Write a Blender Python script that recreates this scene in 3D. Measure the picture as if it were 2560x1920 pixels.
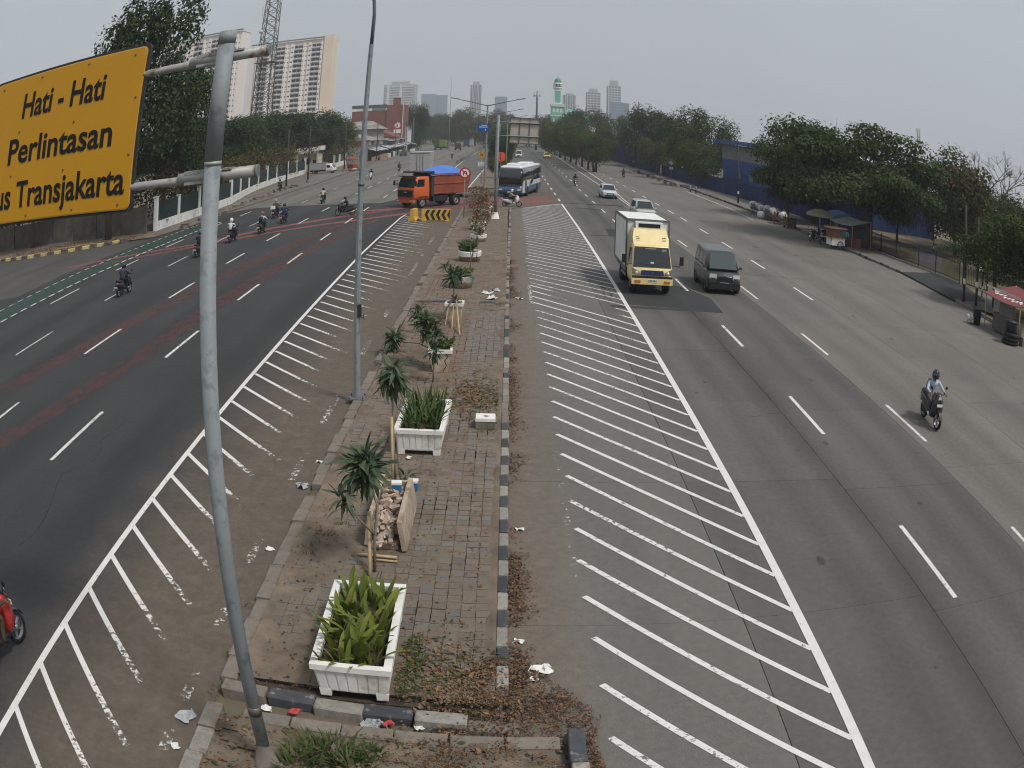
import bpy, bmesh, math, random
from mathutils import Vector, Matrix, Euler
R = math.radians
random.seed(7)
for o in list(bpy.data.objects): bpy.data.objects.remove(o)
SC = bpy.context.scene
COL = SC.collection
# ---------------------------------------------------------------- camera
cam = bpy.data.cameras.new('Camera')
cam.type = 'PANO'; cam.panorama_type = 'FISHEYE_LENS_POLYNOMIAL'   # the wide CCTV lens with its barrel curve
cam.sensor_width = 36.0; cam.sensor_height = 27.0; cam.sensor_fit = 'HORIZONTAL'
cam.fisheye_fov = R(120)
cam.fisheye_polynomial_k0 = 0.0
cam.fisheye_polynomial_k1 = -0.030278072
cam.fisheye_polynomial_k2 = -7.673808e-05
cam.fisheye_polynomial_k3 = -2.181216e-06
cam.fisheye_polynomial_k4 = -5.395359e-07
cam.clip_start = 0.1; cam.clip_end = 6000
camo = bpy.data.objects.new('Camera', cam); COL.objects.link(camo)
cr, cf, cu = (0.99964954, -0.00206541, 0.02639179), (0.00924542, 0.96141364, -0.27495153), (-0.02480554, 0.27509917, 0.9610958)
camo.matrix_world = Matrix(((cr[0], cu[0], -cf[0], 0), (cr[1], cu[1], -cf[1], 0), (cr[2], cu[2], -cf[2], 7.0), (0, 0, 0, 1)))
SC.camera = camo
# ---------------------------------------------------------------- sky, sun, exposure
SUN_EL, SUN_AZ = R(56), R(128)          # azimuth clockwise from +Y
W = bpy.data.worlds.new('World'); SC.world = W; W.use_nodes = True
wn, wl = W.node_tree.nodes, W.node_tree.links
bg = wn['Background']
sky = wn.new('ShaderNodeTexSky'); sky.sky_type = 'NISHITA'; sky.sun_disc = False
sky.sun_elevation = SUN_EL; sky.sun_rotation = SUN_AZ; sky.dust_density = 6.0; sky.air_density = 1.6; sky.ozone_density = 1.0
hs = wn.new('ShaderNodeHueSaturation'); hs.inputs['Saturation'].default_value = 0.25
mx = wn.new('ShaderNodeMixRGB'); mx.inputs['Fac'].default_value = 0.86; mx.inputs['Color2'].default_value = (3.7, 4.05, 4.36, 1)   # flat overcast cloud
wl.new(sky.outputs[0], hs.inputs['Color']); wl.new(hs.outputs[0], mx.inputs['Color1']); tcw = wn.new('ShaderNodeTexCoord'); cn = wn.new('ShaderNodeTexNoise'); cn.inputs['Scale'].default_value = 2.2; cn.inputs['Detail'].default_value = 5; wl.new(tcw.outputs['Generated'], cn.inputs['Vector'])
crr = wn.new('ShaderNodeMapRange'); crr.inputs['From Min'].default_value = 0.3; crr.inputs['From Max'].default_value = 0.7; crr.inputs['To Min'].default_value = 0.95; crr.inputs['To Max'].default_value = 1.05; wl.new(cn.outputs['Fac'], crr.inputs['Value'])
csc = wn.new('ShaderNodeVectorMath'); csc.operation = 'SCALE'; wl.new(mx.outputs[0], csc.inputs[0]); wl.new(crr.outputs[0], csc.inputs['Scale']); wl.new(csc.outputs[0], bg.inputs['Color'])   # faint cloud structure
bg.inputs['Strength'].default_value = 0.1
sl = bpy.data.lights.new('Sun', 'SUN'); sl.energy = 2.0; sl.angle = R(11); sl.color = (1.0, 0.96, 0.9)
so = bpy.data.objects.new('Sun', sl); COL.objects.link(so)
sd = Vector((math.sin(SUN_AZ) * math.cos(SUN_EL), math.cos(SUN_AZ) * math.cos(SUN_EL), math.sin(SUN_EL)))
so.rotation_euler = sd.to_track_quat('Z', 'Y').to_euler(); so.location = (0, 0, 200)
vs = SC.view_settings
vs.view_transform = 'Standard'; vs.look = 'None'; vs.gamma = 1.0; vs.use_curve_mapping = False; vs.exposure = 0.36
SC.render.engine = 'CYCLES'
cy = SC.cycles
cy.use_denoising = True; cy.max_bounces = 5; cy.diffuse_bounces = 2; cy.glossy_bounces = 2; cy.transmission_bounces = 2; cy.transparent_max_bounces = 8; cy.volume_bounces = 0
cy.filter_width = 1.1; cy.use_adaptive_sampling = True; cy.adaptive_threshold = 0.02
cy.caustics_reflective = False; cy.caustics_refractive = False
# ---------------------------------------------------------------- materials
MAT = {}
def mat(name, col, rough=0.8, var=0.15, vs=3.0, rand=0.0, bump=0.0, bs=30.0, metal=0.0, spec=0.3, col2=None, c2s=1.0, c2t=0.55, c2w=0.1, coat=0.0, emit=None):
    """Principled surface with noise-varied colour; col2 = stains / rust / dust patches with a shape of their own."""
    m = bpy.data.materials.new(name); m.use_nodes = True
    nt = m.node_tree; n, l = nt.nodes, nt.links
    b = n['Principled BSDF']
    b.inputs['Roughness'].default_value = rough; b.inputs['Metallic'].default_value = metal
    b.inputs['Specular IOR Level'].default_value = spec; b.inputs['Coat Weight'].default_value = coat; b.inputs['Coat Roughness'].default_value = 0.08
    if emit: b.inputs['Emission Color'].default_value = (*emit[:3], 1); b.inputs['Emission Strength'].default_value = emit[3]
    tc = n.new('ShaderNodeTexCoord')
    src = None
    rgb = n.new('ShaderNodeRGB'); rgb.outputs[0].default_value = (*col, 1); src = rgb.outputs[0]
    def noise(scale, det=4, rgh=0.6):
        t = n.new('ShaderNodeTexNoise'); t.inputs['Scale'].default_value = scale; t.inputs['Detail'].default_value = det; t.inputs['Roughness'].default_value = rgh
        l.new(tc.outputs['Object'], t.inputs['Vector']); return t
    def mulval(src, fac_socket, lo, hi):
        mr = n.new('ShaderNodeMapRange'); mr.inputs['To Min'].default_value = lo; mr.inputs['To Max'].default_value = hi
        mr.inputs['From Min'].default_value = 0.25 if fac_socket.node.bl_idname == 'ShaderNodeTexNoise' else 0.0
        mr.inputs['From Max'].default_value = 0.75 if fac_socket.node.bl_idname == 'ShaderNodeTexNoise' else 1.0
        l.new(fac_socket, mr.inputs['Value'])
        v = n.new('ShaderNodeVectorMath'); v.operation = 'SCALE'; l.new(src, v.inputs[0]); l.new(mr.outputs[0], v.inputs['Scale']); return v.outputs[0]
    if col2:
        t = noise(c2s, 6, 0.65); rp = n.new('ShaderNodeMapRange')
        rp.inputs['From Min'].default_value = c2t - c2w; rp.inputs['From Max'].default_value = c2t + c2w; l.new(t.outputs['Fac'], rp.inputs['Value'])
        mm = n.new('ShaderNodeMixRGB'); mm.inputs['Color2'].default_value = (*col2, 1); l.new(rp.outputs[0], mm.inputs['Fac']); l.new(src, mm.inputs['Color1']); src = mm.outputs[0]
    if var: src = mulval(src, noise(vs).outputs['Fac'], 1 - var, 1 + var)
    if rand:
        oi = n.new('ShaderNodeObjectInfo'); src = mulval(src, oi.outputs['Random'], 1 - rand, 1 + rand)
    l.new(src, b.inputs['Base Color'])
    if bump:
        t = noise(bs, 5, 0.7); bp = n.new('ShaderNodeBump'); bp.inputs['Strength'].default_value = bump; bp.inputs['Distance'].default_value = 0.02
        l.new(t.outputs['Fac'], bp.inputs['Height']); l.new(bp.outputs[0], b.inputs['Normal'])
    MAT[name] = m
    return m
def paint(name, col, rough=0.3, rand=0.0, dirt=0.12):
    return mat(name, col, rough, var=dirt, vs=2.5, rand=rand, spec=0.5, coat=0.35)
def glass(name, col=(0.012, 0.016, 0.018), rough=0.08):
    m = mat(name, col, rough, var=0, spec=0.6, coat=0.6); return m
# ---------------------------------------------------------------- mesh helpers
class MB:
    """Collects shapes; build() links them as ONE mesh object."""
    def __init__(s): s.v = []; s.f = []; s.m = []; s.mi = 0; s.sm = []; s.w = {}
    def add(s, vs, fs, mi=None, smooth=False):
        k = len(s.v); s.v += [tuple(p) for p in vs]
        for f in fs: s.f.append(tuple(i + k for i in f)); s.m.append(s.mi if mi is None else mi); s.sm.append(smooth)
        return k
    def quad(s, a, b, c, d, mi=None): return s.add([a, b, c, d], [(0, 1, 2, 3)], mi)
    def poly(s, pts, mi=None): return s.add(pts, [tuple(range(len(pts)))], mi)
    def box(s, c, d, rz=0.0, mi=None, rx=0.0, ry=0.0, taper=1.0):
        hx, hy, hz = d[0] / 2, d[1] / 2, d[2] / 2; t = taper
        vs = [Vector(p) for p in ((-hx, -hy, -hz), (hx, -hy, -hz), (hx, hy, -hz), (-hx, hy, -hz), (-hx * t, -hy * t, hz), (hx * t, -hy * t, hz), (hx * t, hy * t, hz), (-hx * t, hy * t, hz))]
        if rz or rx or ry: e = Euler((rx, ry, rz)).to_matrix(); vs = [e @ p for p in vs]
        c = Vector(c)
        return s.add([p + c for p in vs], [(0, 3, 2, 1), (4, 5, 6, 7), (0, 1, 5, 4), (1, 2, 6, 5), (2, 3, 7, 6), (3, 0, 4, 7)], mi)
    def bbox(s, x0, x1, y0, y1, z0, z1, mi=None): return s.box(((x0 + x1) / 2, (y0 + y1) / 2, (z0 + z1) / 2), (x1 - x0, y1 - y0, z1 - z0), mi=mi)
    def tube(s, pts, rad, n=10, mi=None, cap=True, smooth=True):
        pts = [Vector(p) for p in pts]
        if not isinstance(rad, (list, tuple)): rad = [rad] * len(pts)
        rings = []; vs = []; prev = None
        for i, p in enumerate(pts):
            t = (pts[min(i + 1, len(pts) - 1)] - pts[max(i - 1, 0)]).normalized()
            if prev is None:
                a = Vector((0, 0, 1)) if abs(t.z) < 0.9 else Vector((1, 0, 0)); u = t.cross(a).normalized()
            else:
                u = (prev - t * prev.dot(t)); u = u.normalized() if u.length > 1e-6 else t.orthogonal().normalized()
            prev = u; w = t.cross(u)
            vs += [p + (u * math.cos(2 * math.pi * k / n) + w * math.sin(2 * math.pi * k / n)) * rad[i] for k in range(n)]
        fs = []
        for i in range(len(pts) - 1):
            for k in range(n):
                a, b = i * n + k, i * n + (k + 1) % n; fs.append((a, b, b + n, a + n))
        k0 = s.add(vs, fs, mi, smooth)
        if cap:
            s.f.append(tuple(k0 + k for k in reversed(range(n)))); s.m.append(s.mi if mi is None else mi); s.sm.append(False)
            s.f.append(tuple(k0 + (len(pts) - 1) * n + k for k in range(n))); s.m.append(s.mi if mi is None else mi); s.sm.append(False)
    def lathe(s, prof, c=(0, 0, 0), n=16, axis='z', mi=None, smooth=True):
        vs = []; c = Vector(c)
        for r, z in prof:
            for k in range(n):
                a = 2 * math.pi * k / n; x, y = r * math.cos(a), r * math.sin(a)
                vs.append(c + (Vector((x, y, z)) if axis == 'z' else Vector((z, x, y)) if axis == 'x' else Vector((x, z, y))))
        fs = []
        for i in range(len(prof) - 1):
            for k in range(n):
                a, b = i * n + k, i * n + (k + 1) % n; fs.append((a, b, b + n, a + n) if axis != 'y' else (a, a + n, b + n, b))
        s.add(vs, fs, mi, smooth)
    def loft(s, rings, mi=None, smooth=True, cap=True):
        n = len(rings[0]); vs = [p for r in rings for p in r]; fs = []
        for i in range(len(rings) - 1):
            for k in range(n):
                a, b = i * n + k, i * n + (k + 1) % n; fs.append((a, b, b + n, a + n))
        k0 = s.add(vs, fs, mi, smooth)
        if cap:
            for idx, rev in ((0, True), (len(rings) - 1, False)):
                q = [k0 + idx * n + k for k in range(n)]
                s.f.append(tuple(reversed(q)) if rev else tuple(q)); s.m.append(s.mi if mi is None else mi); s.sm.append(False)
    def mesh(s, name, mats, fix=True):
        me = bpy.data.meshes.new(name); me.from_pydata(s.v, [], s.f)
        for m in (mats if isinstance(mats, (list, tuple)) else [mats]): me.materials.append(MAT[m] if isinstance(m, str) else m)
        me.polygons.foreach_set('material_index', s.m); me.polygons.foreach_set('use_smooth', s.sm)
        if fix:
            bm = bmesh.new(); bm.from_mesh(me); bmesh.ops.recalc_face_normals(bm, faces=bm.faces); bm.to_mesh(me); bm.free()
        me.update(); return me
    def build(s, name, mats, parent=None, loc=None, rz=0.0, fix=True, **tags):
        return obj(name, s.mesh(name, mats, fix), parent, loc, rz, **tags)
def tag(o, label=None, cat=None, group=None, kind=None):
    if label: o['label'] = label
    if cat: o['category'] = cat
    if group: o['group'] = group
    if kind: o['kind'] = kind
    return o
def obj(name, me, parent=None, loc=None, rz=0.0, **tags):
    o = bpy.data.objects.new(name, me); COL.objects.link(o)
    if parent is not None: o.parent = parent
    if loc is not None: o.location = loc
    if rz: o.rotation_euler = (0, 0, rz)
    return tag(o, **tags)
def thing(name, label, cat, loc=(0, 0, 0), rz=0.0, group=None):
    o = bpy.data.objects.new(name, None); COL.objects.link(o); o.empty_display_size = 0.3
    o.location = loc; o.rotation_euler = (0, 0, rz)
    return tag(o, label, cat, group)
KIDS = {}
def kids(o): return [c for c in bpy.data.objects if c.parent == o]
def copy_tree(o, parent=None, cache={}):
    c = o.copy(); COL.objects.link(c); c.parent = parent
    for ch in o.children: copy_tree(ch, c)
    return c
def dup(o, loc, rz=0.0, label=None, group=None, s=None, mats=None):
    c = copy_tree(o); c.location = loc; c.rotation_euler = (0, 0, rz)
    if s is not None: c.scale = (s, s, s) if not isinstance(s, (tuple, list)) else s
    if label: c['label'] = label
    if group: c['group'] = group
    if mats: recolour(c, mats)
    return c
def recolour(o, mats):
    """swap materials on one copy only: {old name: new name}"""
    st = [o]
    while st:
        q = st.pop(); st += list(q.children)
        if q.type == 'MESH':
            for sl_ in q.material_slots:
                if sl_.material and sl_.material.name in mats:
                    new = MAT[mats[sl_.material.name]]; sl_.link = 'OBJECT'; sl_.material = new
def flat(name, pts, z, m, parent=None, **tags):
    b = MB(); b.poly([(x, y, z) for x, y in pts]); return b.build(name, m, parent, fix=False, **tags)
def text_mesh(body, size, name='text', bold=0.0, align='CENTER'):
    cu = bpy.data.curves.new(name, 'FONT'); cu.body = body; cu.size = size; cu.align_x = align; cu.align_y = 'CENTER'; cu.offset = bold; cu.extrude = 0.002; cu.resolution_u = 3
    o = bpy.data.objects.new(name, cu); COL.objects.link(o)
    bpy.context.view_layer.update()
    me = bpy.data.meshes.new_from_object(o.evaluated_get(bpy.context.evaluated_depsgraph_get()))
    bpy.data.objects.remove(o); bpy.data.curves.remove(cu); return me
# ================================================================ ground and roads
def road_mat(name, col, col_dark, dust=None, dust_x=None, tracks=None, grain=0.35, rand=0.0, rough=0.85, seep=()):
    """Road surface: fine aggregate, large patchy wear, tyre-polished tracks along Y, dust banked against the median."""
    m = bpy.data.materials.new(name); m.use_nodes = True; nt = m.node_tree; n, l = nt.nodes, nt.links
    b = n['Principled BSDF']; b.inputs['Roughness'].default_value = rough; b.inputs['Specular IOR Level'].default_value = 0.25
    g = n.new('ShaderNodeNewGeometry'); sx = n.new('ShaderNodeSeparateXYZ'); l.new(g.outputs['Position'], sx.inputs[0])
    mp = n.new('ShaderNodeMapping'); mp.inputs['Scale'].default_value = (1, 0.12, 1); l.new(g.outputs['Position'], mp.inputs['Vector'])
    def noise(scale, vec=None, det=4, rr=0.6):
        t = n.new('ShaderNodeTexNoise'); t.inputs['Scale'].default_value = scale; t.inputs['Detail'].default_value = det; t.inputs['Roughness'].default_value = rr
        l.new(vec or g.outputs['Position'], t.inputs['Vector']); return t.outputs['Fac']
    def rng(v, a, c, lo=0.0, hi=1.0):
        r = n.new('ShaderNodeMapRange'); r.inputs['From Min'].default_value = a; r.inputs['From Max'].default_value = c; r.inputs['To Min'].default_value = lo; r.inputs['To Max'].default_value = hi
        l.new(v, r.inputs['Value']); return r.outputs[0]
    def mix(f, a, c):
        q = n.new('ShaderNodeMixRGB'); l.new(f, q.inputs['Fac'])
        if isinstance(a, tuple): q.inputs['Color1'].default_value = (*a, 1)
        else: l.new(a, q.inputs['Color1'])
        if isinstance(c, tuple): q.inputs['Color2'].default_value = (*c, 1)
        else: l.new(c, q.inputs['Color2'])
        return q.outputs[0]
    def math_(op, a, c):
        q = n.new('ShaderNodeMath'); q.operation = op
        for i, s in enumerate((a, c)):
            if isinstance(s, (int, float)): q.inputs[i].default_value = s
            else: l.new(s, q.inputs[i])
        return q.outputs[0]
    cur = mix(rng(noise(0.5, mp.outputs[0], 6, 0.65), 0.35, 0.68), col, col_dark)
    cur = mix(math_('MULTIPLY', rng(noise(0.22, None, 5), 0.5, 0.75), 0.45), cur, tuple(c * 1.25 for c in col))
    if tracks:      # darker tyre tracks: centres, half width, strength
        x0, period, strength = tracks
        xx = math_('ADD', sx.outputs['X'], math_('MULTIPLY', noise(0.15), 1.2))
        ph = math_('SINE', math_('MULTIPLY', math_('SUBTRACT', xx, x0), 2 * math.pi / period), 0)
        f = math_('MULTIPLY', rng(ph, 0.0, 0.9), rng(noise(0.4, mp.outputs[0]), 0.3, 0.6, 0.35, 1.0))
        cur = mix(math_('MULTIPLY', f, strength), cur, tuple(c * 0.55 for c in col_dark))
    for sx0, hw, st_ in seep:      # oil and rubber darkening a wheel path
        d = math_('ABSOLUTE', math_('SUBTRACT', math_('ADD', sx.outputs['X'], math_('MULTIPLY', math_('SUBTRACT', noise(0.35, mp.outputs[0]), 0.5), hw * 1.4)), sx0), 0)
        cur = mix(math_('MULTIPLY', math_('MULTIPLY', rng(d, hw, 0.0), st_), rng(noise(0.3, mp.outputs[0]), 0.3, 0.6, 0.55, 1.0)), cur, tuple(c * 0.42 for c in col_dark))
    if dust:
        a, c = dust_x
        xx = math_('ADD', sx.outputs['X'], math_('MULTIPLY', math_('SUBTRACT', noise(0.9, None, 6), 0.5), 2.2 if abs(c - a) > 1.2 else 1.0))
        cur = mix(math_('MULTIPLY', rng(xx, a, c), 0.92), cur, mix(rng(noise(2.5, None, 6, .7), 0.35, 0.7), dust, tuple(q * 0.72 for q in dust)))
    v0 = n.new('ShaderNodeVectorMath'); v0.operation = 'SCALE'; l.new(cur, v0.inputs[0]); l.new(rng(noise(7, None, 5, 0.7), 0.3, 0.7, 0.86, 1.14), v0.inputs['Scale']); cur = v0.outputs[0]
    sp = noise(55, None, 2, 0.8)
    v = n.new('ShaderNodeVectorMath'); v.operation = 'SCALE'; l.new(cur, v.inputs[0]); l.new(rng(sp, 0.3, 0.7, 1 - grain, 1 + grain), v.inputs['Scale'])
    cur = v.outputs[0]
    # loose specks and pock marks
    vo = n.new('ShaderNodeTexVoronoi'); vo.inputs['Scale'].default_value = 5.5; l.new(g.outputs['Position'], vo.inputs['Vector'])
    cur = mix(math_('MULTIPLY', rng(vo.outputs['Distance'], 0.07, 0.035), rng(noise(1.3), 0.5, 0.6)), cur, tuple(c * 0.35 for c in col_dark))
    if rand:
        oi = n.new('ShaderNodeObjectInfo'); v = n.new('ShaderNodeVectorMath'); v.operation = 'SCALE'; l.new(cur, v.inputs[0]); l.new(rng(oi.outputs['Random'], 0, 1, 1 - rand, 1 + rand), v.inputs['Scale']); cur = v.outputs[0]
    l.new(cur, b.inputs['Base Color'])
    bp = n.new('ShaderNodeBump'); bp.inputs['Strength'].default_value = 0.25; bp.inputs['Distance'].default_value = 0.01; l.new(noise(60, None, 3), bp.inputs['Height']); l.new(bp.outputs[0], b.inputs['Normal'])
    MAT[name] = m; return m
def worn_paint(name, col, amount=0.42, scale=9.0, alpha=1.0):
    """Road paint worn through by traffic: a noise mask plus the 'wear' of each stripe opens holes to the road below."""
    m = bpy.data.materials.new(name); m.use_nodes = True; n, l = m.node_tree.nodes, m.node_tree.links
    b = n['Principled BSDF']; b.inputs['Roughness'].default_value = 0.7; b.inputs['Specular IOR Level'].default_value = 0.3
    g = n.new('ShaderNodeNewGeometry')
    def noise(sc, d=5):
        t = n.new('ShaderNodeTexNoise'); t.inputs['Scale'].default_value = sc; t.inputs['Detail'].default_value = d; t.inputs['Roughness'].default_value = 0.7; l.new(g.outputs['Position'], t.inputs['Vector']); return t.outputs['Fac']
    at = n.new('ShaderNodeAttribute'); at.attribute_name = 'wear'
    ad = n.new('ShaderNodeMath'); ad.operation = 'ADD'; l.new(noise(scale), ad.inputs[0]); l.new(at.outputs['Fac'], ad.inputs[1])
    ad2 = n.new('ShaderNodeMath'); ad2.operation = 'MULTIPLY_ADD'; l.new(noise(0.8), ad2.inputs[0]); ad2.inputs[1].default_value = 0.25; l.new(ad.outputs[0], ad2.inputs[2])
    r = n.new('ShaderNodeMapRange'); r.inputs['From Min'].default_value = 0.88 - amount * 0.3; r.inputs['From Max'].default_value = 0.98 - amount * 0.3; l.new(ad2.outputs[0], r.inputs['Value'])
    mr = n.new('ShaderNodeMapRange'); mr.inputs['To Min'].default_value = 0.78; mr.inputs['To Max'].default_value = 1.12; l.new(noise(3.0), mr.inputs['Value'])
    v = n.new('ShaderNodeVectorMath'); v.operation = 'SCALE'; v.inputs[0].default_value = col; l.new(mr.outputs[0], v.inputs['Scale']); l.new(v.outputs[0], b.inputs['Base Color'])
    tr = n.new('ShaderNodeBsdfTransparent'); ms = n.new('ShaderNodeMixShader'); r.inputs['To Min'].default_value = 1 - alpha; l.new(r.outputs[0], ms.inputs['Fac']); l.new(b.outputs[0], ms.inputs[1]); l.new(tr.outputs[0], ms.inputs[2])
    l.new(ms.outputs[0], n['Material Output'].inputs['Surface']); MAT[name] = m
def band(name, m, pts, w, z, parent, wear=(0.0, 0.0), seg=0.8):
    """a painted strip along a polyline, width w (or (w0, w1)), with a wear value running from start to end"""
    if not isinstance(w, tuple): w = (w, w)
    P = [Vector((x, y, 0)) for x, y in pts]; Q = []
    for a, b_ in zip(P, P[1:]):
        k = max(1, int((b_ - a).length / seg)); Q += [a.lerp(b_, i / k) for i in range(k)]
    Q.append(P[-1]); vs, fs, wr = [], [], []; N = len(Q) - 1
    for i, p in enumerate(Q):
        t = (Q[min(i + 1, N)] - Q[max(i - 1, 0)]).normalized(); s = Vector((-t.y, t.x, 0)); ww = w[0] + (w[1] - w[0]) * i / N
        vs += [(*(p + s * ww / 2).xy, z), (*(p - s * ww / 2).xy, z)]; k = wear[0] + (wear[1] - wear[0]) * i / N; wr += [k, k]
        if i: a = 2 * i; fs.append((a - 2, a - 1, a + 1, a))
    me = bpy.data.meshes.new(name); me.from_pydata(vs, [], fs); me.materials.append(MAT[m])
    at = me.attributes.new('wear', 'FLOAT', 'POINT'); at.data.foreach_set('value', wr); me.update()
    return obj(name, me, parent)

mat('earth', (0.13, 0.10, 0.075), 0.95, var=0.35, vs=0.3, col2=(0.09, 0.10, 0.045), c2s=0.12, c2t=0.52, bump=0.3, bs=6)
road_mat('asphalt_left', (0.046, 0.046, 0.046), (0.034, 0.035, 0.036), dust=(0.135, 0.108, 0.084), dust_x=(-7.9, -5.4), tracks=(-13.0, 4.05, 0.35), grain=0.3)
road_mat('concrete_left', (0.16, 0.15, 0.135), (0.12, 0.114, 0.105), tracks=(-13.2, 4.05, 0.45), grain=0.15)
road_mat('concrete_right', (0.118, 0.113, 0.106), (0.088, 0.085, 0.08), grain=0.3, rand=0.06, seep=((7.5, .75, .75), (6.1, .6, .35), (9.3, .7, .4), (10.6, .6, .35)))
road_mat('concrete_hatch', (0.145, 0.135, 0.123), (0.112, 0.105, 0.097), dust=(0.165, 0.13, 0.102), dust_x=(1.5, 0.4), grain=0.3, rand=0.03)
road_mat('concrete_right_pale', (0.165, 0.151, 0.136), (0.126, 0.117, 0.107), grain=0.2, rand=0.05, seep=((12.4, .8, .35), (14.0, .8, .3), (17.3, 1.0, .2)))
road_mat('asphalt_fresh', (0.045, 0.045, 0.047), (0.035, 0.035, 0.036), grain=0.3)
road_mat('joint_base', (0.06, 0.055, 0.05), (0.045, 0.042, 0.038), grain=0.3)
road_mat('bay_pave', (0.08, 0.076, 0.07), (0.055, 0.053, 0.051), grain=0.25)
road_mat('footpath_mat', (0.175, 0.162, 0.148), (0.115, 0.105, 0.095), grain=0.25, dust=None)
worn_paint('paint_white', (0.68, 0.655, 0.63), 0.5); worn_paint('paint_old', (0.62, 0.59, 0.56), 0.75)
worn_paint('paint_red', (0.34, 0.105, 0.11), 0.8, 3.0, 0.62); worn_paint('paint_red_faint', (0.16, 0.065, 0.065), 0.95, 1.6, 0.38); worn_paint('tar_stain', (0.03, 0.029, 0.028), 0.75, 2.2, 0.3); worn_paint('crack_tar', (0.03, 0.028, 0.026), 0.8, 4.0, 0.6); worn_paint('paint_green', (0.042, 0.082, 0.066), 0.7, 3.0, 0.68)

ground = flat('ground', [(-1390, -140), (1390, -140), (1390, 2390), (-1390, 2390)], -0.05, 'earth', kind='structure')
# --- left carriageway: dark asphalt up to the crossing, pale concrete beyond
road_l = flat('road_left', [(-70, -8), (-3.8, -8), (-3.8, 80), (-4.6, 104), (-8, 104), (-11.9, 85.1), (-24.7, 84.8), (-27.0, 81), (-26.6, 71), (-27.9, 63.6), (-30.1, 62.7), (-35, 59.3), (-43.5, 58.3), (-70, 57.5)], 0.0, 'asphalt_left', kind='structure')
road_lf = flat('road_left_concrete', [(-24.7, 84.8), (-11.9, 85.1), (-8, 104), (-7.0, 118), (-9.0, 150), (-10.4, 200), (-11.0, 300), (-11.5, 460), (-20, 620), (-40, 800), (-75, 800), (-49, 700), (-40.4, 480), (-34, 320), (-30.9, 211), (-27.5, 165), (-26.2, 120), (-26.4, 92), (-27.0, 81)], 0.0, 'concrete_left', kind='structure')
flat('bay_surface', [(-60, 28), (-28.2, 40), (-27.6, 62.5), (-30.3, 62.2), (-35, 59.0), (-60, 57.3)], 0.004, 'bay_pave', road_l)
crossing = flat('road_crossing', [(-3.8, 80), (1.0, 80), (5.2, 86.6), (5.2, 130), (0.6, 108), (-4.6, 104)], 0.0, 'asphalt_left', kind='structure')
# --- right carriageway: concrete slabs with open joints
road_r = flat('road_right', [(0.1, -8), (40, -8), (27, 40), (27.2, 66), (26.2, 100), (25.2, 190), (24.5, 260), (22, 420), (-2, 800), (-6, 800), (0.4, 350), (1.0, 130), (1.0, 80), (0.1, 60)], -0.03, 'joint_base', kind='structure')
XS = [0.14, 3.8, 7.5, 11.12, 15.3, 19.45, 23.0, 26.6]
for i in range(7):
    y = -6.0 + (0.4 if i >= 3 else 0.0) - (0.65 if i in (2,) else 0)
    k = 0
    L = 5.85
    while y < 86:
        x0, x1 = XS[i] + 0.007, XS[i + 1] - 0.007
        if i == 6: x1 = 26.9 if y < 60 else 26.4
        b = MB(); w, h = x1 - x0, L - 0.011
        b.box((w / 2, h / 2, -0.02), (w, h, 0.04))
        o = b.build('slab', 'concrete_hatch' if i == 0 else 'concrete_right' if i < 3 else 'concrete_right_pale', road_r, (x0, y, random.uniform(-0.002, 0.002))); y += L; k += 1
far_r = flat('road_surface_far', [(1.0, y - 0.01 + 0.02), (26.3, y), (25.2, 190), (24.3, 260), (19.0, 420), (-3, 800), (-6, 800), (0.4, 350), (1.0, 130)], -0.001, 'concrete_right', road_r)
flat('frontage_surface', [(12.0, y + 0.02), (26.3, y + 0.02), (25.2, 190), (24.3, 260), (19.0, 420), (17.5, 420), (15.0, 205), (13.2, 130)], 0.003, 'concrete_right_pale', road_r)
road_rn = flat('road_surface_edge', [(26.9, -6), (40, -6), (27.9, 40), (27.3, 60), (26.9, 60)], -0.001, 'concrete_right_pale', road_r)
# bitumen patches
for pts in ([(4.98, 36.6), (8.9, 36.05), (9.05, 39), (8.3, 41.4), (7.8, 42.2), (5.1, 42.0)], [(6.8, 60.9), (10.5, 60.6), (10.4, 65.4), (7.05, 65.6)], [(5.4, 60.7), (6.8, 60.9), (6.9, 61.3), (5.4, 61.15)], [(6.2, 82.2), (8.3, 80.9), (8.5, 82), (7.4, 83.2)], [(4.2, 35.9), (8.9, 35.75), (8.9, 36.1), (4.2, 36.35)]):
    flat('patch', pts, 0.005, 'asphalt_fresh', road_r)
# --- markings, left
ZM = 0.008
band('edge_line', 'paint_white', [(-6.95, 3), (-6.98, 7), (-7.2, 17), (-7.45, 27.5), (-7.75, 38.5), (-8.05, 50), (-8.2, 62), (-8.28, 70.5), (-8.15, 73)], 0.135, ZM + 0.002, road_l, (0.0, 0.02))
for i in range(51):
    y0 = 4.3 + 1.372 * i
    if y0 > 72: break
    x0 = -6.9 - 0.0165 * y0
    ln = (2.35 if y0 < 40 else 2.9) + random.uniform(-0.25, 0.25)
    band('hatch_stripe', 'paint_white', [(x0, y0), (x0 + ln, y0 - ln * (1.2 if y0 < 20 else 1.16))], 0.11, ZM, road_l, (-0.16 + random.uniform(-.04, .06), 0.26), 0.3)
for y0, y1 in ((7.2, 7.9), (8.5, 9.4), (10.7, 11.4), (13, 14.2), (16.9, 18.5), (20.6, 23.0), (27.3, 29.2), (33, 34.5), (42.4, 47.4), (49, 50), (54, 59.3)):
    band('old_line', 'paint_old', [(-4.17 - 0.008 * y0, y0), (-4.17 - 0.008 * y1, y1)], 0.16, ZM, road_l, (0.12, 0.2), 0.4)
def row(xa, s, starts, ln, w, m, parent, wear=0.0):
    for y0 in starts: band('lane_dash', m, [(xa + s * y0, y0), (xa + s * (y0 + ln), y0 + ln)], w, ZM, parent, (wear, wear + 0.03))
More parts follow.
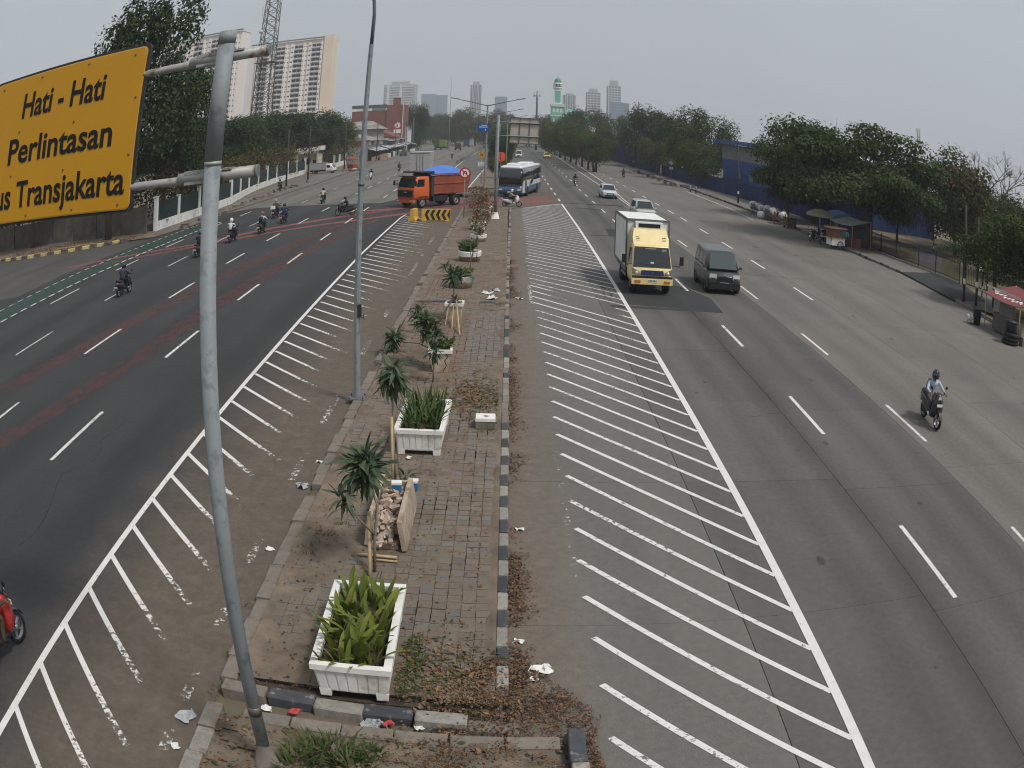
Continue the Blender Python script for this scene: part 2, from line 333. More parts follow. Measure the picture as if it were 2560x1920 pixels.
row(-10.65, -0.0218, [6.6, 16.7, 26.6, 36.4, 46.7, 56.6, 66.8, 77.0, 92, 102, 112, 122, 132, 142], 3.95, 0.13, 'paint_white', road_l, 0.06)
row(-14.65, -0.0205, [7, 17.0, 27.0, 37.3, 47.4, 57.2, 67.6, 77.8, 88, 98, 108, 118, 128, 138, 148], 4.0, 0.13, 'paint_white', road_l, 0.06)
row(-18.5, -0.0245, [16.8, 26.8, 37.3, 47.5, 57.4, 67.3, 77.5, 88, 98, 108, 118, 128, 138], 4.0, 0.11, 'paint_white', road_l, 0.1)
row(-22.78, -0.0165, [27.0, 37.3, 47.2, 56.8, 67, 77], 4.0, 0.12, 'paint_white', road_l, 0.03)
band('cycle_lane', 'paint_green', [(-25.85, 26), (-25.9, 45), (-25.75, 57), (-25.4, 72)], 2.15, 0.004, road_l, (-0.1, 0.0))
y = 27.0
while y < 72:
    xi = -24.85 + max(0, y - 46) * 0.015; xo = -27.0 + max(0, y - 46) * 0.025
    band('cycle_dash', 'paint_white', [(xi, y), (xi + .005, y + 0.78)], 0.13, ZM, road_l, (0.0, 0.04)); 
    if y > 34: band('cycle_dash', 'paint_old', [(xo, y + .3), (xo, y + 1.0)], 0.11, ZM, road_l, (0.0, 0.05))
    y += 1.24
# red bus-crossing bands worn thin by traffic
for pts, w, m, wr in (([(-29.6, 50.2), (-26.5, 53.0), (-21.2, 57.3), (-18.0, 64.2), (-13.7, 71.6), (-8.9, 79.9), (-5.0, 85.5), (0.0, 92)], (0.7, 1.1), 'paint_red', (-0.02, -0.14)),
                      ([(-28.0, 49.0), (-22, 54.6), (-17.2, 61.6), (-11.4, 69.5), (-7.6, 74.8), (-3.0, 82.0), (1.5, 88.0)], (0.6, 1.1), 'paint_red', (0.06, -0.12)),
                      ([(-17.6, 19), (-16.4, 23.6), (-15.2, 33), (-14.4, 42.6), (-13.6, 50), (-12.5, 66), (-11.0, 78), (-7.0, 92)], (1.0, 1.3), 'paint_red_faint', (-0.04, -0.02)),
                      ([(-14.4, 15), (-13.1, 20), (-12.4, 27), (-12.2, 36), (-11.9, 46), (-11.3, 60), (-10.1, 70), (-7.0, 79.0), (-1.0, 88)], (0.9, 1.3), 'paint_red_faint', (-0.02, -0.04)),
                      ([(-6, 84), (0, 89.5), (2.6, 92.5), (3.6, 95)], 1.4, 'paint_red', (-0.1, -0.12)), ([(-9, 79.5), (-2, 84.5), (2.0, 87.6), (4.2, 91.0)], 1.8, 'paint_red', (-0.05, -0.15)), ([(-12, 77), (-6, 81.6), (-2, 84)], 1.2, 'paint_red', (0.0, -0.05))):
    band('bus_band', m, pts, w, 0.0045 + 0.0006 * random.random(), road_l, wr, 1.5)
# --- markings, right
band('edge_line', 'paint_white', [(4.80, 2), (4.78, 12), (4.83, 25), (4.88, 36), (5.0, 50), (5.06, 66), (5.04, 86.5)], 0.165, ZM + 0.002, road_r, (-0.05, 0.0))
for i in range(70):
    yr = 0.0 + 1.293 * i
    if yr > 85.6: break
    xl = 1.42 - 0.0095 * yr if yr < 45 else 1.15
    xr = 4.72 if yr < 30 else 4.9
    s = 1.40 if yr < 35 else 1.25
    yl = yr + (xr - xl) * s
    if yl > 79.8 + (xl - 1.2) * 1.7: 
        t = (79.5 + 0.0 - yr) ; xl2 = max(xl, xr - max(0.15, (80.5 + (xr - 1.2) * 1.75 - yr)) / (s + 1.75)); yl = yr + (xr - xl2) * s; xl = xl2
    if 33 < yr < 36 or 31.6 < yr < 32.2:
        m_ = 2.6; band('hatch_stripe', 'paint_white', [(xl, yl), (m_, yr + (xr - m_) * s)], 0.125, ZM, road_r, (0.0, 0.3), 0.35); band('hatch_stripe', 'paint_white', [(xr - 0.6, yr + 0.6 * s), (xr, yr)], 0.125, ZM, road_r, (0.2, 0.0), 0.35)
    else: band('hatch_stripe', 'paint_white', [(xl + random.uniform(-.03, .05), yl), (xr, yr)], 0.108, ZM, road_r, (0.05 + random.uniform(-.05, .1), random.uniform(-.06, .09)), 0.35)
for y0, y1, k in ((8.9, 10.6, .28), (11.5, 12.4, .3), (13.0, 19.2, .2), (20.0, 21, .33), (36, 40.5, .1), (29.8, 31, .2)):
    band('old_line', 'paint_old', [(1.36 - 0.009 * y0, y0), (1.36 - 0.009 * y1, y1)], 0.13, ZM + .002, road_r, (k, k), 0.4)
band('end_line', 'paint_white', [(1.35, 80.3), (5.0, 86.5)], 0.14, ZM + 0.002, road_r, (0.05, 0.0))
row(8.15, 0.0035, [1.9, 11.2, 20.5, 29.9, 40.6, 50, 60.2, 69.8, 79.2, 89, 98.5, 108], 3.4, 0.12, 'paint_white', road_r, 0.03)
row(11.4, 0.0033, [10.4, 19.8, 29.2, 39.6, 49, 57.7, 67, 76], 3.4, 0.12, 'paint_white', road_r, 0.03)
row(14.3, 0.012, [40.5, 50, 58.6, 67, 76, 83, 92, 102, 112, 122, 132, 142, 154, 166, 180, 194], 3.4, 0.14, 'paint_white', road_r, 0.0)
row(4.96, 0.0012, [90, 99, 108, 118, 128, 138, 150, 162], 3.2, 0.16, 'paint_white', road_r, 0.0)
row(8.5, 0.003, [118, 130, 141, 152, 164, 178, 192, 206], 3.2, 0.15, 'paint_white', road_r, 0.0)
for pts in ([(11.6, 78), (11.9, 92), (12.2, 122), (12.6, 180), (13.5, 254), (12.5, 330)], [(11.9, 78), (12.3, 97), (13.5, 125), (14.6, 188), (15.0, 205)], [(23.6, 84), (24.2, 96), (24.3, 122)]):
    band('edge_line', 'paint_white', pts, 0.14, ZM, road_r, (0.12, -0.02), 2.0)

# oil and tyre staining that follows the joints, and irregular cracks
crk = random.Random(44)
def crack(parent, x, y, dx, dy, n_, w):
    pts = [(x, y)]
    for i in range(n_): x += dx + crk.gauss(0, abs(dy) * .22 + .02); y += dy + crk.gauss(0, abs(dx) * .22); pts.append((x, y))
    band('crack', 'crack_tar', pts, w, 0.0062, parent, (0.0, 0.06), 0.4)
for a in ((4.35, 37.2, .0, .9, 14, .05), (4.2, 50, -.03, 1.0, 22, .05), (4.45, 38.2, -.05, .5, 6, .12), (6.3, 22, .3, .05, 7, .025), (9.6, 31, .25, -.05, 8, .025), (2.2, 30.5, .5, .03, 6, .03), (12.6, 47, .5, .04, 8, .03), (16.4, 36, .05, .8, 12, .03), (20.6, 45, .03, .9, 16, .03), (14.2, 27, .4, -.03, 9, .025), (18.4, 58, .5, .0, 7, .035), (21.5, 62, .05, 1.0, 14, .03)): crack(road_r, *a)
for a in ((-9.5, 12, .05, .8, 10, .02), (-13.5, 24, .4, .06, 8, .02), (-20.5, 33, .1, .9, 9, .025), (-6.2, 19.5, .25, -.1, 7, .02), (-30, 47, .8, .2, 9, .05), (-34, 52, .9, -.1, 9, .05)): crack(road_l, *a)
orr = random.Random(17)
for i in range(30):      # oil drips, old gum, small patches
    x, y = orr.uniform(5, 25), 9 + 60 * orr.random() ** 1.4; s = orr.uniform(.03, .09) * (1 + y / 25)
    b = MB(); b.poly([(s * orr.uniform(.6, 1) * math.cos(k * .785), s * 1.8 * orr.uniform(.6, 1) * math.sin(k * .785), 0) for k in range(8)]); b.build('oil_spot', 'tar_stain', road_r, (x, y, .0055), fix=False)
# ================================================================ median strip
KZ = 0.12
mat('paver_mat', (0.165, 0.14, 0.117), 0.9, var=0.2, vs=5, rand=0.09, bump=0.35, bs=22, col2=(0.14, 0.108, 0.082), c2s=1.4, c2t=0.5, c2w=0.16)
mat('paver_red', (0.175, 0.116, 0.086), 0.9, var=0.22, vs=5, rand=0.15, bump=0.35, bs=22, col2=(0.17, 0.125, 0.095), c2s=2.2, c2t=0.52, c2w=0.14)
mat('paver_grey', (0.145, 0.132, 0.12), 0.9, var=0.2, vs=5, rand=0.14, bump=0.35, bs=22, col2=(0.13, 0.11, 0.09), c2s=2.2, c2t=0.55, c2w=0.14)
mat('kerb_concrete', (0.19, 0.165, 0.14), 0.9, var=0.25, vs=4, rand=0.1, bump=0.3, bs=25, col2=(0.13, 0.1, 0.075), c2s=3, c2t=0.58)
mat('kerb_black', (0.055, 0.058, 0.065), 0.85, var=0.3, vs=6, rand=0.2, bump=0.3, bs=25, col2=(0.2, 0.18, 0.16), c2s=6, c2t=0.62, c2w=0.05)
mat('kerb_white', (0.27, 0.255, 0.225), 0.85, var=0.25, vs=6, rand=0.15, bump=0.3, bs=25, col2=(0.17, 0.15, 0.12), c2s=5, c2t=0.55, c2w=0.08)
mat('kerb_yellow', (0.5, 0.42, 0.14), 0.85, var=0.2, vs=6, rand=0.15, col2=(0.22, 0.2, 0.15), c2s=3, c2t=0.6)
mat('kerb_brown', (0.085, 0.06, 0.052), 0.9, var=0.25, vs=6, rand=0.2, col2=(0.15, 0.12, 0.1), c2s=3, c2t=0.6)
mat('soil_dry', (0.175, 0.136, 0.103), 0.97, var=0.35, vs=2.2, bump=0.6, bs=18, col2=(0.11, 0.084, 0.061), c2s=0.9, c2t=0.54, c2w=0.12)
mat('soil_red', (0.18, 0.098, 0.062), 0.97, var=0.3, vs=3, bump=0.5, bs=18, col2=(0.16, 0.105, 0.075), c2s=1.0, c2t=0.55)
mat('soil_dark', (0.06, 0.045, 0.034), 0.97, var=0.4, vs=5, bump=0.7, bs=20)
med = MB(); med.bbox(-3.45, -0.14, 9.15, 79.2, -0.04, KZ - 0.075); median = med.build('median', 'soil_dark', kind='structure')
PAVX = [-3.33 + 0.222 * i for i in range(15)]
pm = MB(); pm.box((0, 0, -0.03), (0.213, 0.213, 0.06), taper=0.975); paver_me = {k: pm.mesh('paver', k) for k in ('paver_mat', 'paver_red', 'paver_grey')}
pv = random.Random(3); rest = {k: MB() for k in paver_me}
def paver_kind(x, y):
    if 24 < y < 33.5 and x < -1.2: return 'paver_red' if pv.random() < .8 else 'paver_mat'
    if 22.0 < y < 24.5 and x > -1.4: return 'paver_red' if pv.random() < .6 else 'paver_grey'
    if 27 < y < 34 and x >= -1.2: return 'paver_grey'
    if 34 < y < 46: return 'paver_red' if pv.random() < .5 else 'paver_mat'
    if 46 < y: return 'paver_red' if pv.random() < .25 else 'paver_mat'
    return 'paver_mat' if pv.random() < .8 else 'paver_grey'
cnt = 0; yy = 9.45; r_ = 0
while yy < 79:
    for i, x in enumerate(PAVX):
        if pv.random() < 0.012: continue
        z = KZ - 0.008 + pv.uniform(-0.006, 0.004); k = paver_kind(x, yy); x_ = x + pv.uniform(-.006, .006); y_ = yy + (0.0 if i % 2 else 0.02) + pv.uniform(-.006, .006)
        if cnt < 300: o = obj('paver', paver_me[k], median, (x_, y_, z), pv.uniform(-.03, .03)); cnt += 1
        else: rest[k].box((x_, y_, z - 0.03), (0.208, 0.208, 0.06), rz=pv.uniform(-.03, .03), taper=0.96)
    yy += 0.222
for k, b in rest.items(): b.build('pavers', k, median, fix=False, kind='stuff')
# dust and soil lying over the blocks
from mathutils import noise as mnoise
def soil_sheet(name, x0, x1, y0, y1, m, hfun, step=0.09, parent=None):
    nx, ny = int((x1 - x0) / step), int((y1 - y0) / step); vs = []; fs = []
    for j in range(ny + 1):
        for i in range(nx + 1):
            x, y_ = x0 + (x1 - x0) * i / nx, y0 + (y1 - y0) * j / ny; vs.append((x, y_, hfun(x, y_)))
    for j in range(ny):
        for i in range(nx):
            q = (j * (nx + 1) + i, j * (nx + 1) + i + 1, (j + 1) * (nx + 1) + i + 1, (j + 1) * (nx + 1) + i)
            if max(vs[k][2] for k in q) > KZ - 0.03: fs.append(q)
    me = bpy.data.meshes.new(name); me.from_pydata(vs, [], fs); me.materials.append(MAT[m]); me.polygons.foreach_set('use_smooth', [True] * len(fs)); me.update()
    return obj(name, me, parent, kind='stuff')
def nz(x, y, s, d=3): return mnoise.fractal(Vector((x * s, y * s, 0.3)), 0.8, 2.1, d)
def hsoil(x, y):
    base = -0.014 + 0.03 * nz(x, y, 0.9) + 0.014 * nz(x + 5, y, 5)
    base += 0.022 * max(0, min(1, (-2.0 - x) / 1.0)) * (1 if y < 16 else 0.45)
    base += 0.03 * max(0, 1 - abs(y - 24.0) / 2.2) * max(0, min(1, (x + 2.1) / .5))
    base += 0.028 * max(0, min(1, (10.6 - y) / 1.3))
    base += 0.03 * max(0, min(1, (x + .2) / .1)) + 0.03 * max(0, min(1, (-3.38 - x) / .1))
    return KZ - 0.008 + base
soil_sheet('soil', -3.53, -0.02, 9.3, 34, 'soil_dry', hsoil, 0.085, median)
soil_sheet('soil', -3.6, 0.02, 34, 79, 'soil_dry', lambda x, y: KZ - 0.016 + 0.03 * nz(x, y, 0.8) + .008 * nz(x, y, 4) + .03 * (x > -.14 or x < -3.42), 0.14, median)
soil_sheet('red_soil', -3.4, -1.9, 24.0, 33.5, 'soil_red', lambda x, y: KZ - 0.022 + 0.035 * nz(x + 9, y, 0.7) + .01 * nz(x, y, 5), 0.1, median)
soil_sheet('red_soil', -2.45, -1.9, 14.5, 18.6, 'soil_red', lambda x, y: KZ - 0.004 + 0.03 * nz(x + 3, y, 1.2) - 0.05 * abs(x + 2.15), 0.08, median)
# kerb stones, one by one
def stone(L, w, h, bev=0.02):
    b = MB(); r = bev
    ring = lambda y, k: [(-w / 2 + k, y, 0), (w / 2 - k, y, 0), (w / 2 - k, y, h - r - k), (w / 2 - r - k, y, h - k), (-w / 2 + r + k, y, h - k), (-w / 2 + k, y, h - r - k)]
    b.loft([ring(-L / 2, 0.012), ring(-L / 2 + 0.015, 0), ring(L / 2 - 0.015, 0), ring(L / 2, 0.012)], smooth=False); return b.mesh('kerb_stone', 'kerb_concrete')
st55 = stone(0.545, 0.17, 0.2); st60 = stone(0.60, 0.26, 0.2)
def put(me, parent, x, y, z, rz, m, jit=0.012, name='kerb_stone'):
    o = obj(name, me, parent, (x + random.uniform(-jit, jit), y, z + random.uniform(-jit, jit)), rz + random.uniform(-.012, .012))
    if m != 'kerb_concrete': o.material_slots[0].link = 'OBJECT'; o.material_slots[0].material = MAT[m]
    return o
y = 9.9; i = 0
while y < 79.2:
    m_ = ('kerb_white', 'kerb_black')[i % 2] if (y < 20 and random.random() < .85) else random.choice(['kerb_concrete', 'kerb_concrete', 'kerb_white', 'kerb_black'])
    if y < 10.3: m_ = 'kerb_white'
    put(st55, median, 0.06 + 0.0 * y + (0.0 if y < 30 else max(0, (y - 40) * 0.004)), y, -0.07, 0, m_); y += 0.556; i += 1
y = 9.5
while y < 79.5:
    if random.random() > 0.04: put(st60, median, -3.64 - 0.002 * y + random.uniform(-.02, .02), y, -0.075 + random.uniform(-.03, .0), random.uniform(-.04, .04), 'kerb_concrete', 0.015)
    y += 0.612
for i in range(7): put(st60, median, -3.3 + i * 0.6, 79.45, -0.07, R(90), 'kerb_concrete')
# near end: a kerb of black and white stones across the strip, a littered channel, then the next bed
near = MB(); near.bbox(-3.7, 0.72, -4, 8.36, -0.04, 0.055); nearbed = near.build('median_bed', 'soil_dry', kind='structure')
soil_sheet('soil', -3.7, 0.72, 4.5, 8.34, 'soil_dry', lambda x, y: 0.085 + 0.03 * nz(x, y, 1.3) + 0.012 * nz(x, y, 6), 0.09, nearbed)
for i in range(30): put(st60, nearbed, -3.72, 8.2 - i * 0.63, -0.07, 0, random.choice(['kerb_concrete', 'kerb_white']) , 0.02)
stlong = stone(0.66, 0.26, 0.24)
for i, m_ in enumerate(['kerb_concrete', 'kerb_black', 'kerb_white', 'kerb_black', 'kerb_white', 'kerb_concrete']):
    put(stlong, nearbed, -3.35 + i * 0.665, 8.98 - 0.035 * i + (0.05 if i in (1, 3) else 0), -0.1 - (0.08 if i == 5 else 0) - .02 * (i % 2), R(90) - 0.05, m_, 0.02)
for i in range(6): put(stlong, nearbed, -2.95 + i * 0.68, 8.42 - (0.01 * i), -0.15, R(90), 'kerb_concrete', 0.01)
stblk = stone(0.72, 0.21, 0.3, 0.015)
put(stblk, nearbed, 0.985, 8.2, -0.1, 0.02, 'kerb_black'); put(stblk, nearbed, 0.985, 7.45, -0.1, 0.0, 'kerb_white'); put(stblk, nearbed, 0.98, 6.7, -0.1, 0, 'kerb_black')
# second median beyond the crossing
P2_ = [(-4.3, 106), (-1.2, 106), (1.0, 132), (0.3, 350), (-3.4, 350), (-3.6, 200), (-4.0, 140)]
m2 = MB(); m2.add([(x, y, .13) for x, y in P2_] + [(x, y, -.05) for x, y in P2_], [tuple(range(7))] + [(i, (i + 1) % 7, (i + 1) % 7 + 7, i + 7) for i in range(7)])
busway = flat('busway', [(-8, 104), (-4.4, 105), (-4.1, 140), (-3.7, 200), (-3.5, 350), (-11, 350), (-10.7, 200), (-9.3, 150), (-7.2, 118)], 0.002, 'concrete_right', kind='structure')
band('edge_line', 'paint_white', [(-4.7, 108), (-4.5, 140), (-4.1, 200), (-3.9, 300)], .15, .008, busway, (0.05, .0), 3.0); band('edge_line', 'paint_white', [(-7.6, 118), (-9.6, 150), (-10.2, 200), (-10.5, 300)], .15, .008, busway, (0.05, .0), 3.0)
median2 = m2.build('median_beyond_crossing', 'soil_dry', kind='structure')
y = 106.5
while y < 160:
    put(st60, median2, -4.42 + (y - 106) * 0.0085, y, -0.05, -0.008, 'kerb_concrete'); y += 0.62
# left road: low concrete barrier along its right edge
mat('barrier_concrete', (0.2, 0.19, 0.175), 0.9, var=0.25, vs=0.8, col2=(0.07, 0.068, 0.065), c2s=0.6, c2t=0.5)
bw = MB(); bp_ = [(-10.6, 186), (-10.3, 222), (-10.9, 300), (-11.0, 377), (-11.5, 463), (-16, 600)]
for (xa, ya), (xb, yb) in zip(bp_, bp_[1:]):
    for k in range(4):
        f0, f1 = k / 4, (k + 1) / 4; p, q = (xa + (xb - xa) * f0, ya + (yb - ya) * f0), (xa + (xb - xa) * f1, ya + (yb - ya) * f1)
        bw.add([(p[0] - .2, p[1], 0), (p[0] + .2, p[1], 0), (q[0] + .2, q[1], 0), (q[0] - .2, q[1], 0), (p[0] - .1, p[1], .85), (p[0] + .1, p[1], .85), (q[0] + .1, q[1], .85), (q[0] - .1, q[1], .85)], [(0, 1, 5, 4), (1, 2, 6, 5), (2, 3, 7, 6), (3, 0, 4, 7), (4, 5, 6, 7)])
bw.build('concrete_barrier_wall', 'barrier_concrete', label='long low grey concrete barrier curving along the far left road', cat='barrier')
# ================================================================ planters and their plants
mat('planter_white', (0.72, 0.70, 0.66), 0.75, var=0.1, vs=3, bump=0.15, bs=15, col2=(0.42, 0.36, 0.28), c2s=2.4, c2t=0.66, c2w=0.1)
mat('planter_cream', (0.6, 0.52, 0.4), 0.8, var=0.15, vs=3, col2=(0.34, 0.25, 0.17), c2s=2.0, c2t=0.55)
mat('pot_brown', (0.26, 0.185, 0.13), 0.85, var=0.2, vs=3, col2=(0.42, 0.38, 0.32), c2s=3, c2t=0.6)
mat('pot_green', (0.07, 0.13, 0.11), 0.8, var=0.25, vs=4, col2=(0.4, 0.38, 0.34), c2s=2.4, c2t=0.55)
LEAF = {}
def leafmat(name, c1, c2, rand=0.3, tr=0.25):
    m = bpy.data.materials.new(name); m.use_nodes = True; n, l = m.node_tree.nodes, m.node_tree.links; b = n['Principled BSDF']
    b.inputs['Roughness'].default_value = 0.7 if tr >= .2 else 0.9; b.inputs['Specular IOR Level'].default_value = 0.3 if tr >= .2 else 0.06
    g = n.new('ShaderNodeNewGeometry'); oi = n.new('ShaderNodeObjectInfo')
    ad = n.new('ShaderNodeMath'); ad.operation = 'ADD'; l.new(g.outputs['Random Per Island'], ad.inputs[0]); l.new(oi.outputs['Random'], ad.inputs[1])
    fr = n.new('ShaderNodeMath'); fr.operation = 'FRACT'; l.new(ad.outputs[0], fr.inputs[0])
    mx_ = n.new('ShaderNodeMixRGB'); mx_.inputs['Color1'].default_value = (*c1, 1); mx_.inputs['Color2'].default_value = (*c2, 1); l.new(fr.outputs[0], mx_.inputs['Fac'])
    l.new(mx_.outputs[0], b.inputs['Base Color'])
    if tr:
        t = n.new('ShaderNodeBsdfTranslucent'); l.new(mx_.outputs[0], t.inputs['Color']); ms = n.new('ShaderNodeMixShader'); ms.inputs['Fac'].default_value = tr
        l.new(b.outputs[0], ms.inputs[1]); l.new(t.outputs[0], ms.inputs[2]); l.new(ms.outputs[0], n['Material Output'].inputs['Surface'])
    MAT[name] = m
leafmat('strap_bright', (0.07, 0.115, 0.015), (0.19, 0.215, 0.04)); leafmat('strap_dark', (0.03, 0.065, 0.014), (0.10, 0.13, 0.04))
leafmat('plumeria_leaf', (0.035, 0.062, 0.034), (0.12, 0.155, 0.085)); leafmat('grass_leaf', (0.045, 0.07, 0.02), (0.12, 0.12, 0.045))
leafmat('dry_leaf', (0.13, 0.06, 0.03), (0.27, 0.155, 0.085), tr=0); leafmat('dry_leaf_red', (0.085, 0.042, 0.026), (0.2, 0.115, 0.07), tr=0); leafmat('pink_leaf', (0.22, 0.05, 0.09), (0.16, 0.10, 0.06))
def planter_mesh_parts(root, W_, L_, Hh, mname, flutes=True, taper=0.84):
    wb, lb = W_ * taper, L_ * 0.93
    b = MB(); z0, z1 = 0.09, Hh - 0.07
    wt, lt = W_ - 0.08, L_ - 0.08
    P0 = [(-wb / 2, -lb / 2, z0), (wb / 2, -lb / 2, z0), (wb / 2, lb / 2, z0), (-wb / 2, lb / 2, z0)]; P1 = [(-wt / 2, -lt / 2, z1), (wt / 2, -lt / 2, z1), (wt / 2, lt / 2, z1), (-wt / 2, lt / 2, z1)]
    b.add(P0 + P1, [(0, 1, 5, 4), (1, 2, 6, 5), (2, 3, 7, 6), (3, 0, 4, 7), (3, 2, 1, 0)])
    if flutes:      # raised staves cast into the sides
        for s_, (a, c, d, e), nrm in ((0, (0, 1, 5, 4), (0, -1, 0)), (1, (1, 2, 6, 5), (1, 0, 0)), (2, (2, 3, 7, 6), (0, 1, 0)), (3, (3, 0, 4, 7), (-1, 0, 0))):
            A, B, C, D = [Vector((P0 + P1)[k]) for k in (a, c, d, e)]; n_ = 7 if s_ % 2 == 0 else 16; N = Vector(nrm) * 0.012
            for k in range(n_):
                f0, f1 = (k + 0.12) / n_, (k + 0.88) / n_; q = [A.lerp(B, f0), A.lerp(B, f1), D.lerp(C, f1), D.lerp(C, f0)]
                q = [q[0].lerp(q[3], .06), q[1].lerp(q[2], .06), q[2].lerp(q[1], .03), q[3].lerp(q[0], .03)]; b.add(q + [p + N for p in q], [(0, 1, 5, 4), (1, 2, 6, 5), (2, 3, 7, 6), (3, 0, 4, 7), (4, 5, 6, 7)])
    body = b.build('body', mname, root)
    r = MB(); t = 0.105
    for sx, sy, dx, dy in ((0, -1, W_, t), (0, 1, W_, t), (-1, 0, t, L_ - 2 * t), (1, 0, t, L_ - 2 * t)):
        r.box((sx * (W_ - t) / 2, sy * (L_ - t) / 2, Hh - 0.045), (dx, dy, 0.09))
    r.build('rim', mname, root)
    f = MB(); f.box((0, 0, 0.055), (0.15, 0.13, 0.12), taper=1.1); fm = f.mesh('foot', mname)
    for sx in (-1, 1):
        for sy in (-1, 1): obj('foot', fm, root, (sx * (wb / 2 - 0.07), sy * (lb / 2 - 0.055), 0))
    s = MB(); s.box((0, 0, Hh - 0.16), (W_ - 0.19, L_ - 0.19, 0.02)); s.build('soil', 'soil_dark', root)
def strap_leaf(L, w, bend, name, m):
    b = MB(); n_ = 6; vs = []; fs = []
    for i in range(n_ + 1):
        t = i / n_; ww = w * (0.55 + 0.9 * t) * (1 - t) ** 0.6 * 1.15 if t < 1 else 0.0
        a = bend * t; y = L * t * math.sin(a * 0.9 + 0.06); z = L * t * math.cos(a * 0.8)
        vs += [(-ww / 2, y - 0.004, z), (0, y + 0.012 * (1 - t), z), (ww / 2, y - 0.004, z)]
        if i: k = 3 * i; fs += [(k - 3, k - 2, k + 1, k), (k - 2, k - 1, k + 2, k + 1)]
    b.add(vs, fs, smooth=True); return b.mesh(name, m, fix=False)
def strap_plant(label, loc, W_, L_, n_, m, ln, wd, seed, zs):
    rr = random.Random(seed); t = thing('strap_leaf_plant', label, 'plant', loc)
    ms = [strap_leaf(ln * f, wd, bd, 'leaf', m) for f, bd in ((0.75, .5), (0.9, .25), (1.0, .7), (1.1, .15), (0.85, 1.0), (1.0, 0.4))]
    for i in range(n_):
        x, y = rr.uniform(-W_ / 2, W_ / 2), rr.uniform(-L_ / 2, L_ / 2)
        o = obj('leaf', rr.choice(ms), t, (x, y, zs)); a = math.atan2(-x * 1.2 + rr.uniform(-.4, .4), y * 0.6 + rr.uniform(-.6, .6)) if rr.random() < .6 else rr.uniform(0, 6.28)
        o.rotation_euler = (rr.uniform(-.05, .35) * -1, rr.uniform(-.15, .15), a); s = rr.uniform(.75, 1.15); o.scale = (s, s, s)
    return t
t = thing('planter_box', 'big white rectangular planter nearest the camera, full of bright strap leaves', 'planter', (-1.85, 10.28, KZ - .005), R(0.6)); planter_mesh_parts(t, 1.07, 2.42, 0.57, 'planter_white')
strap_plant('bright yellow-green strap leaves growing in the nearest white planter', (-1.85, 10.28, KZ), 0.74, 2.05, 135, 'strap_bright', 0.47, 0.1, 1, 0.40)
t = thing('planter_box', 'white rectangular planter with dark green strap leaves, second from the camera', 'planter', (-1.74, 19.5, KZ), R(-1.0)); planter_mesh_parts(t, 1.08, 2.3, 0.57, 'planter_white')
strap_plant('dark green strap leaves growing in the second white planter', (-1.74, 19.5, KZ), 0.78, 1.95, 150, 'strap_dark', 0.55, 0.07, 2, 0.40)
for (x, y, W_, L_, h, lab) in ((-1.9, 61.3, 1.0, 1.1, 0.55, 'small white footed planter on the median just before the yellow chevron barrier'), (-1.75, 74.2, 0.95, 1.1, 0.5, 'small white footed planter at the foot of the double-armed street lamp')):
    t = thing('planter_box', lab, 'planter', (x, y, KZ)); planter_mesh_parts(t, W_, L_, h, 'planter_white', flutes=False)
def square_pot(loc, wt, wb, h, lab, m, rz=0, crack=False):
    t = thing('square_pot', lab, 'planter', loc, rz); b = MB()
    ring = lambda w, z: [(-w / 2, -w / 2, z), (w / 2, -w / 2, z), (w / 2, w / 2, z), (-w / 2, w / 2, z)]
    b.loft([ring(wb, 0), ring(wt - .08, h - 0.1)], smooth=False); b.build('body', m, t)
    r = MB(); r.loft([ring(wt, h - 0.1), ring(wt, h), ring(wt - .14, h), ring(wt - .14, h - .08)], smooth=False); r.build('rim', 'planter_white', t)
    s = MB(); s.box((0, 0, h - 0.06), (wt - .15, wt - .15, .02)); s.build('soil', 'soil_dark', t)
    if crack:
        c = MB(); pts = [(0.16, h - .1), (0.2, h * .68), (0.12, h * .5), (0.17, h * .3), (0.08, 0.02)]
        for (a, z), (a2, z2) in zip(pts, pts[1:]):
            yy0 = -(wb / 2 + (wt - .08 - wb) / 2 * z / (h - .1)) - 0.002; yy1 = -(wb / 2 + (wt - .08 - wb) / 2 * z2 / (h - .1)) - 0.002
            c.quad((a - .012, yy0, z), (a + .012, yy0, z), (a2 + .012, yy1, z2), (a2 - .012, yy1, z2))
        c.build('crack', 'soil_dark', t)
square_pot((-1.78, 25.3, KZ), 0.68, 0.42, 0.66, 'tapered cream square pot with a dark crack and a leaning frangipani', 'planter_cream', 0.05, True)
square_pot((-1.80, 32.35, KZ), 0.66, 0.46, 0.6, 'tapered beige square pot with bamboo stakes leaning on it', 'planter_cream', -0.03)
def round_pot(loc, r, h, lab, m, rim='planter_white'):
    t = thing('round_pot', lab, 'planter', loc); b = MB(); b.lathe([(0, 0), (r * .86, 0), (r * .95, h * .5), (r * .97, h * .55)], n=24); b.build('lower_band', m, t)
    u = MB(); u.lathe([(r * .975, h * .5), (r, h * .9), (r, h), (r * .86, h), (r * .84, h * .85)], n=24); u.build('upper_band', rim, t)
    s = MB(); s.lathe([(0, h * .88), (r * .86, h * .88)], n=24); s.build('soil', 'soil_dark', t)
round_pot((-1.93, 38.9, KZ), 0.56, 0.5, 'round pot with green stained band just beyond the dark channel across the median', 'pot_brown', 'pot_green')
round_pot((-1.88, 46.7, KZ), 0.6, 0.52, 'wide round pot with brown base and clean white rim', 'pot_brown')
round_pot((-1.72, 55.0, KZ), 0.5, 0.42, 'low pale round pot overgrown with small dark leaves', 'planter_cream')
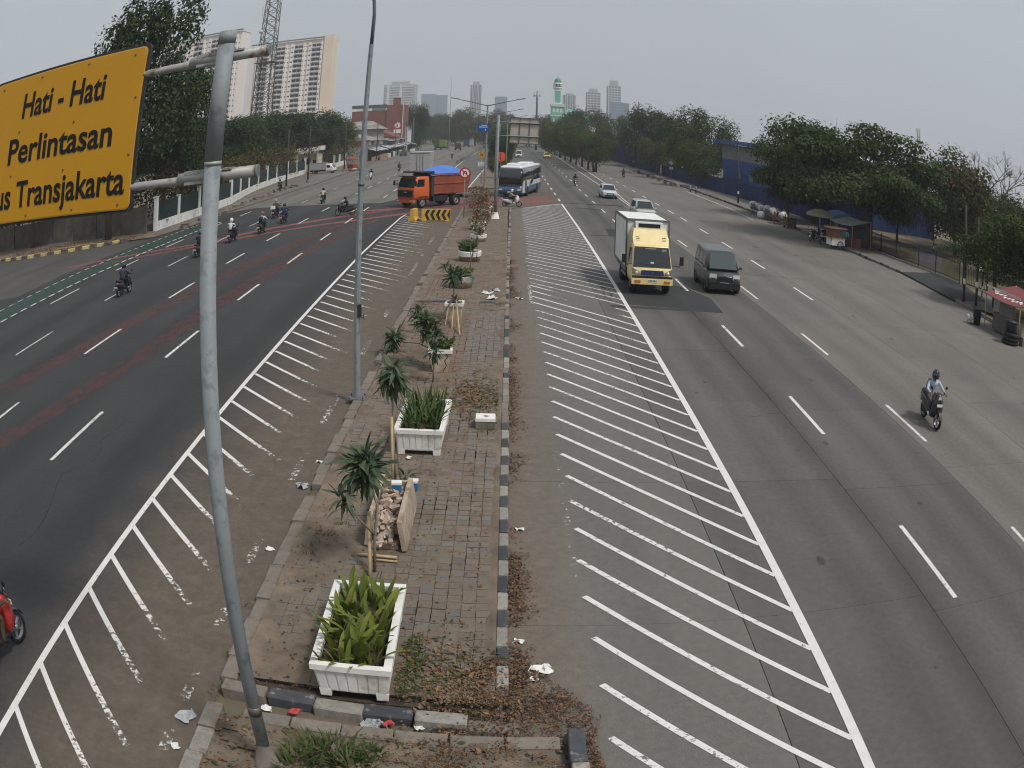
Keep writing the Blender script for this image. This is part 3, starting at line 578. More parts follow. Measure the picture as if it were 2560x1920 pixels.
# --- frangipani saplings: stems with whorls of long leaves
def plum_leaf(L, w, droop):
    b = MB(); vs = []; fs = []; n_ = 5
    for i in range(n_ + 1):
        t = i / n_; ww = w * math.sin(math.pi * min(1, t * 0.93 + 0.05)) ** 0.8; y = L * t; z = -droop * t * t * L
        vs += [(-ww / 2, y, z + .1 * ww), (0, y, z), (ww / 2, y, z + .1 * ww)]
        if i: k = 3 * i; fs += [(k - 3, k - 2, k + 1, k), (k - 2, k - 1, k + 2, k + 1)]
    b.add(vs, fs, smooth=True); return b.mesh('leaf', 'plumeria_leaf', fix=False)
PL = [plum_leaf(.36, .085, .25), plum_leaf(.4, .09, .5), plum_leaf(.32, .08, .8), plum_leaf(.36, .075, .05)]
mat('bark_pale', (0.2, 0.165, 0.13), 0.9, var=0.3, vs=8, bump=0.4, bs=20)
mat('bamboo', (0.42, 0.31, 0.18), 0.7, var=0.2, vs=6)
mat('bark', (0.085, 0.07, 0.055), 0.95, var=0.35, vs=4, bump=0.6, bs=12)
def frangipani(lab, base, stems, whorls, seed, lean=0):
    rr = random.Random(seed); t = thing('frangipani_sapling', lab, 'sapling', base); bx, by, bz = base
    for pts, r0, r1 in stems:
        b = MB(); b.tube([(p[0] - bx, p[1] - by, p[2] - bz) for p in pts], [r0 + (r1 - r0) * i / (len(pts) - 1) for i in range(len(pts))], 7); b.build('stem', 'bark_pale', t)
    for (x, y, z), n_, sc, up in whorls:
        for i in range(int(n_ * 1.7)):
            d = Vector((rr.gauss(0, 1), rr.gauss(0, 1), rr.gauss(up * 1.2 + .25, .75))).normalized()
            o = obj('leaf', rr.choice(PL), t, Vector((x - bx, y - by, z - bz)) + d * .05 * sc + Vector((rr.gauss(0, .06), rr.gauss(0, .06), rr.gauss(0, .07))) * sc)
            o.rotation_euler = (d.to_track_quat('Y', 'Z') @ Euler((0, rr.uniform(-.5, .5), 0)).to_quaternion()).to_euler(); s = sc * rr.uniform(.6, 1.0); o.scale = (s, s, s)
    return t
G_ = KZ
frangipani('frangipani sapling with two leaf heads standing beside the broken brick-filled planter', (-2.0, 12.9, G_), [([(-2.0, 12.9, G_), (-1.98, 13.0, .7), (-1.93, 13.15, 1.2), (-2.1, 13.2, 1.75)], .03, .018), ([(-1.98, 13.0, .75), (-2.2, 12.9, 1.05), (-2.42, 12.8, 1.38)], .02, .012)], [((-2.1, 13.2, 1.82), 80, 1.2, .25), ((-2.16, 13.22, 1.75), 36, 1.1, -.3), ((-2.43, 12.8, 1.42), 20, .9, -.25)], 11)
frangipani('tall bare-stemmed frangipani with drooping leaf head at the left corner of the second planter', (-2.06, 16.6, G_), [([(-2.06, 16.6, G_), (-2.1, 16.8, 1.0), (-2.12, 17.0, 1.6), (-2.13, 17.0, 2.25)], .03, .02), ([(-1.95, 16.7, G_), (-2.03, 16.9, .6), (-2.06, 17.0, 1.1)], .022, .015)], [((-2.12, 17.0, 2.3), 44, 1.1, -.25), ((-2.12, 17.0, 2.15), 26, 1.05, -.7), ((-1.85, 16.6, .35), 12, .8, .1)], 12)
frangipani('frangipani leaning out of the cracked pot with three leaf heads, one almost on the ground', (-1.8, 25.3, KZ + .5), [([(-1.8, 25.3, .6), (-1.9, 25.4, 1.0), (-2.2, 25.6, 1.3)], .03, .02), ([(-1.85, 25.2, .65), (-2.5, 26.4, .62), (-3.3, 27.3, .45)], .025, .018), ([(-1.9, 25.4, .7), (-2.6, 26.9, .8), (-3.2, 27.6, .75)], .018, .012)], [((-2.22, 25.6, 1.4), 60, 1.25, .1), ((-2.0, 25.5, 1.15), 40, 1.2, -.1), ((-2.45, 25.8, 1.6), 26, 1.1, .3), ((-3.38, 27.35, .5), 52, 1.1, .15), ((-3.4, 27.4, .45), 26, 1.05, -.35)], 13)
frangipani('thin frangipani sapling with sparse hanging leaves in front of the cracked pot', (-1.9, 24.1, G_), [([(-1.9, 24.1, G_), (-1.88, 24.15, .6), (-1.9, 24.1, 1.35)], .022, .014)], [((-1.9, 24.1, 1.3), 16, .9, -.5), ((-1.89, 24.1, .95), 18, .9, -.6)], 14)
frangipani('frangipani sapling growing from the beige pot with bamboo stakes', (-1.84, 32.3, KZ + .4), [([(-1.84, 32.3, .5), (-1.83, 32.3, 1.1), (-1.85, 32.3, 1.62)], .026, .018)], [((-1.85, 32.3, 1.7), 52, 1.15, .05), ((-1.9, 32.3, 1.55), 24, 1.0, -.5), ((-2.15, 32.4, 2.0), 14, .9, .2), ((-1.8, 32.3, .75), 22, .8, .3)], 15)
frangipani('thin bare sapling with a few leaves standing behind the green-banded round pot', (-1.68, 42.7, G_), [([(-1.68, 42.7, G_), (-1.66, 42.7, .8), (-1.68, 42.7, 1.6)], .022, .012)], [((-1.68, 42.7, 1.6), 10, .9, .2), ((-1.66, 42.7, 1.1), 7, .8, -.3)], 16)
frangipani('thin dry sapling with wilted leaves by the wide white-rimmed round pot', (-1.5, 46.2, G_), [([(-1.5, 46.2, G_), (-1.5, 46.3, 1.0), (-1.46, 46.3, 1.9)], .022, .012)], [((-1.46, 46.3, 1.9), 14, 1.0, .2), ((-1.5, 46.3, 1.4), 10, .9, -.3)], 17)
# small leafy fill of the far pots, and the pinkish shrubs by the crossing
def tuft(lab, loc, r, h, n_, m, seed, name='leafy_shrub', cat='shrub', s=0.13, parts=True):
    rr = random.Random(seed); t = thing(name, lab, cat, loc); b = MB(); st = MB()
    for i in range(n_):
        a = rr.uniform(0, 6.28); q = r * math.sqrt(rr.random()); z = h * rr.random() ** .7; q *= 0.5 + 0.7 * z / h
        c = Vector((q * math.cos(a), q * math.sin(a), z)); d = Vector((rr.gauss(0, 1), rr.gauss(0, 1), rr.gauss(.3, .8))).normalized(); u = d.orthogonal().normalized(); w = d.cross(u); L = s * rr.uniform(.6, 1.3)
        b.add([c, c + u * L * .5 + w * L * .28, c + u * L, c + u * L * .5 - w * L * .28], [(0, 1, 2, 3)], rr.randrange(len(m)))
    b.build('foliage', m, t, fix=False, kind='stuff')
    for i in range(5):
        a = i * 1.3; st.tube([(0, 0, 0), (r * .3 * math.cos(a), r * .3 * math.sin(a), h * .5), (r * .6 * math.cos(a), r * .6 * math.sin(a), h * .9)], [.015, .01, .006], 5)
    st.build('stems', 'bark_pale', t, kind='stuff'); return t
tuft('small dark leafy plant filling the green-banded round pot', (-1.93, 38.9, .56), .48, .32, 420, ['strap_dark'], 21, 'pot_plant', 'plant', .14)
tuft('bushy dark plant filling the wide white-rimmed round pot', (-2.0, 46.7, .58), .5, .5, 520, ['strap_dark'], 22, 'pot_plant', 'plant', .14)
tuft('small dark plant filling the cracked square pot', (-1.72, 25.35, .68), .3, .28, 300, ['strap_dark'], 23, 'pot_plant', 'plant', .12)
tuft('dry leafy plant spilling over the low pale round pot', (-1.75, 55, .5), .6, 1.0, 500, ['strap_dark', 'dry_leaf'], 24, 'pot_plant', 'plant', .13)
tuft('brown and green twiggy shrub in the small white planter before the chevron barrier', (-1.9, 61.3, .5), .6, 1.3, 380, ['grass_leaf', 'dry_leaf', 'pink_leaf'], 25, 'leafy_shrub', 'shrub', .16)
tuft('pink-leaved shrub at the foot of the double-armed street lamp', (-2.2, 74.0, .5), .9, 1.7, 520, ['pink_leaf', 'grass_leaf', 'dry_leaf'], 26, 'leafy_shrub', 'shrub', .18)
tuft('straggly pinkish shrub between chevron barrier and street lamp', (-1.5, 67.0, .12), .6, 1.5, 300, ['grass_leaf', 'dry_leaf', 'pink_leaf'], 27, 'leafy_shrub', 'shrub', .16)
tuft('magenta-tinged low shrub at the very end of the median by the crossing', (-2.8, 78.0, .12), 1.1, 1.2, 520, ['pink_leaf', 'grass_leaf', 'pink_leaf'], 28, 'leafy_shrub', 'shrub', .16)
# ================================================================ trees
leafmat('leaf_rain', (0.03, 0.052, 0.022), (0.062, 0.088, 0.036), tr=.15); leafmat('leaf_mid', (0.038, 0.066, 0.022), (0.088, 0.112, 0.042), tr=.15); leafmat('leaf_olive', (0.066, 0.074, 0.026), (0.125, 0.122, 0.05), tr=.15)
leafmat('leaf_brown', (0.07, 0.056, 0.024), (0.13, 0.105, 0.05), tr=.15); leafmat('leaf_deep', (0.022, 0.042, 0.02), (0.048, 0.07, 0.034), tr=.1); leafmat('flower_red', (0.55, 0.06, 0.035), (0.4, 0.04, 0.03))
CRD = {}
def crown_mesh(name, rx, rz, n_, s, m, seed, sub=26, flat_=0.0, subr=0.36, gap=0.0, layers=False):
    """many small leaf sprays on lumpy shells spread through the crown's volume (unit: metres, centre at origin)"""
    rr = random.Random(seed); b = MB(); blobs = []
    for i in range(sub):
        a = rr.uniform(0, 6.28); q = math.sqrt(rr.random()) * (1 - subr * .75); zz = rr.uniform(-.75, .85) * math.sqrt(max(0.05, 1 - q * q)); k = subr * rr.uniform(.7, 1.25)
        blobs.append((Vector((q * math.cos(a) * rx, q * math.sin(a) * rx, zz * rz)), k))
    for i in range(n_):
        c, k = rr.choice(blobs); d = Vector((rr.gauss(0, 1), rr.gauss(0, 1), rr.gauss(.25, .9))).normalized(); q = rr.uniform(.62, 1.05) if rr.random() < .85 else rr.uniform(1.0, 1.25)
        p = c + Vector((d.x * k * rx * q, d.y * k * rx * q, d.z * k * (rz * 1.25) * q * (0.6 if layers else 1)))
        nn = (d + Vector((rr.gauss(0, .55), rr.gauss(0, .55), rr.gauss(.5, .5)))).normalized(); u = nn.orthogonal().normalized(); u = (Matrix.Rotation(rr.uniform(0, 6.28), 3, nn) @ u); w = nn.cross(u); L = s * rr.uniform(.6, 1.35)
        mi = 0 if len(m) == 1 else (0 if rr.random() < .72 else rr.randrange(1, len(m)))
        b.add([p - u * L * .5, p + w * L * .32 + nn * L * .06, p + u * L * .5 - nn * L * .05, p - w * L * .32 + nn * L * .06], [(0, 1, 2, 3)], mi)
    rs = sorted(math.hypot(v[0], v[1]) for v in b.v); zs = sorted(v[2] for v in b.v); CRD[seed] = (rs[int(len(rs) * .985)], zs[int(len(zs) * .997)], zs[int(len(zs) * .01)])
    return b.mesh(name, m, fix=False), blobs
CR = {'rain': crown_mesh('crown', 6.0, 3.4, 30000, .25, ['leaf_rain', 'leaf_mid'], 31, 46, layers=True, subr=.3), 'mid': crown_mesh('crown', 4.2, 3.6, 15000, .24, ['leaf_mid', 'leaf_rain'], 32, 34, subr=.32), 'olive': crown_mesh('crown', 4.0, 3.2, 13000, .24, ['leaf_olive', 'leaf_mid', 'leaf_brown'], 33, 32, subr=.32), 'deep': crown_mesh('crown', 4.4, 3.6, 15000, .26, ['leaf_deep', 'leaf_rain'], 34, 32, subr=.32), 'wispy': crown_mesh('crown', 4.0, 4.6, 15000, .22, ['leaf_rain', 'leaf_deep'], 35, 48, subr=.24)}
TRK = {}
def trunk_mesh(kind, h, spread, r0, seed, m='bark', twin=False):
    key = (kind, round(h, 1), twin)
    rr = random.Random(seed); b = MB(); c, bl = CR[kind]
    for tw in ((-.25, .25) if twin else (0,)):
        top = Vector((rr.uniform(-.2, .2) + tw * 2, rr.uniform(-.2, .2), h * .62)); b.tube([(tw, 0, -.1), (tw * 1.3 + rr.uniform(-.1, .1), rr.uniform(-.1, .1), h * .3), top], [r0 * 1.25, r0, r0 * .8], 9)
        for i in range(6):
            p = bl[(i * 3) % len(bl)][0] * spread + Vector((0, 0, h)); mid = top.lerp(p, .5) + Vector((0, 0, .2)); b.tube([top - Vector((0, 0, .2)), mid, p], [r0 * .55, r0 * .32, r0 * .12], 6)
    return b.mesh('trunk', m)
def tree(name, lab, x, y, kind, top, rad, group, hscale=None, z0=0.0, seed=0, bark='bark', r0=0.2, twin=False, low=None, off=(0, 0)):
    """x, y base; top = crown top height; rad = crown radius"""
    base = CRD[{'rain': 31, 'mid': 32, 'olive': 33, 'deep': 34, 'wispy': 35}[kind]]
    s = rad / base[0]; low = LOW.get(kind, 1.6) if low is None else low; sz = (top - low) / (base[1] - base[2]); cz = top - base[1] * sz
    t = thing(name, lab, 'tree', (x, y, z0), random.Random(seed + 5).uniform(0, 6.28) if off == (0, 0) else 0.0, group)
    o = obj('crown', CR[kind][0], t, (off[0], off[1], cz)); o.scale = (s, s, sz)
    tm = trunk_mesh(kind, max(cz, 1.0), s * .8, r0, seed, bark, twin); obj('trunk', tm, t); return t
LOW = {'rain': 3.0, 'mid': 1.8, 'olive': 2.0, 'deep': 1.8, 'wispy': 8.0}
GRP = 'trees along the blue wall'
tree('rain_tree', 'wide dark rain tree shading the snack cart at the near end of the blue wall', 30.6, 70, 'rain', 11.2, 8.6, GRP, 1.15, seed=1, r0=.3, low=3.6)
tree('rain_tree', 'rain tree spreading over the blue wall behind the line of rubbish carts', 31.8, 88, 'rain', 10.6, 7.0, GRP, 1.1, seed=2, r0=.3, low=2.8)
tree('street_tree', 'low leafy tree hiding the corner of the blue factory beside the rubbish carts', 29.3, 90, 'mid', 6.4, 3.0, GRP, .72, seed=3, r0=.16)
tree('street_tree', 'big rounded tree rising behind the blue wall left of the factory roof', 33, 152, 'mid', 13.8, 6.8, GRP, 1.25, seed=4, r0=.3)
tree('street_tree', 'bright small tree in front of the big rounded tree, trunk on the pavement', 28.2, 134, 'mid', 7.6, 3.7, GRP, .85, seed=5, r0=.15)
tree('street_tree', 'slim tree with pale forked trunk on the pavement by the diamond sign', 28.2, 170, 'olive', 8.6, 4.2, GRP, .9, seed=6, r0=.18, bark='bark_pale')
tree('street_tree', 'tall dense tree behind the blue wall beyond the forked trunk', 31.5, 205, 'deep', 15.0, 7.4, GRP, 1.45, seed=7, r0=.3)
tree('street_tree', 'dark tree behind the blue wall between the dense tree and the factory', 34, 178, 'deep', 12.2, 6.0, GRP, 1.25, seed=8, r0=.3)
tree('street_tree', 'broad dark tree right of the green mosque tower', 24, 285, 'deep', 16.2, 8.4, GRP, 1.6, seed=9, r0=.35)
tree('street_tree', 'dark tree filling the gap beyond the tall dense tree', 30, 245, 'mid', 13.4, 6.5, GRP, 1.4, seed=10, r0=.3)
G2 = 'slender trees on the frontage divider'
for i, (x, y, top, rad) in enumerate([(15.6, 166, 7.2, 3.4), (15.2, 176, 8.4, 3.8), (14.9, 188, 9.2, 4.2), (14.6, 200, 9.6, 4.2), (14.3, 214, 10.0, 4.6), (14.0, 230, 10.6, 4.8), (13.8, 250, 11.2, 5.0), (13.5, 275, 11.6, 5.4), (13.0, 305, 12.0, 5.6)]):
    tree('divider_tree', ('nearest slender tree with twin dark trunks on the frontage divider' if i == 0 else '%s slender tree from the near end of the frontage divider' % ('second', 'third', 'fourth', 'fifth', 'sixth', 'seventh', 'eighth', 'ninth')[i - 1]), x, y, 'olive' if i % 2 else 'mid', top, rad, G2, rad / 4.9 * 1.05, seed=20 + i, r0=.2, twin=(i == 0))
G3 = 'trees where the roads vanish'
for i, (x, y, top, rad, k) in enumerate([(-6, 380, 17, 9, 'olive'), (-16, 420, 19, 10, 'olive'), (-26, 440, 18.5, 9, 'mid'), (-33, 470, 17, 9, 'mid'), (3, 400, 15.5, 8, 'olive'), (9, 430, 16, 9, 'brown' if False else 'olive'), (17, 440, 17, 9, 'mid'), (-44, 520, 17.5, 9, 'deep'), (26, 400, 15.5, 8, 'deep'), (-52, 560, 15, 9, 'deep'), (-3, 330, 11, 5, 'olive')]):
    tree('distant_tree', ['olive tree beside the double-armed street lamp where the median vanishes', 'tallest olive-brown tree above the vanishing left road', 'rounded green tree left of the tallest one above the far left road', 'dark tree above the green tipper truck on the far left road', 'brownish tree showing between lamp pole and grey sign back', 'brown-green tree just right of the grey sign back', 'green tree below the telecom monopole', 'dark tree behind the far end of the shops', 'dark tree below the green mosque tower', 'hazy tree furthest left beyond the shops', 'small olive tree on the median behind the lamp pole'][i], x, y, k, top, rad, G3, top / 17, seed=40 + i, r0=.35)
G6 = 'small trees on the median beyond the crossing'
for i, (x, y, top, rad, k) in enumerate([(-1.6, 128, 3.4, 1.5, 'olive'), (-1.4, 158, 6.0, 2.3, 'deep'), (-1.6, 178, 6.8, 2.6, 'mid'), (-1.5, 198, 7.6, 3.0, 'deep'), (-1.6, 222, 8.4, 3.2, 'mid'), (-1.6, 252, 9.4, 3.6, 'olive')]):
    tree('median_tree', ['small bush-like tree just beyond the amber diamond sign', 'dark slim tree behind the orange-red sign', 'second tree along the median behind the orange-red sign', 'third tree along the median behind the orange-red sign', 'fourth tree along the median behind the orange-red sign', 'last small tree on the median before the roads vanish'][i], x, y, k, top, rad, G6, None, seed=120 + i, r0=.13, low=.9)
G4 = 'trees left of the left road'
tree('tall_tree', 'tall feathery tree rising above the yellow sign on the left', -33.6, 65.4, 'wispy', 22.6, 6.6, G4, 1.55, seed=60, r0=.3, off=(2.6, 1.5))
tree('tall_tree', 'second tall thin-leaved tree just right of the feathery one, in front of the tower block', -30.9, 78, 'wispy', 15.5, 4.2, G4, 1.1, seed=61, r0=.2, low=4.0)
for i, (x, y, top, rad, k) in enumerate([(-36.5, 74, 9.5, 4.4, 'mid'), (-35.6, 84, 10.5, 4.6, 'mid'), (-37, 95, 11.0, 5.0, 'deep'), (-38, 108, 10.6, 5.2, 'deep'), (-40, 122, 11.2, 5.4, 'mid'), (-41, 138, 11.2, 6.0, 'deep'), (-40.5, 156, 12.2, 6.2, 'deep'), (-39, 174, 12.6, 6.4, 'deep'), (-37.5, 190, 10.8, 4.6, 'olive'), (-46, 160, 12.4, 6.5, 'deep'), (-44, 66, 10, 4.6, 'deep'), (-40, 70, 9.5, 4.2, 'mid')]):
    tree('roadside_tree', 'leafy tree behind the white-pillared fence, %s' % ['above the start of the fence', 'second from the start of the fence', 'third from the start of the fence', 'left of the near electricity pole', 'above the near electricity pole', 'left of the gatehouse', 'behind the gatehouse', 'dark and round, right of the gatehouse', 'vine-covered at the end of the fence', 'furthest back behind the gatehouse', 'left edge behind the yellow sign', 'behind the yellow sign near the big trunk'][i], x, y, k, top, rad * 1.1, G4, None, seed=70 + i, r0=.22, low=4.6)
tree('round_tree', 'round dark green tree right of the red brick building', -34, 325, 'deep', 18.2, 5.6, None, 1.9, seed=90, r0=.35)
tree('round_tree', 'small tree left of the red brick building above the roadside hedge', -46, 230, 'mid', 12.5, 4.2, None, 1.0, seed=91, r0=.25)
G5 = 'trees inside the fenced ground'
tree('flame_tree', 'olive flame tree dotted with red flowers behind the black railing fence', 45.5, 76, 'olive', 11.4, 6.6, G5, 1.0, seed=95, r0=.2, low=2.2)
tree('lawn_tree', 'brownish tree filling the gap between flame tree and shed', 53, 84, 'olive', 9.0, 5.0, G5, 1.0, seed=195, r0=.2, low=1.0)
tree('lawn_tree', 'dark green tree in front of the pale shed behind the lawn', 60, 88, 'deep', 8.6, 5.0, G5, 1.0, seed=196, r0=.2, low=1.0)
tree('lawn_tree', 'small tree standing on the fenced lawn beside the dark wall', 38.8, 79, 'mid', 5.6, 2.6, G5, .6, seed=96, r0=.14)
tree('corner_tree', 'glossy leaved tree with several thin trunks at the kerb on the right edge', 30.6, 44.5, 'mid', 6.3, 4.1, G5, .72, seed=97, r0=.09, twin=True, low=2.3)
tree('corner_tree', 'leafy tree hanging over the red-roofed stall at the right edge', 34.0, 41.5, 'mid', 7.2, 4.8, G5, .95, seed=98, r0=.12, low=2.2)
tree('corner_tree', 'dark tree beyond the railing fence at the far right edge', 46, 59, 'mid', 8.8, 5.4, G5, .95, seed=99, r0=.16, low=1.2)
tree('corner_tree', 'olive tree at the extreme right edge behind the railing fence', 53, 66, 'olive', 8.4, 5.0, G5, .95, seed=199, r0=.16, low=1.0)
# red flowers of the flame tree
ft = [o for o in bpy.data.objects if o.name.startswith('flame_tree')][0]
b = MB(); rr = random.Random(5)
for c in ((-1.8, -3.6, 9.3), (0.6, -4.2, 9.2), (-2.4, -4.0, 7.8), (-1.2, -4.6, 6.0), (1.6, -3.9, 9.0)):
    for i in range(60):
        p = Vector(c) + Vector((rr.gauss(0, .45), rr.gauss(0, .3), rr.gauss(0, .22))); u = Vector((rr.gauss(0, 1), rr.gauss(0, 1), rr.gauss(0, 1))).normalized(); w = u.orthogonal().normalized(); L = .13
        b.add([p, p + u * L + w * L * .5, p + u * L * 1.6, p + u * L - w * L * .5], [(0, 1, 2, 3)])
fl = b.build('flowers', 'flower_red', ft, fix=False, kind='stuff'); fl.rotation_euler = (0, 0, -ft.rotation_euler.z)
# bare tree at the right edge
bt = thing('bare_tree', 'nearly leafless tree with seed pods against the sky at the right edge', 'tree', (47.5, 68, 0)); b = MB(); rr = random.Random(8); tips = []
def branch(p, d, L, r, k):
    q = p + d * L; b.tube([p, p.lerp(q, .5) + Vector((rr.gauss(0, .05 * L), rr.gauss(0, .05 * L), .04 * L)), q], [r, r * .8, r * .6], 5)
    if k == 0: tips.append(q); return
    for i in range(3 if k > 1 else 4):
        dd = (d + Vector((rr.gauss(0, .55), rr.gauss(0, .55), rr.gauss(.15, .35)))).normalized(); branch(q, dd, L * rr.uniform(.6, .8), r * .6, k - 1)
branch(Vector((0, 0, -.1)), Vector((0, 0, 1)), 4.6, .2, 4); b.build('trunk', 'bark', bt, fix=False)
b = MB()
for q in tips:
    for i in range(5):
        p = q + Vector((rr.gauss(0, .25), rr.gauss(0, .25), rr.gauss(-.1, .2))); u = Vector((rr.gauss(0, .5), rr.gauss(0, .5), -1)).normalized(); w = u.orthogonal().normalized(); L = rr.uniform(.15, .35)
        b.add([p, p + u * L * .5 + w * .05, p + u * L, p + u * L * .5 - w * .05], [(0, 1, 2, 3)])
b.build('crown', 'leaf_brown', bt, fix=False)
# hedges behind the left fence
def hedge(lab, pts, w, h, n_, m, seed, z0=0.4):
    rr = random.Random(seed); b = MB(); t = thing('hedge', lab, 'hedge', (pts[0][0], pts[0][1], 0)); ox, oy = pts[0]
    for i in range(n_):
        k = rr.randrange(len(pts) - 1); f = rr.random(); (x0, y0), (x1, y1) = pts[k], pts[k + 1]; x, y_ = x0 + (x1 - x0) * f, y0 + (y1 - y0) * f
        hh = h * (0.85 + .3 * nz(x, y_, .35)); z = z0 + (hh - z0) * rr.random() ** .6; side = rr.uniform(-1, 1) * w * (.5 - .25 * z / hh)
        p = Vector((x + side - ox, y_ + rr.uniform(-.4, .4) - oy, z)); u = Vector((rr.gauss(0, 1), rr.gauss(0, 1), rr.gauss(0, .7))).normalized(); ww = u.cross(Vector((rr.gauss(0, 1), rr.gauss(0, 1), rr.gauss(0, 1)))).normalized(); L = rr.uniform(.18, .4)
        b.add([p - u * L * .5, p + ww * L * .33, p + u * L * .5, p - ww * L * .33], [(0, 1, 2, 3)], 0 if rr.random() < .6 else rr.randrange(len(m)))
    b.build('foliage', m, t, fix=False, kind='stuff')
    s = MB()
    for k in range(8):
        f = (k + .5) / 8 * (len(pts) - 1); i = int(f); x, y_ = [pts[i][j] + (pts[i + 1][j] - pts[i][j]) * (f - i) for j in (0, 1)]; s.tube([(x - ox, y_ - oy, -.1), (x - ox, y_ - oy, h * .7)], .06, 6)
    s.build('stems', 'bark', t, kind='stuff')
hedge('tall brownish hedge overhanging the first stretch of the white-pillared fence', [(-30.5, 70), (-30.8, 90), (-33.0, 104)], 2.0, 5.4, 11000, ['leaf_brown', 'leaf_olive', 'leaf_mid'], 101)
hedge('tall brown-green hedge behind the fence up to the gatehouse', [(-33.6, 106), (-35.4, 125), (-36.3, 148)], 2.4, 6.2, 10000, ['leaf_brown', 'leaf_olive', 'leaf_rain'], 102)
hedge('high vine-covered hedge wall ending at the first shop', [(-36.5, 176), (-36.8, 190), (-35.5, 206)], 3.5, 8.2, 6500, ['leaf_olive', 'leaf_rain', 'leaf_brown'], 103)
hedge('dark undergrowth behind the old wall under the yellow sign', [(-60, 68), (-44, 68), (-31, 73)], 2.5, 5.2, 8000, ['leaf_deep', 'leaf_rain', 'leaf_brown'], 104, 1.0)
# ================================================================ poles and signs
mat('galv', (0.235, 0.258, 0.27), 0.65, var=0.16, vs=2.5, metal=0.08, bump=0.08, bs=12, col2=(0.15, 0.168, 0.18), c2s=5, c2t=0.58, c2w=0.06)
mat('galv_dark', (0.13, 0.14, 0.148), 0.5, var=0.2, vs=3, metal=0.3, col2=(0.16, 0.16, 0.16), c2s=6, c2t=0.6)
mat('galv_rust', (0.38, 0.385, 0.37), 0.6, var=0.2, vs=5, metal=0.3, col2=(0.16, 0.085, 0.045), c2s=5, c2t=0.58, c2w=0.06)
mat('sign_yellow', (0.52, 0.255, 0.006), 0.38, var=0.04, vs=1.5, spec=0.5)
mat('sign_edge', (0.62, 0.34, 0.08), 0.5, var=0.05); mat('sign_back', (0.035, 0.035, 0.034), 0.6, var=0.2); mat('ink', (0.012, 0.012, 0.013), 0.55, var=0)
mat('sign_white', (0.74, 0.74, 0.72), 0.5, var=0.06); mat('sign_red', (0.5, 0.02, 0.025), 0.45, var=0.06); mat('sign_blue', (0.02, 0.085, 0.3), 0.45, var=0.06); mat('sign_amber', (0.68, 0.33, 0.015), 0.45, var=0.06)
mat('board_back', (0.43, 0.39, 0.33), 0.6, var=0.1, vs=1.5, metal=0.2); mat('frame_dark', (0.10, 0.095, 0.085), 0.7, var=0.2); mat('bolt_steel', (0.15, 0.14, 0.13), 0.5, metal=0.6, var=0.1)
# near sign pole
px, py = -2.74, 7.42
pole = thing('sign_pole', 'tall leaning galvanised steel pole carrying the yellow warning sign', 'pole', (px, py, 0.05))
lean = Vector((0.14, 0.02, 8.1)); L_ = lambda z: lean * (z / 8.1)
b = MB(); b.tube([L_(-0.3), L_(3), L_(6.84)], [.083, .0825, .082], 20); b.build('shaft', 'galv', pole)
b = MB(); b.tube([L_(6.80), L_(7.97)], [.087, .087], 20); b.tube([L_(7.965), L_(8.1)], [.091, .091], 20); b.build('upper_sleeve', 'galv', pole)
b = MB(); b.tube([L_(6.765), L_(6.80)], [.089, .089], 20); b.build('joint_ring', 'galv_rust', pole)
b = MB(); b.tube([L_(0.88), L_(1.02)], [.0885, .087], 20); b.build('seam_band', 'bolt_steel', pole)
b = MB(); b.lathe([(.083, .38), (.16, .05), (.2, .03), (.2, -.1)], n=16); b.build('footing', 'kerb_concrete', pole)
for z, r in ((7.84, .043), (6.66, .043)):
    o = L_(z); b = MB(); b.tube([(-2.5, .17, z - .015), (-0.3, .165, z - .02), (o.x - .1, .165, z)], [r * .92, r, r], 14); b.tube([(o.x - .42, .165, z - .005), (o.x + .02, .16, z), (o.x + .42, .16, z + .01)], [.058] * 3, 16); arm = b.build('arm', 'galv_rust', pole)
    c = MB(); c.box((o.x - .2, .165, z + .05), (.28, .1, .035)); c.box((o.x - .2, .165, z - .05), (.28, .1, .03)); c.box((o.x + .12, .16, z + .055), (.1, .12, .02)); c.build('clamp', 'galv_rust', pole)
    d = MB(); d.tube([(o.x + .40, .16, z + .01), (o.x + .425, .16, z + .01)], .06, 16); d.build('end_cap', 'galv', pole)
sg = thing('warning_sign', 'large yellow road sign with black text lines hung beside the leaning pole', 'sign', (-4.79, 7.545, 7.37)); sg.rotation_euler = (0, R(1.7), 0)
def rounded(w, h, r, y, n_=6):
    pts = []
    for cx, cz, a0 in ((w / 2 - r, h / 2 - r, 0), (-w / 2 + r, h / 2 - r, 90), (-w / 2 + r, -h / 2 + r, 180), (w / 2 - r, -h / 2 + r, 270)):
        for k in range(n_ + 1): a = R(a0 + 90 * k / n_); pts.append((cx + r * math.cos(a), y, cz + r * math.sin(a)))
    return pts
def plate(name, w, h, r, t, m, parent, y=0.0):
    b = MB(); b.loft([rounded(w, h, r, y), rounded(w, h, r, y + t)], smooth=False); return b.build(name, m, parent)
plate('backing', 2.46, 1.78, .07, .05, 'sign_back', sg, .012)
plate('border', 2.40, 1.72, .07, .008, 'sign_edge', sg, .003); plate('face', 2.375, 1.695, .06, .006, 'sign_yellow', sg, -.004)
b = MB(); b.box((0, .1, .62), (2.3, .05, .06)); b.box((0, .1, -.62), (2.3, .05, .06)); b.build('rear_rail', 'galv_dark', sg)
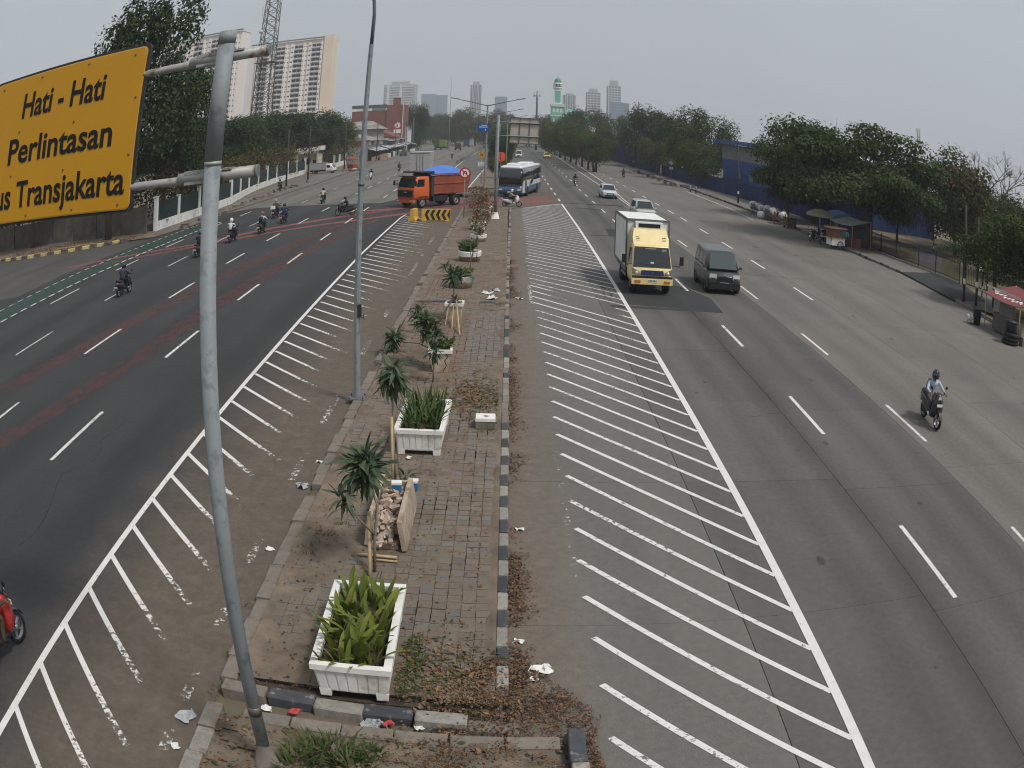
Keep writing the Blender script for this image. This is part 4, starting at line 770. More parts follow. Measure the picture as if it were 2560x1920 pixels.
def sign_text(body, x0, x1, base, cap, parent, y=-0.0085, m='ink', bold=0.018):
    me = text_mesh(body, 1.0, 'lettering', bold, 'LEFT'); xs = [v.co.x for v in me.vertices]; ref = text_mesh('H', 1.0, 'ref', bold, 'LEFT'); zs = [v.co.y for v in ref.vertices]; H0, H1 = min(zs), max(zs); bpy.data.meshes.remove(ref)
    w0, w1 = min(xs), max(xs); ys = [v.co.y for v in me.vertices]
    for v in me.vertices:
        x, yy_, z = v.co; v.co = (x0 + (x - w0) / (w1 - w0) * (x1 - x0), y - z, base + (yy_ - H0) / (H1 - H0) * cap)
    # text 'CENTER' aligned per body: re-anchor on the base line using the first capital
    me.materials.clear(); me.materials.append(MAT[m]); me.flip_normals(); me.update(); return obj('lettering', me, parent, kind='stuff')
def sgx(x): return x + 4.79
sign_text('Hati - Hati', sgx(-5.40), sgx(-4.09), .345, .3, sg); sign_text('Perlintasan', sgx(-5.56), sgx(-3.90), -.185, .3, sg); sign_text('Bus Transjakarta', sgx(-5.90), sgx(-3.67), -.70, .3, sg)
bm_ = MB(); bm_.lathe([(0, -.006), (.012, -.006), (.012, .004)], n=8, axis='y'); bolt = bm_.mesh('bolt', 'bolt_steel')
for x, z in ((-.62, .19), (.3, .16), (-.68, -.32), (.22, -.36), (-1.05, .78), (-.35, .8), (.4, .8), (1.05, .78), (-1.05, -.8), (-.35, -.8), (.4, -.8), (1.05, -.8), (1.14, .3), (1.14, -.3)): obj('bolt', bolt, sg, (x, -.007, z))
# near street lamp
lp = thing('street_lamp', 'tall grey street lamp pole on the left kerb of the median', 'street lamp', (-3.74, 22.4, KZ))
b = MB(); b.tube([(0, 0, 0), (.06, .0, 4.7), (.13, 0, 9.4)], [.092, .075, .06], 8, smooth=False); b.build('shaft', 'galv', lp)
b = MB(); b.tube([(.13, 0, 9.35), (.14, 0, 10.3), (.10, 0, 10.75), (-.05, 0, 11.1), (-.5, 0, 11.45), (-1.6, 0, 11.8), (-2.6, 0, 11.95)], [.05, .048, .046, .043, .04, .036, .034], 10); b.build('arm', 'galv_dark', lp)
b = MB(); b.box((-2.9, 0, 11.98), (.75, .3, .12), ry=.1, taper=.7); b.build('lamp_head', 'galv_dark', lp)
b = MB(); b.box((0, 0, .015), (.46, .46, .03)); b.build('base_plate', 'galv_dark', lp)
bb = MB(); bb.lathe([(0, 0), (.022, 0), (.022, .05), (0, .05)], n=6); bl_ = bb.mesh('bolt', 'bolt_steel')
for sx in (-1, 1):
    for sy in (-1, 1): obj('bolt', bl_, lp, (sx * .18, sy * .18, .03))
b = MB(); b.box((.1, -.05, 2.3), (.09, .1, .32)); b.tube([(.14, -.1, 2.15), (.22, -.12, 2.1), (.2, -.12, 2.22)], .012, 5); b.build('cable_bracket', 'sign_back', lp)
b = MB(); b.tube([(.075, 0, 5.5), (.077, 0, 5.58)], .085, 8); b.build('band', 'galv_dark', lp)
# double-armed street lamps by and beyond the crossing
def lamp2(lab, x, y, h, z0=KZ, sc=1.0):
    t = thing('street_lamp', lab, 'street lamp', (x, y, z0), 0, 'double-armed street lamps'); b = MB(); b.tube([(0, 0, 0), (.02, 0, h * .5), (.06, 0, h)], [.11, .09, .065], 8, smooth=False); b.build('shaft', 'galv', t)
    for s in (-1, 1):
        b = MB(); b.tube([(.06, 0, h - .1), (.06 + s * .5, 0, h + .02), (.06 + s * 1.6, 0, h + .3), (.06 + s * 2.4, 0, h + .48)], [.05, .045, .04, .035], 8); b.build('arm', 'galv_dark', t)
        b = MB(); b.box((.06 + s * 2.85, 0, h + .6), (.95, .28, .1), ry=-s * .2, taper=.75); b.build('lamp_head', 'galv_dark', t)
    b = MB(); b.box((0, 0, .02), (.5, .5, .04)); b.build('base_plate', 'galv_dark', t)
lamp2('double-armed street lamp carrying a small blue sign at the end of the median', -2.07, 79.0, 9.45)
lamp2('double-armed street lamp beyond the crossing, right behind the nearest one', -1.7, 112, 9.4); lamp2('slim double-armed street lamp behind the grey sign back', -0.5, 150, 9.3)
lamp2('faint double-armed street lamp far along the median', -2.2, 200, 9.3)
t = thing('blue_sign', 'small blue sign with white lettering fixed to the double-armed lamp', 'sign', (-2.35, 78.85, 7.4)); plate('face', .95, .75, .04, .02, 'sign_blue', t)
b = MB()
for x, z, w in ((.08, .2, .55), (.02, .05, .75)):
    for k in range(9): b.box((x - w / 2 + w * (k + .5) / 9, -.006, z), (w / 9 * .62, .006, .085))
b.box((.22, -.006, -.22), (.1, .006, .1)); b.build('lettering', 'sign_white', t, kind='stuff')
# back of the overhead sign
t = thing('gantry_sign', 'square sign panel seen from behind with frame bars, on a thick pole', 'sign', (-.95, 69.2, KZ)); b = MB(); b.tube([(0, 0, 0), (.02, 0, 4), (.05, 0, 8.3)], [.13, .115, .1], 12); b.build('shaft', 'galv', t)
b = MB(); b.lathe([(.2, .5), (.3, .02), (.35, 0)], n=12); b.build('footing', 'planter_white', t)
for z in (7.72, 6.62):
    b = MB(); b.tube([(-.4, .12, z), (1.1, .12, z - .03), (3.15, .12, z - .06)], .05, 8); b.build('arm', 'galv', t)
pnl = thing('x', '', '', (0, 0, 0)); bpy.data.objects.remove(pnl)
b = MB(); b.box((2.05, .26, 7.05), (2.26, .05, 2.12), ry=.03); b.build('panel', 'board_back', t)
for k, x in enumerate((.94, 1.66, 2.42, 3.16)): b = MB(); b.box((x, .2, 7.05), (.055, .06, 2.16), ry=.03); b.build('frame_post', 'frame_dark', t)
for z in (8.08, 7.62, 6.52, 6.0): b = MB(); b.box((2.05, .185, z), (2.26, .05, .06), ry=.03); b.build('frame_rail', 'frame_dark', t)
# no U-turn
def disc(name, r, y, m, parent, z=0.0, n_=28, t=.006, r0=0.0):
    b = MB()
    if r0 == 0: b.lathe([(0, y), (r, y), (r, y + t), (0, y + t)], (0, 0, z), n_, 'y', smooth=False)
    else: b.lathe([(r0, y), (r, y), (r, y + t), (r0, y + t), (r0, y)], (0, 0, z), n_, 'y', smooth=False)
    return b.build(name, m, parent)
t = thing('no_u_turn_sign', 'round red and white no U-turn sign on a thin post by the dump truck', 'sign', (-3.32, 69.4, KZ)); b = MB(); b.tube([(0, 0, 0), (0, 0, 3.9)], .035, 8); b.build('post', 'galv', t)
fc = disc('face', .42, -.06, 'sign_white', t, 3.55); disc('ring', .42, -.066, 'sign_red', t, 3.55, r0=.32); disc('backing', .43, -.05, 'sign_back', t, 3.55, t=.015)
b = MB(); arc = [(-.11, -.2), (-.11, .02)] + [(.0 - .11 * math.cos(R(a)), .02 + .11 * math.sin(R(a))) for a in range(20, 181, 20)] + [(.11, -.06)]
for (x, z), (x2, z2) in zip(arc, arc[1:]):
    d = Vector((x2 - x, 0, z2 - z)); n_ = Vector((-d.z, 0, d.x)).normalized() * .035; b.quad((x - n_.x, -.068, z - n_.z + 3.55), (x + n_.x, -.068, z + n_.z + 3.55), (x2 + n_.x, -.068, z2 + n_.z + 3.55), (x2 - n_.x, -.068, z2 - n_.z + 3.55))
b.poly([(.02, -.068, 3.5), (.2, -.068, 3.5), (.11, -.068, 3.36)]); b.build('u_arrow', 'ink', t, fix=False)
b = MB(); b.box((0, -.073, 3.55), (.72, .006, .075), ry=R(45)); b.build('slash', 'sign_red', t)
# diamond warning and plate
def diamond_sign(lab, x, y, zc, size, face, plate_w, plate_z, z0, ink='ink', back=False, rz=0):
    t = thing('diamond_sign', lab, 'sign', (x, y, z0), rz); b = MB(); b.tube([(0, 0, 0), (0, 0, zc)], .04, 8); b.build('post', 'galv', t); r = size / 2
    d = MB(); d.add([(0, -.06, zc + r), (-r, -.06, zc), (0, -.06, zc - r), (r, -.06, zc), (0, -.045, zc + r), (-r, -.045, zc), (0, -.045, zc - r), (r, -.045, zc)], [(0, 1, 2, 3), (7, 6, 5, 4), (0, 4, 5, 1), (1, 5, 6, 2), (2, 6, 7, 3), (3, 7, 4, 0)]); d.build('face', face, t)
    if not back:
        e = MB(); r2 = r * .9; r3 = r * .83
        for k in range(4):
            A = [(0, r2), (-r2, 0), (0, -r2), (r2, 0)]; B = [(0, r3), (-r3, 0), (0, -r3), (r3, 0)]; e.quad((A[k][0], -.064, zc + A[k][1]), (A[(k + 1) % 4][0], -.064, zc + A[(k + 1) % 4][1]), (B[(k + 1) % 4][0], -.064, zc + B[(k + 1) % 4][1]), (B[k][0], -.064, zc + B[k][1]))
        e.build('border', ink, t, fix=False)
        g = MB()
        for (a, c, w_, h_, ry_) in ((-.12, .02, .07, .5, 0), (.14, .02, .07, .5, 0), (0, .05, .34, .06, .5), (-.02, -.12, .3, .06, -.4), (-.12, .24, .2, .07, .7), (.16, -.2, .18, .07, .7)): g.box((a, -.066, zc + c), (w_, .006, h_), ry=ry_)
        g.build('pictogram', ink, t)
    p = MB(); p.box((0, -.055, plate_z), (plate_w, .015, plate_w * .72)); pl_ = p.build('plate', 'sign_white', t)
    if not back:
        q = MB()
        for z in (.16, .0, -.16):
            for k in range(7): q.box((-.28 + k * .093, -.066, plate_z + z), (.06, .005, .08))
        q.build('plate_lettering', 'ink', t, kind='stuff')
        f = MB()
        for dx, dz, w_, h_ in ((0, plate_w * .33, plate_w * .94, .03), (0, -plate_w * .33, plate_w * .94, .03), (-plate_w * .46, 0, .03, plate_w * .62), (plate_w * .46, 0, .03, plate_w * .62)): f.box((dx, -.066, plate_z + dz), (w_, .005, h_))
        f.build('plate_border', 'ink', t)
diamond_sign('amber diamond warning sign above a white text plate beyond the crossing', -3.5, 116, 3.75, 1.15, 'sign_amber', .95, 2.5, .13)
diamond_sign('grey diamond sign seen from behind with a plate, on the right pavement', 28.3, 157, 3.0, 1.0, 'sign_white', .7, 2.0, .1, back=True)
t = thing('red_sign', 'orange-red rounded sign board behind the bus roof', 'sign', (-1.0, 110.5, .13)); b = MB(); b.tube([(0, 0, 0), (0, 0, 4.1)], .04, 6); b.build('post', 'galv', t); o = plate('face', .95, 1.15, .3, .03, 'sign_redorange' if False else 'sign_red', t, -.08); o.location = (0, 0, 3.7)
mat('orange_red', (0.7, 0.1, 0.04), .5, var=.05); o.data.materials.clear(); o.data.materials.append(MAT['orange_red'])
b = MB(); b.box((-.06, -.09, 3.95), (.08, .006, .3)); b.box((-.06, -.09, 3.5), (.08, .006, .32)); b.build('mark', 'ink', t)
# chevron barrier
mat('barrier_yellow', (0.62, 0.36, 0.045), 0.7, var=0.15, vs=3, col2=(0.4, 0.28, 0.12), c2s=4, c2t=.6); mat('barrier_black', (0.02, 0.02, 0.02), .7, var=.2)
def jersey(w0, w1, h, L):
    return [[(x, -w0 / 2, 0), (x, w0 / 2, 0), (x, w0 / 2, .12), (x, w1 / 2, .35), (x, w1 / 2 * .8, h), (x, -w1 / 2 * .8, h), (x, -w1 / 2, .35), (x, -w0 / 2, .12)] for x in (-L / 2, L / 2)]
t = thing('chevron_barrier', 'concrete barrier with black and yellow chevrons pointing left', 'barrier', (-5.33, 67.9, 0)); b = MB(); b.bbox(-1.06, 1.06, -.15, .15, 0.06, .92); b.build('block', 'barrier_yellow', t)
for s in (-1, 1): b = MB(); b.bbox(s * .85 - .15, s * .85 + .15, -.2, .2, 0, .06); b.build('foot', 'barrier_yellow', t)
for k in range(5):
    x = -.82 + k * .42; b = MB(); w_ = .2; z0, zm, z1 = .09, .49, .89
    for (za, zb, s) in ((z0, zm, 1), (zm, z1, -1)):
        xa = x + (.2 if s == 1 else 0); xb = x + (0 if s == 1 else .2); cl = lambda q: max(-1.05, min(1.05, q)); b.quad((cl(xa - .02), -.154, za), (cl(xa + w_), -.154, za), (cl(xb + w_), -.154, zb), (cl(xb - .02), -.154, zb))
    b.build('chevron', 'barrier_black', t, fix=False)
t = thing('barrier_block', 'plain yellow concrete barrier end block left of the chevrons', 'barrier', (-6.98, 67.95, 0), R(78)); b = MB(); b.loft(jersey(.6, .3, .95, 1.1), smooth=False); b.build('block', 'barrier_yellow', t)
b = MB(); b.bbox(-.25, .25, -.32, -.29, 0.02, .13); b.build('drain_slot', 'barrier_black', t)
# ================================================================ left verge, wall, fence
verge = flat('left_verge', [(-70, 58.0), (-43.5, 58.7), (-35, 59.7), (-30.2, 63.1), (-27.9, 63.9), (-26.7, 71), (-27.1, 81), (-26.5, 92), (-26.3, 120), (-27.6, 165), (-31, 211), (-34.1, 320), (-60, 320), (-60, 75), (-70, 75)], 0.03, 'soil_dry', kind='structure')
flat('footway', [(-29.6, 64.5), (-27.2, 70), (-27.4, 81), (-26.9, 92), (-26.8, 120), (-27.9, 160), (-33.5, 160), (-33.0, 122), (-29.4, 92), (-29.0, 80), (-29.2, 68)], 0.034, 'footpath_mat', verge)
stb = stone(.74, .3, .3); pth = [(-45, 58.35), (-43.5, 58.5), (-39.5, 58.3), (-35.05, 59.45), (-31.3, 61.6), (-30.1, 62.9)]
dist = 0; i = 0; acc = []
for (xa, ya), (xb, yb) in zip(pth, pth[1:]):
    n_ = max(1, round(math.hypot(xb - xa, yb - ya) / .76))
    for k in range(n_):
        f = (k + .5) / n_; put(stb, verge, xa + (xb - xa) * f, ya + (yb - ya) * f, -.04, math.atan2(yb - ya, xb - xa) - math.pi / 2, 'kerb_yellow' if i % 2 else 'kerb_brown', .015); i += 1
mat('old_wall', (0.085, 0.078, 0.068), .95, var=.35, vs=1.2, bump=.5, bs=6, col2=(0.13, 0.115, 0.1), c2s=.8, c2t=.55)
b = MB()
for k in range(10): b.box((-58 + k * 2.9, 66.2 - (.25 if k > 5 else 0), 1.15), (2.88, .25, 2.35 + .1 * (k % 2))); 
t = thing('old_wall', 'dark weathered wall panels behind the verge under the yellow sign', 'wall', (0, 0, 0))
for k in range(10):
    b = MB(); b.box((0, 0, 1.15), (2.85, .22, 2.3 + .12 * (k % 2))); b.build('panel', 'old_wall', t, (-58 + k * 2.9, 67.2 + .05 * k, 0)); 
    b = MB(); b.box((1.45, -.05, 1.2), (.22, .3, 2.5)); b.build('post', 'old_wall', t, (-58 + k * 2.9, 67.2 + .05 * k, 0))
mat('fence_white', (0.68, 0.68, 0.67), .75, var=.1, vs=1.5, col2=(.38, .35, .3), c2s=1.2, c2t=.66); mat('fence_green', (0.013, 0.028, 0.026), .6, var=.25, vs=1.0)
ff = thing('pillar_fence', 'long fence of white pillars and low white wall with dark green panels', 'fence', (0, 0, 0)); FP = [(-29.84, 68.7), (-29.75, 74.3), (-29.65, 80), (-29.8, 86.2), (-30.1, 92.4), (-31.4, 100), (-32.7, 108), (-33.7, 116), (-34.3, 123), (-35.0, 131), (-35.2, 139), (-35.6, 147), (-35.9, 155)]
b = MB(); b.box((0, 0, 1.5), (.36, .36, 3.0)); b.box((0, 0, 3.03), (.44, .44, .08)); pil = b.mesh('pillar', 'fence_white'); b = MB(); b.box((0, 0, 1.32), (.34, .34, 2.65)); b.box((0, 0, 2.68), (.42, .42, .07)); pil2 = b.mesh('pillar', 'fence_white')
for i, (x, y) in enumerate(FP): obj('pillar', pil if i % 2 == 0 else pil2, ff, (x, y, 0))
for (xa, ya), (xb, yb) in zip(FP, FP[1:]):
    L = math.hypot(xb - xa, yb - ya); a = math.atan2(yb - ya, xb - xa)
    b = MB(); b.box((0, 0, .42), (L - .36, .22, .85)); b.build('low_wall', 'fence_white', ff, ((xa + xb) / 2, (ya + yb) / 2, 0), a)
    b = MB(); b.box((0, 0, 1.7), (L - .36, .05, 1.72)); b.build('panel', 'fence_green', ff, ((xa + xb) / 2, (ya + yb) / 2, 0), a)
f2 = thing('pillar_fence', 'short white-pillared fence beyond the gatehouse driveway', 'fence', (0, 0, 0)); FQ = [(-34.6, 176), (-35.0, 184), (-35.6, 194)]
for i, (x, y) in enumerate(FQ): obj('pillar', pil2, f2, (x, y, 0))
for (xa, ya), (xb, yb) in zip(FQ, FQ[1:]):
    L = math.hypot(xb - xa, yb - ya); a = math.atan2(yb - ya, xb - xa); b = MB(); b.box((0, 0, .5), (L - .36, .22, 1.0)); b.build('low_wall', 'fence_white', f2, ((xa + xb) / 2, (ya + yb) / 2, 0), a)
# gatehouse
mat('cream_wall', (0.5, 0.46, 0.38), .85, var=.12, vs=.8); mat('roof_grey', (0.17, 0.165, 0.155), .8, var=.2, vs=.8); mat('dark_void', (0.012, 0.012, 0.013), .6, var=0)
gh = thing('gatehouse', 'small gatehouse with curved white canopy and red top edge', 'building', (-37.6, 166, 0)); b = MB(); b.box((0, .6, 1.75), (4.2, 3.4, 3.5)); b.build('wall', 'cream_wall', gh)
b = MB(); rings = []
for k in range(9):
    x = -2.6 + k * .65; z = 4.0 + .35 * (k / 8 - .3) ** 2; rings.append([(x, -2.0, z), (x, 2.4, z), (x, 2.4, z + .85), (x, -2.0, z + .85)])
b.loft(rings, smooth=False); b.build('canopy', 'fence_white', gh)
b = MB(); rings = [[(p[0][0], -2.03, p[3][2] + .01), (p[0][0], 2.4, p[3][2] + .01), (p[0][0], 2.4, p[3][2] + .14), (p[0][0], -2.03, p[3][2] + .14)] for p in rings]; b.loft(rings, smooth=False); b.build('canopy_trim', 'sign_red', gh)
for x in (-2.1, 2.0): b = MB(); b.box((x, -1.6, 2.0), (.35, .35, 4.0)); b.build('column', 'cream_wall', gh)
b = MB(); b.box((-.4, -1.12, 2.0), (1.8, .04, 1.1)); wdw = b.build('window', 'dark_void', gh); b = MB(); b.box((1.35, -1.12, 1.2), (.8, .04, 2.2)); b.build('door', 'dark_void', gh)
b = MB(); b.add([(-7, 1, 4.6), (-1.5, 1, 4.6), (-1.5, 6, 5.6), (-7, 6, 5.6), (-7, 1, 4.4), (-1.5, 1, 4.4), (-1.5, 6, 5.4), (-7, 6, 5.4)], [(0, 1, 2, 3), (7, 6, 5, 4), (0, 4, 5, 1), (1, 5, 6, 2), (2, 6, 7, 3), (3, 7, 4, 0)]); b.build('rear_roof', 'roof_grey', gh)
# electricity poles with cables
mat('pole_dark', (0.05, 0.048, 0.045), .8, var=.25, vs=3)
EP = [(-28.3, 111.5, 8.2, 'dark electricity pole by the fence behind the parked-side motorcyclist'), (-28.5, 125.4, 8.6, 'dark electricity pole left of the white box pickup'), (-29.3, 159, 9.2, 'dark electricity pole beside the red umbrella stall'), (-30.5, 207, 9.8, 'dark electricity pole in front of the first shop'), (-32.2, 254, 10.4, 'dark electricity pole in the middle of the shops'), (-33.2, 290, 11.0, 'dark electricity pole before the green shop sign'), (-34.0, 318, 12.0, 'pale tall pole at the far end of the shops')]
for i, (x, y, h, lab) in enumerate(EP):
    t = thing('electricity_pole', lab, 'pole', (x, y, 0.02), 0, 'electricity poles along the left road'); b = MB(); b.tube([(0, 0, 0), (0, 0, h * .5), (.03, 0, h)], [.13, .115, .09], 8); b.build('shaft', 'pole_dark' if i < 6 else 'galv', t)
    b = MB(); b.box((0, 0, h - .5), (1.1, .08, .08)); b.build('crossarm', 'pole_dark', t)
    b = MB(); b.lathe([(.24, .5), (.3, 0)], n=10); b.build('footing', 'kerb_concrete', t)
for i in range(len(EP) - 1):
    (xa, ya, ha, _), (xb, yb, hb, _) = EP[i], EP[i + 1]; t = thing('overhead_cables', 'bundle of dark cables sagging between the %s electricity poles' % ['first and second', 'second and third', 'third and fourth', 'fourth and fifth', 'fifth and sixth', 'sixth and seventh'][i], 'cables', (xa, ya, 0), 0, 'cables along the left road')
    for dx, dz in ((-.5, 0), (.0, -.35), (.5, 0), (.1, -1.1)):
        b = MB(); b.tube([((xb - xa) * f + dx, (yb - ya) * f, ha - .45 + dz + (hb - ha) * f - 2.2 * f * (1 - f)) for f in [k / 8 for k in range(9)]], .022, 4); b.build('cable', 'ink', t, fix=False)
# ================================================================ right side: kerb, pavement, blue wall, factory
pave = flat('right_pavement', [(27.6, 60), (27.1, 66), (26.6, 90), (26.3, 120), (25.4, 190), (24.8, 260), (22.6, 420), (30, 420), (29.2, 260), (29.4, 190), (31, 120), (32.5, 92), (31.6, 66), (32.0, 57.5), (33.6, 48), (29.0, 41), (27.8, 44), (27.7, 54)], 0.09, 'footpath_mat', kind='structure')
str_ = stone(.58, .22, .24)
y = 55.5; i = 0
while y < 175:
    x = 27.45 + (27.0 - 27.45) * (y - 56) / 10 if y < 66 else 27.0 - .0138 * (y - 66) if y > 66 else 27; 
    put(str_, pave, x, y, -.06, .01, random.choice(['kerb_black', 'kerb_brown', 'kerb_concrete']) if y > 100 else random.choice(['kerb_concrete', 'kerb_brown', 'kerb_concrete']), .02); y += .6; i += 1
for k in range(11): put(str_, pave, 26.9 - .02 * k + (27.9 - 26.9) * max(0, 1 - k / 1e9) * 0 + .35, 44.6 - k * .6, -.03, 0.05, 'kerb_concrete', .015)
flat('ramp', [(27.0, 45.2), (27.5, 55.2), (31.9, 57.2), (32.6, 52), (31, 46)], 0.1, 'asphalt_fresh', pave)
mat('kerb_pink', (0.42, 0.24, 0.2), .85, var=.2, vs=5)
bk = MB(); bk.box((0, 0, .3), (.4, .75, .6), taper=.85); bkm = bk.mesh('barrier_block', 'kerb_white')
for k in range(14):
    y = 130 + k * 3.2; o = obj('barrier_block', bkm, None, (24.5 - (.35 if k % 2 else 0) + k * .03, y, 0), 0.02, label='small painted concrete divider block, %s in the row on the right road' % ['one', 'two', 'three', 'four', 'five', 'six', 'seven', 'eight', 'nine', 'ten', 'eleven', 'twelve', 'thirteen', 'fourteen'][k], cat='barrier', group='painted divider blocks on the right road')
    if k % 2: o.material_slots[0].link = 'OBJECT'; o.material_slots[0].material = MAT['kerb_brown']
for k, x in enumerate((24.7, 25.3)):
    b = MB(); b.lathe([(0, 0), (.11, 0), (.1, .45)], n=10, mi=0); b.lathe([(.1, .45), (.09, .95), (0, .97)], n=10, mi=1); b.build('bollard', ['kerb_brown', 'kerb_white'], None, (x, 121.5 - k, 0), label='%s of the pair of short painted posts on the right road' % ('left' if k == 0 else 'right'), cat='bollard', group='painted posts')
mat('blue_sheet', (0.023, 0.04, 0.13), .55, var=.2, vs=.6, rand=.12); mat('blue_bright', (0.04, 0.085, 0.27), .5, var=.15, vs=.5); mat('grey_sheet', (0.2, 0.205, 0.21), .6, var=.15, vs=.7); mat('roof_white', (0.5, 0.5, 0.49), .6, var=.12)
def sheet_wall(lab, P, h, m='blue_sheet', name='sheet_wall', step=2.4, ribs=6):
    t = thing(name, lab, 'wall', (P[0][0], P[0][1], 0)); ox, oy = P[0]
    for (xa, ya), (xb, yb) in zip(P, P[1:]):
        L = math.hypot(xb - xa, yb - ya); a = math.atan2(yb - ya, xb - xa); n_ = max(1, round(L / step)); w = L / n_
        b = MB(); b.box((0, 0, h / 2), (w - .03, .06, h))
        for k in range(ribs): b.box((-w / 2 + w * (k + .5) / ribs, .05, h / 2), (.06, .05, h - .06)); b.box((-w / 2 + w * (k + .5) / ribs, -.05, h / 2), (.06, .05, h - .06))
        me = b.mesh('panel', m)
        for k in range(n_):
            f = (k + .5) / n_; obj('panel', me, t, (xa + (xb - xa) * f - ox, ya + (yb - ya) * f - oy, random.uniform(-.05, .05)), a)
    return t
sheet_wall('tall blue corrugated sheet wall behind the snack carts and umbrella', [(32.4, 72), (32.9, 84), (33.0, 96), (32.6, 106)], 4.2)
sheet_wall('low blue sheet wall along the pavement in front of the factory', [(32.0, 106), (31.4, 118), (30.0, 132), (29.3, 152), (28.8, 170)], 2.3)
sheet_wall('high dark blue sheet wall along the far pavement', [(28.8, 172), (28.5, 200), (28.4, 230), (28.9, 270), (29.6, 310)], 4.6, step=3.2)
sheet_wall('dark blue sheet wall beyond the fenced lawn', [(37, 92), (45, 92.5), (52, 93.2)], 3.7)
fa = thing('factory', 'blue factory shed with grey sheet panel and overhanging blue roof', 'building', (34.5, 102, 0)); b = MB(); b.bbox(0, 22, 0, 41, 0, 5.2); b.build('lower_wall', 'blue_bright', fa)
b = MB(); b.bbox(.02, 21.98, .02, 40.98, 5.2, 7.6); b.build('upper_wall', 'grey_sheet', fa)
b = MB(); b.bbox(-.12, 0, 3.7, 3.85, 5.0, 7.4); b.build('downpipe', 'roof_white', fa)
b = MB(); b.add([(-1.2, -1, 7.5), (-1.2, 42, 7.7), (23, 42, 8.2), (23, -1, 8.0), (-1.2, -1, 8.15), (-1.2, 42, 8.35), (23, 42, 8.6), (23, -1, 8.4)], [(3, 2, 1, 0), (4, 5, 6, 7), (0, 1, 5, 4), (1, 2, 6, 5), (2, 3, 7, 6), (3, 0, 4, 7)]); b.build('roof', 'blue_bright', fa)
b = MB(); b.bbox(0, 22, -.06, .0, 7.6, 8); b.build('gable', 'grey_sheet', fa)
for yy_ in (6, 14, 22, 29): b = MB(); b.box((-.05, yy_, 2.8), (.06, 2.2, 1.2)); f = b.build('window', 'frame_dark', fa); c = MB(); c.box((-.09, yy_, 2.8), (.04, 2.0, 1.0)); c.build('pane', 'grey_sheet', f)
shed = thing('shed_building', 'pale low building with white roof seen through trees behind the lawn', 'building', (50, 96, 0)); b = MB(); b.bbox(0, 26, 0, 20, 0, 5.4); b.build('wall', 'cream_wall', shed); b = MB(); b.add([(-.8, -.8, 5.4), (27, -.8, 5.4), (27, 21, 6.6), (-.8, 21, 6.6), (-.8, -.8, 5.7), (27, -.8, 5.7), (27, 21, 6.9), (-.8, 21, 6.9)], [(3, 2, 1, 0), (4, 5, 6, 7), (0, 1, 5, 4), (1, 2, 6, 5), (2, 3, 7, 6), (3, 0, 4, 7)]); b.build('roof', 'roof_white', shed)
b = MB(); b.bbox(4, 22, -.05, 0, 1.5, 4.5); b.build('shutter', 'grey_sheet', shed)
blt = thing('far_shed', 'long blue-edged roof at the far right edge', 'building', (72, 84, 0)); b = MB(); b.bbox(0, 30, 0, 30, 0, 6.2); b.build('wall', 'grey_sheet', blt); b = MB(); b.bbox(-1, 31, -1, 31, 6.2, 7.2); b.build('roof', 'blue_bright', blt)
# signs over the low wall: banners of the roadside shop
t = thing('shop_banners', 'white banners and lettering boards above the low blue wall', 'banner', (30.2, 140, 0))
for k, (yy_, z, w, h) in enumerate(((-6, 3.0, 2.2, .7), (-2, 3.1, 1.5, .9), (2, 3.0, 2.6, .7), (6.5, 3.3, 1.2, 1.4), (10, 3.2, 2.0, .8), (14, 3.6, .9, 2.0), (-10, 2.9, 1.0, 1.1))): b = MB(); b.box((.5 - yy_ * .07, yy_, z), (.05, w, h)); b.build('board', random.choice(['roof_white', 'sign_white', 'grey_sheet']), t)
# lawn and railing fence
mat('lawn_mat', (0.075, 0.075, 0.03), .95, var=.35, vs=.5, col2=(0.13, 0.105, 0.07), c2s=.18, c2t=.52, c2w=.08, bump=.3, bs=10)
lawn = flat('lawn', [(32.2, 42), (70, 40), (80, 92), (36, 92), (32.3, 71), (32.3, 58)], 0.02, 'lawn_mat', kind='structure'); flat('dirt_path', [(36, 80), (52, 84), (52, 90), (36, 89)], .024, 'soil_dry', lawn)
mat('rail_black', (0.02, 0.021, 0.024), .5, var=.1); mat('rail_blue', (0.03, 0.045, 0.14), .5, var=.1)
rf = thing('railing_fence', 'black steel railing fence with upright bars between pavement and lawn', 'fence', (0, 0, 0)); RP = [(30.72, 70), (30.7, 66), (30.88, 63), (31.6, 59.6), (32.05, 57), (32.5, 53.3)]
barm = MB(); barm.box((0, 0, .85), (.028, .028, 1.5)); barb = [barm.mesh('bar', 'rail_black'), None]; barb[1] = barm.mesh('bar', 'rail_blue'); pm_ = MB(); pm_.box((0, 0, .85), (.09, .09, 1.75)); pstm = pm_.mesh('post', 'rail_black')
for (xa, ya), (xb, yb) in zip(RP, RP[1:]):
    L = math.hypot(xb - xa, yb - ya); a = math.atan2(yb - ya, xb - xa); n_ = round(L / .14)
    for k in range(n_):
        f = (k + .5) / n_; yk = ya + (yb - ya) * f; obj('bar', barb[1 if 56 < yk < 60 else 0], rf, (xa + (xb - xa) * f, yk, 0.09), a)
    for z in (.25, 1.5): b = MB(); b.box((0, 0, z), (L, .04, .05)); b.build('rail', 'rail_black', rf, ((xa + xb) / 2, (ya + yb) / 2, .09), a)
    b = MB(); b.box((0, 0, .03), (L, .2, .14)); b.build('plinth', 'kerb_white', rf, ((xa + xb) / 2, (ya + yb) / 2, .09), a)
for x, y in RP: obj('post', pstm, rf, (x, y, .09))
gt = thing('steel_gate', 'tall black steel gate frame standing open at the end of the railing fence', 'gate', (32.6, 52.8, .08), R(-60)); b = MB()
for x in (0, 2.6): b.box((x, 0, 1.5), (.1, .1, 3.0))
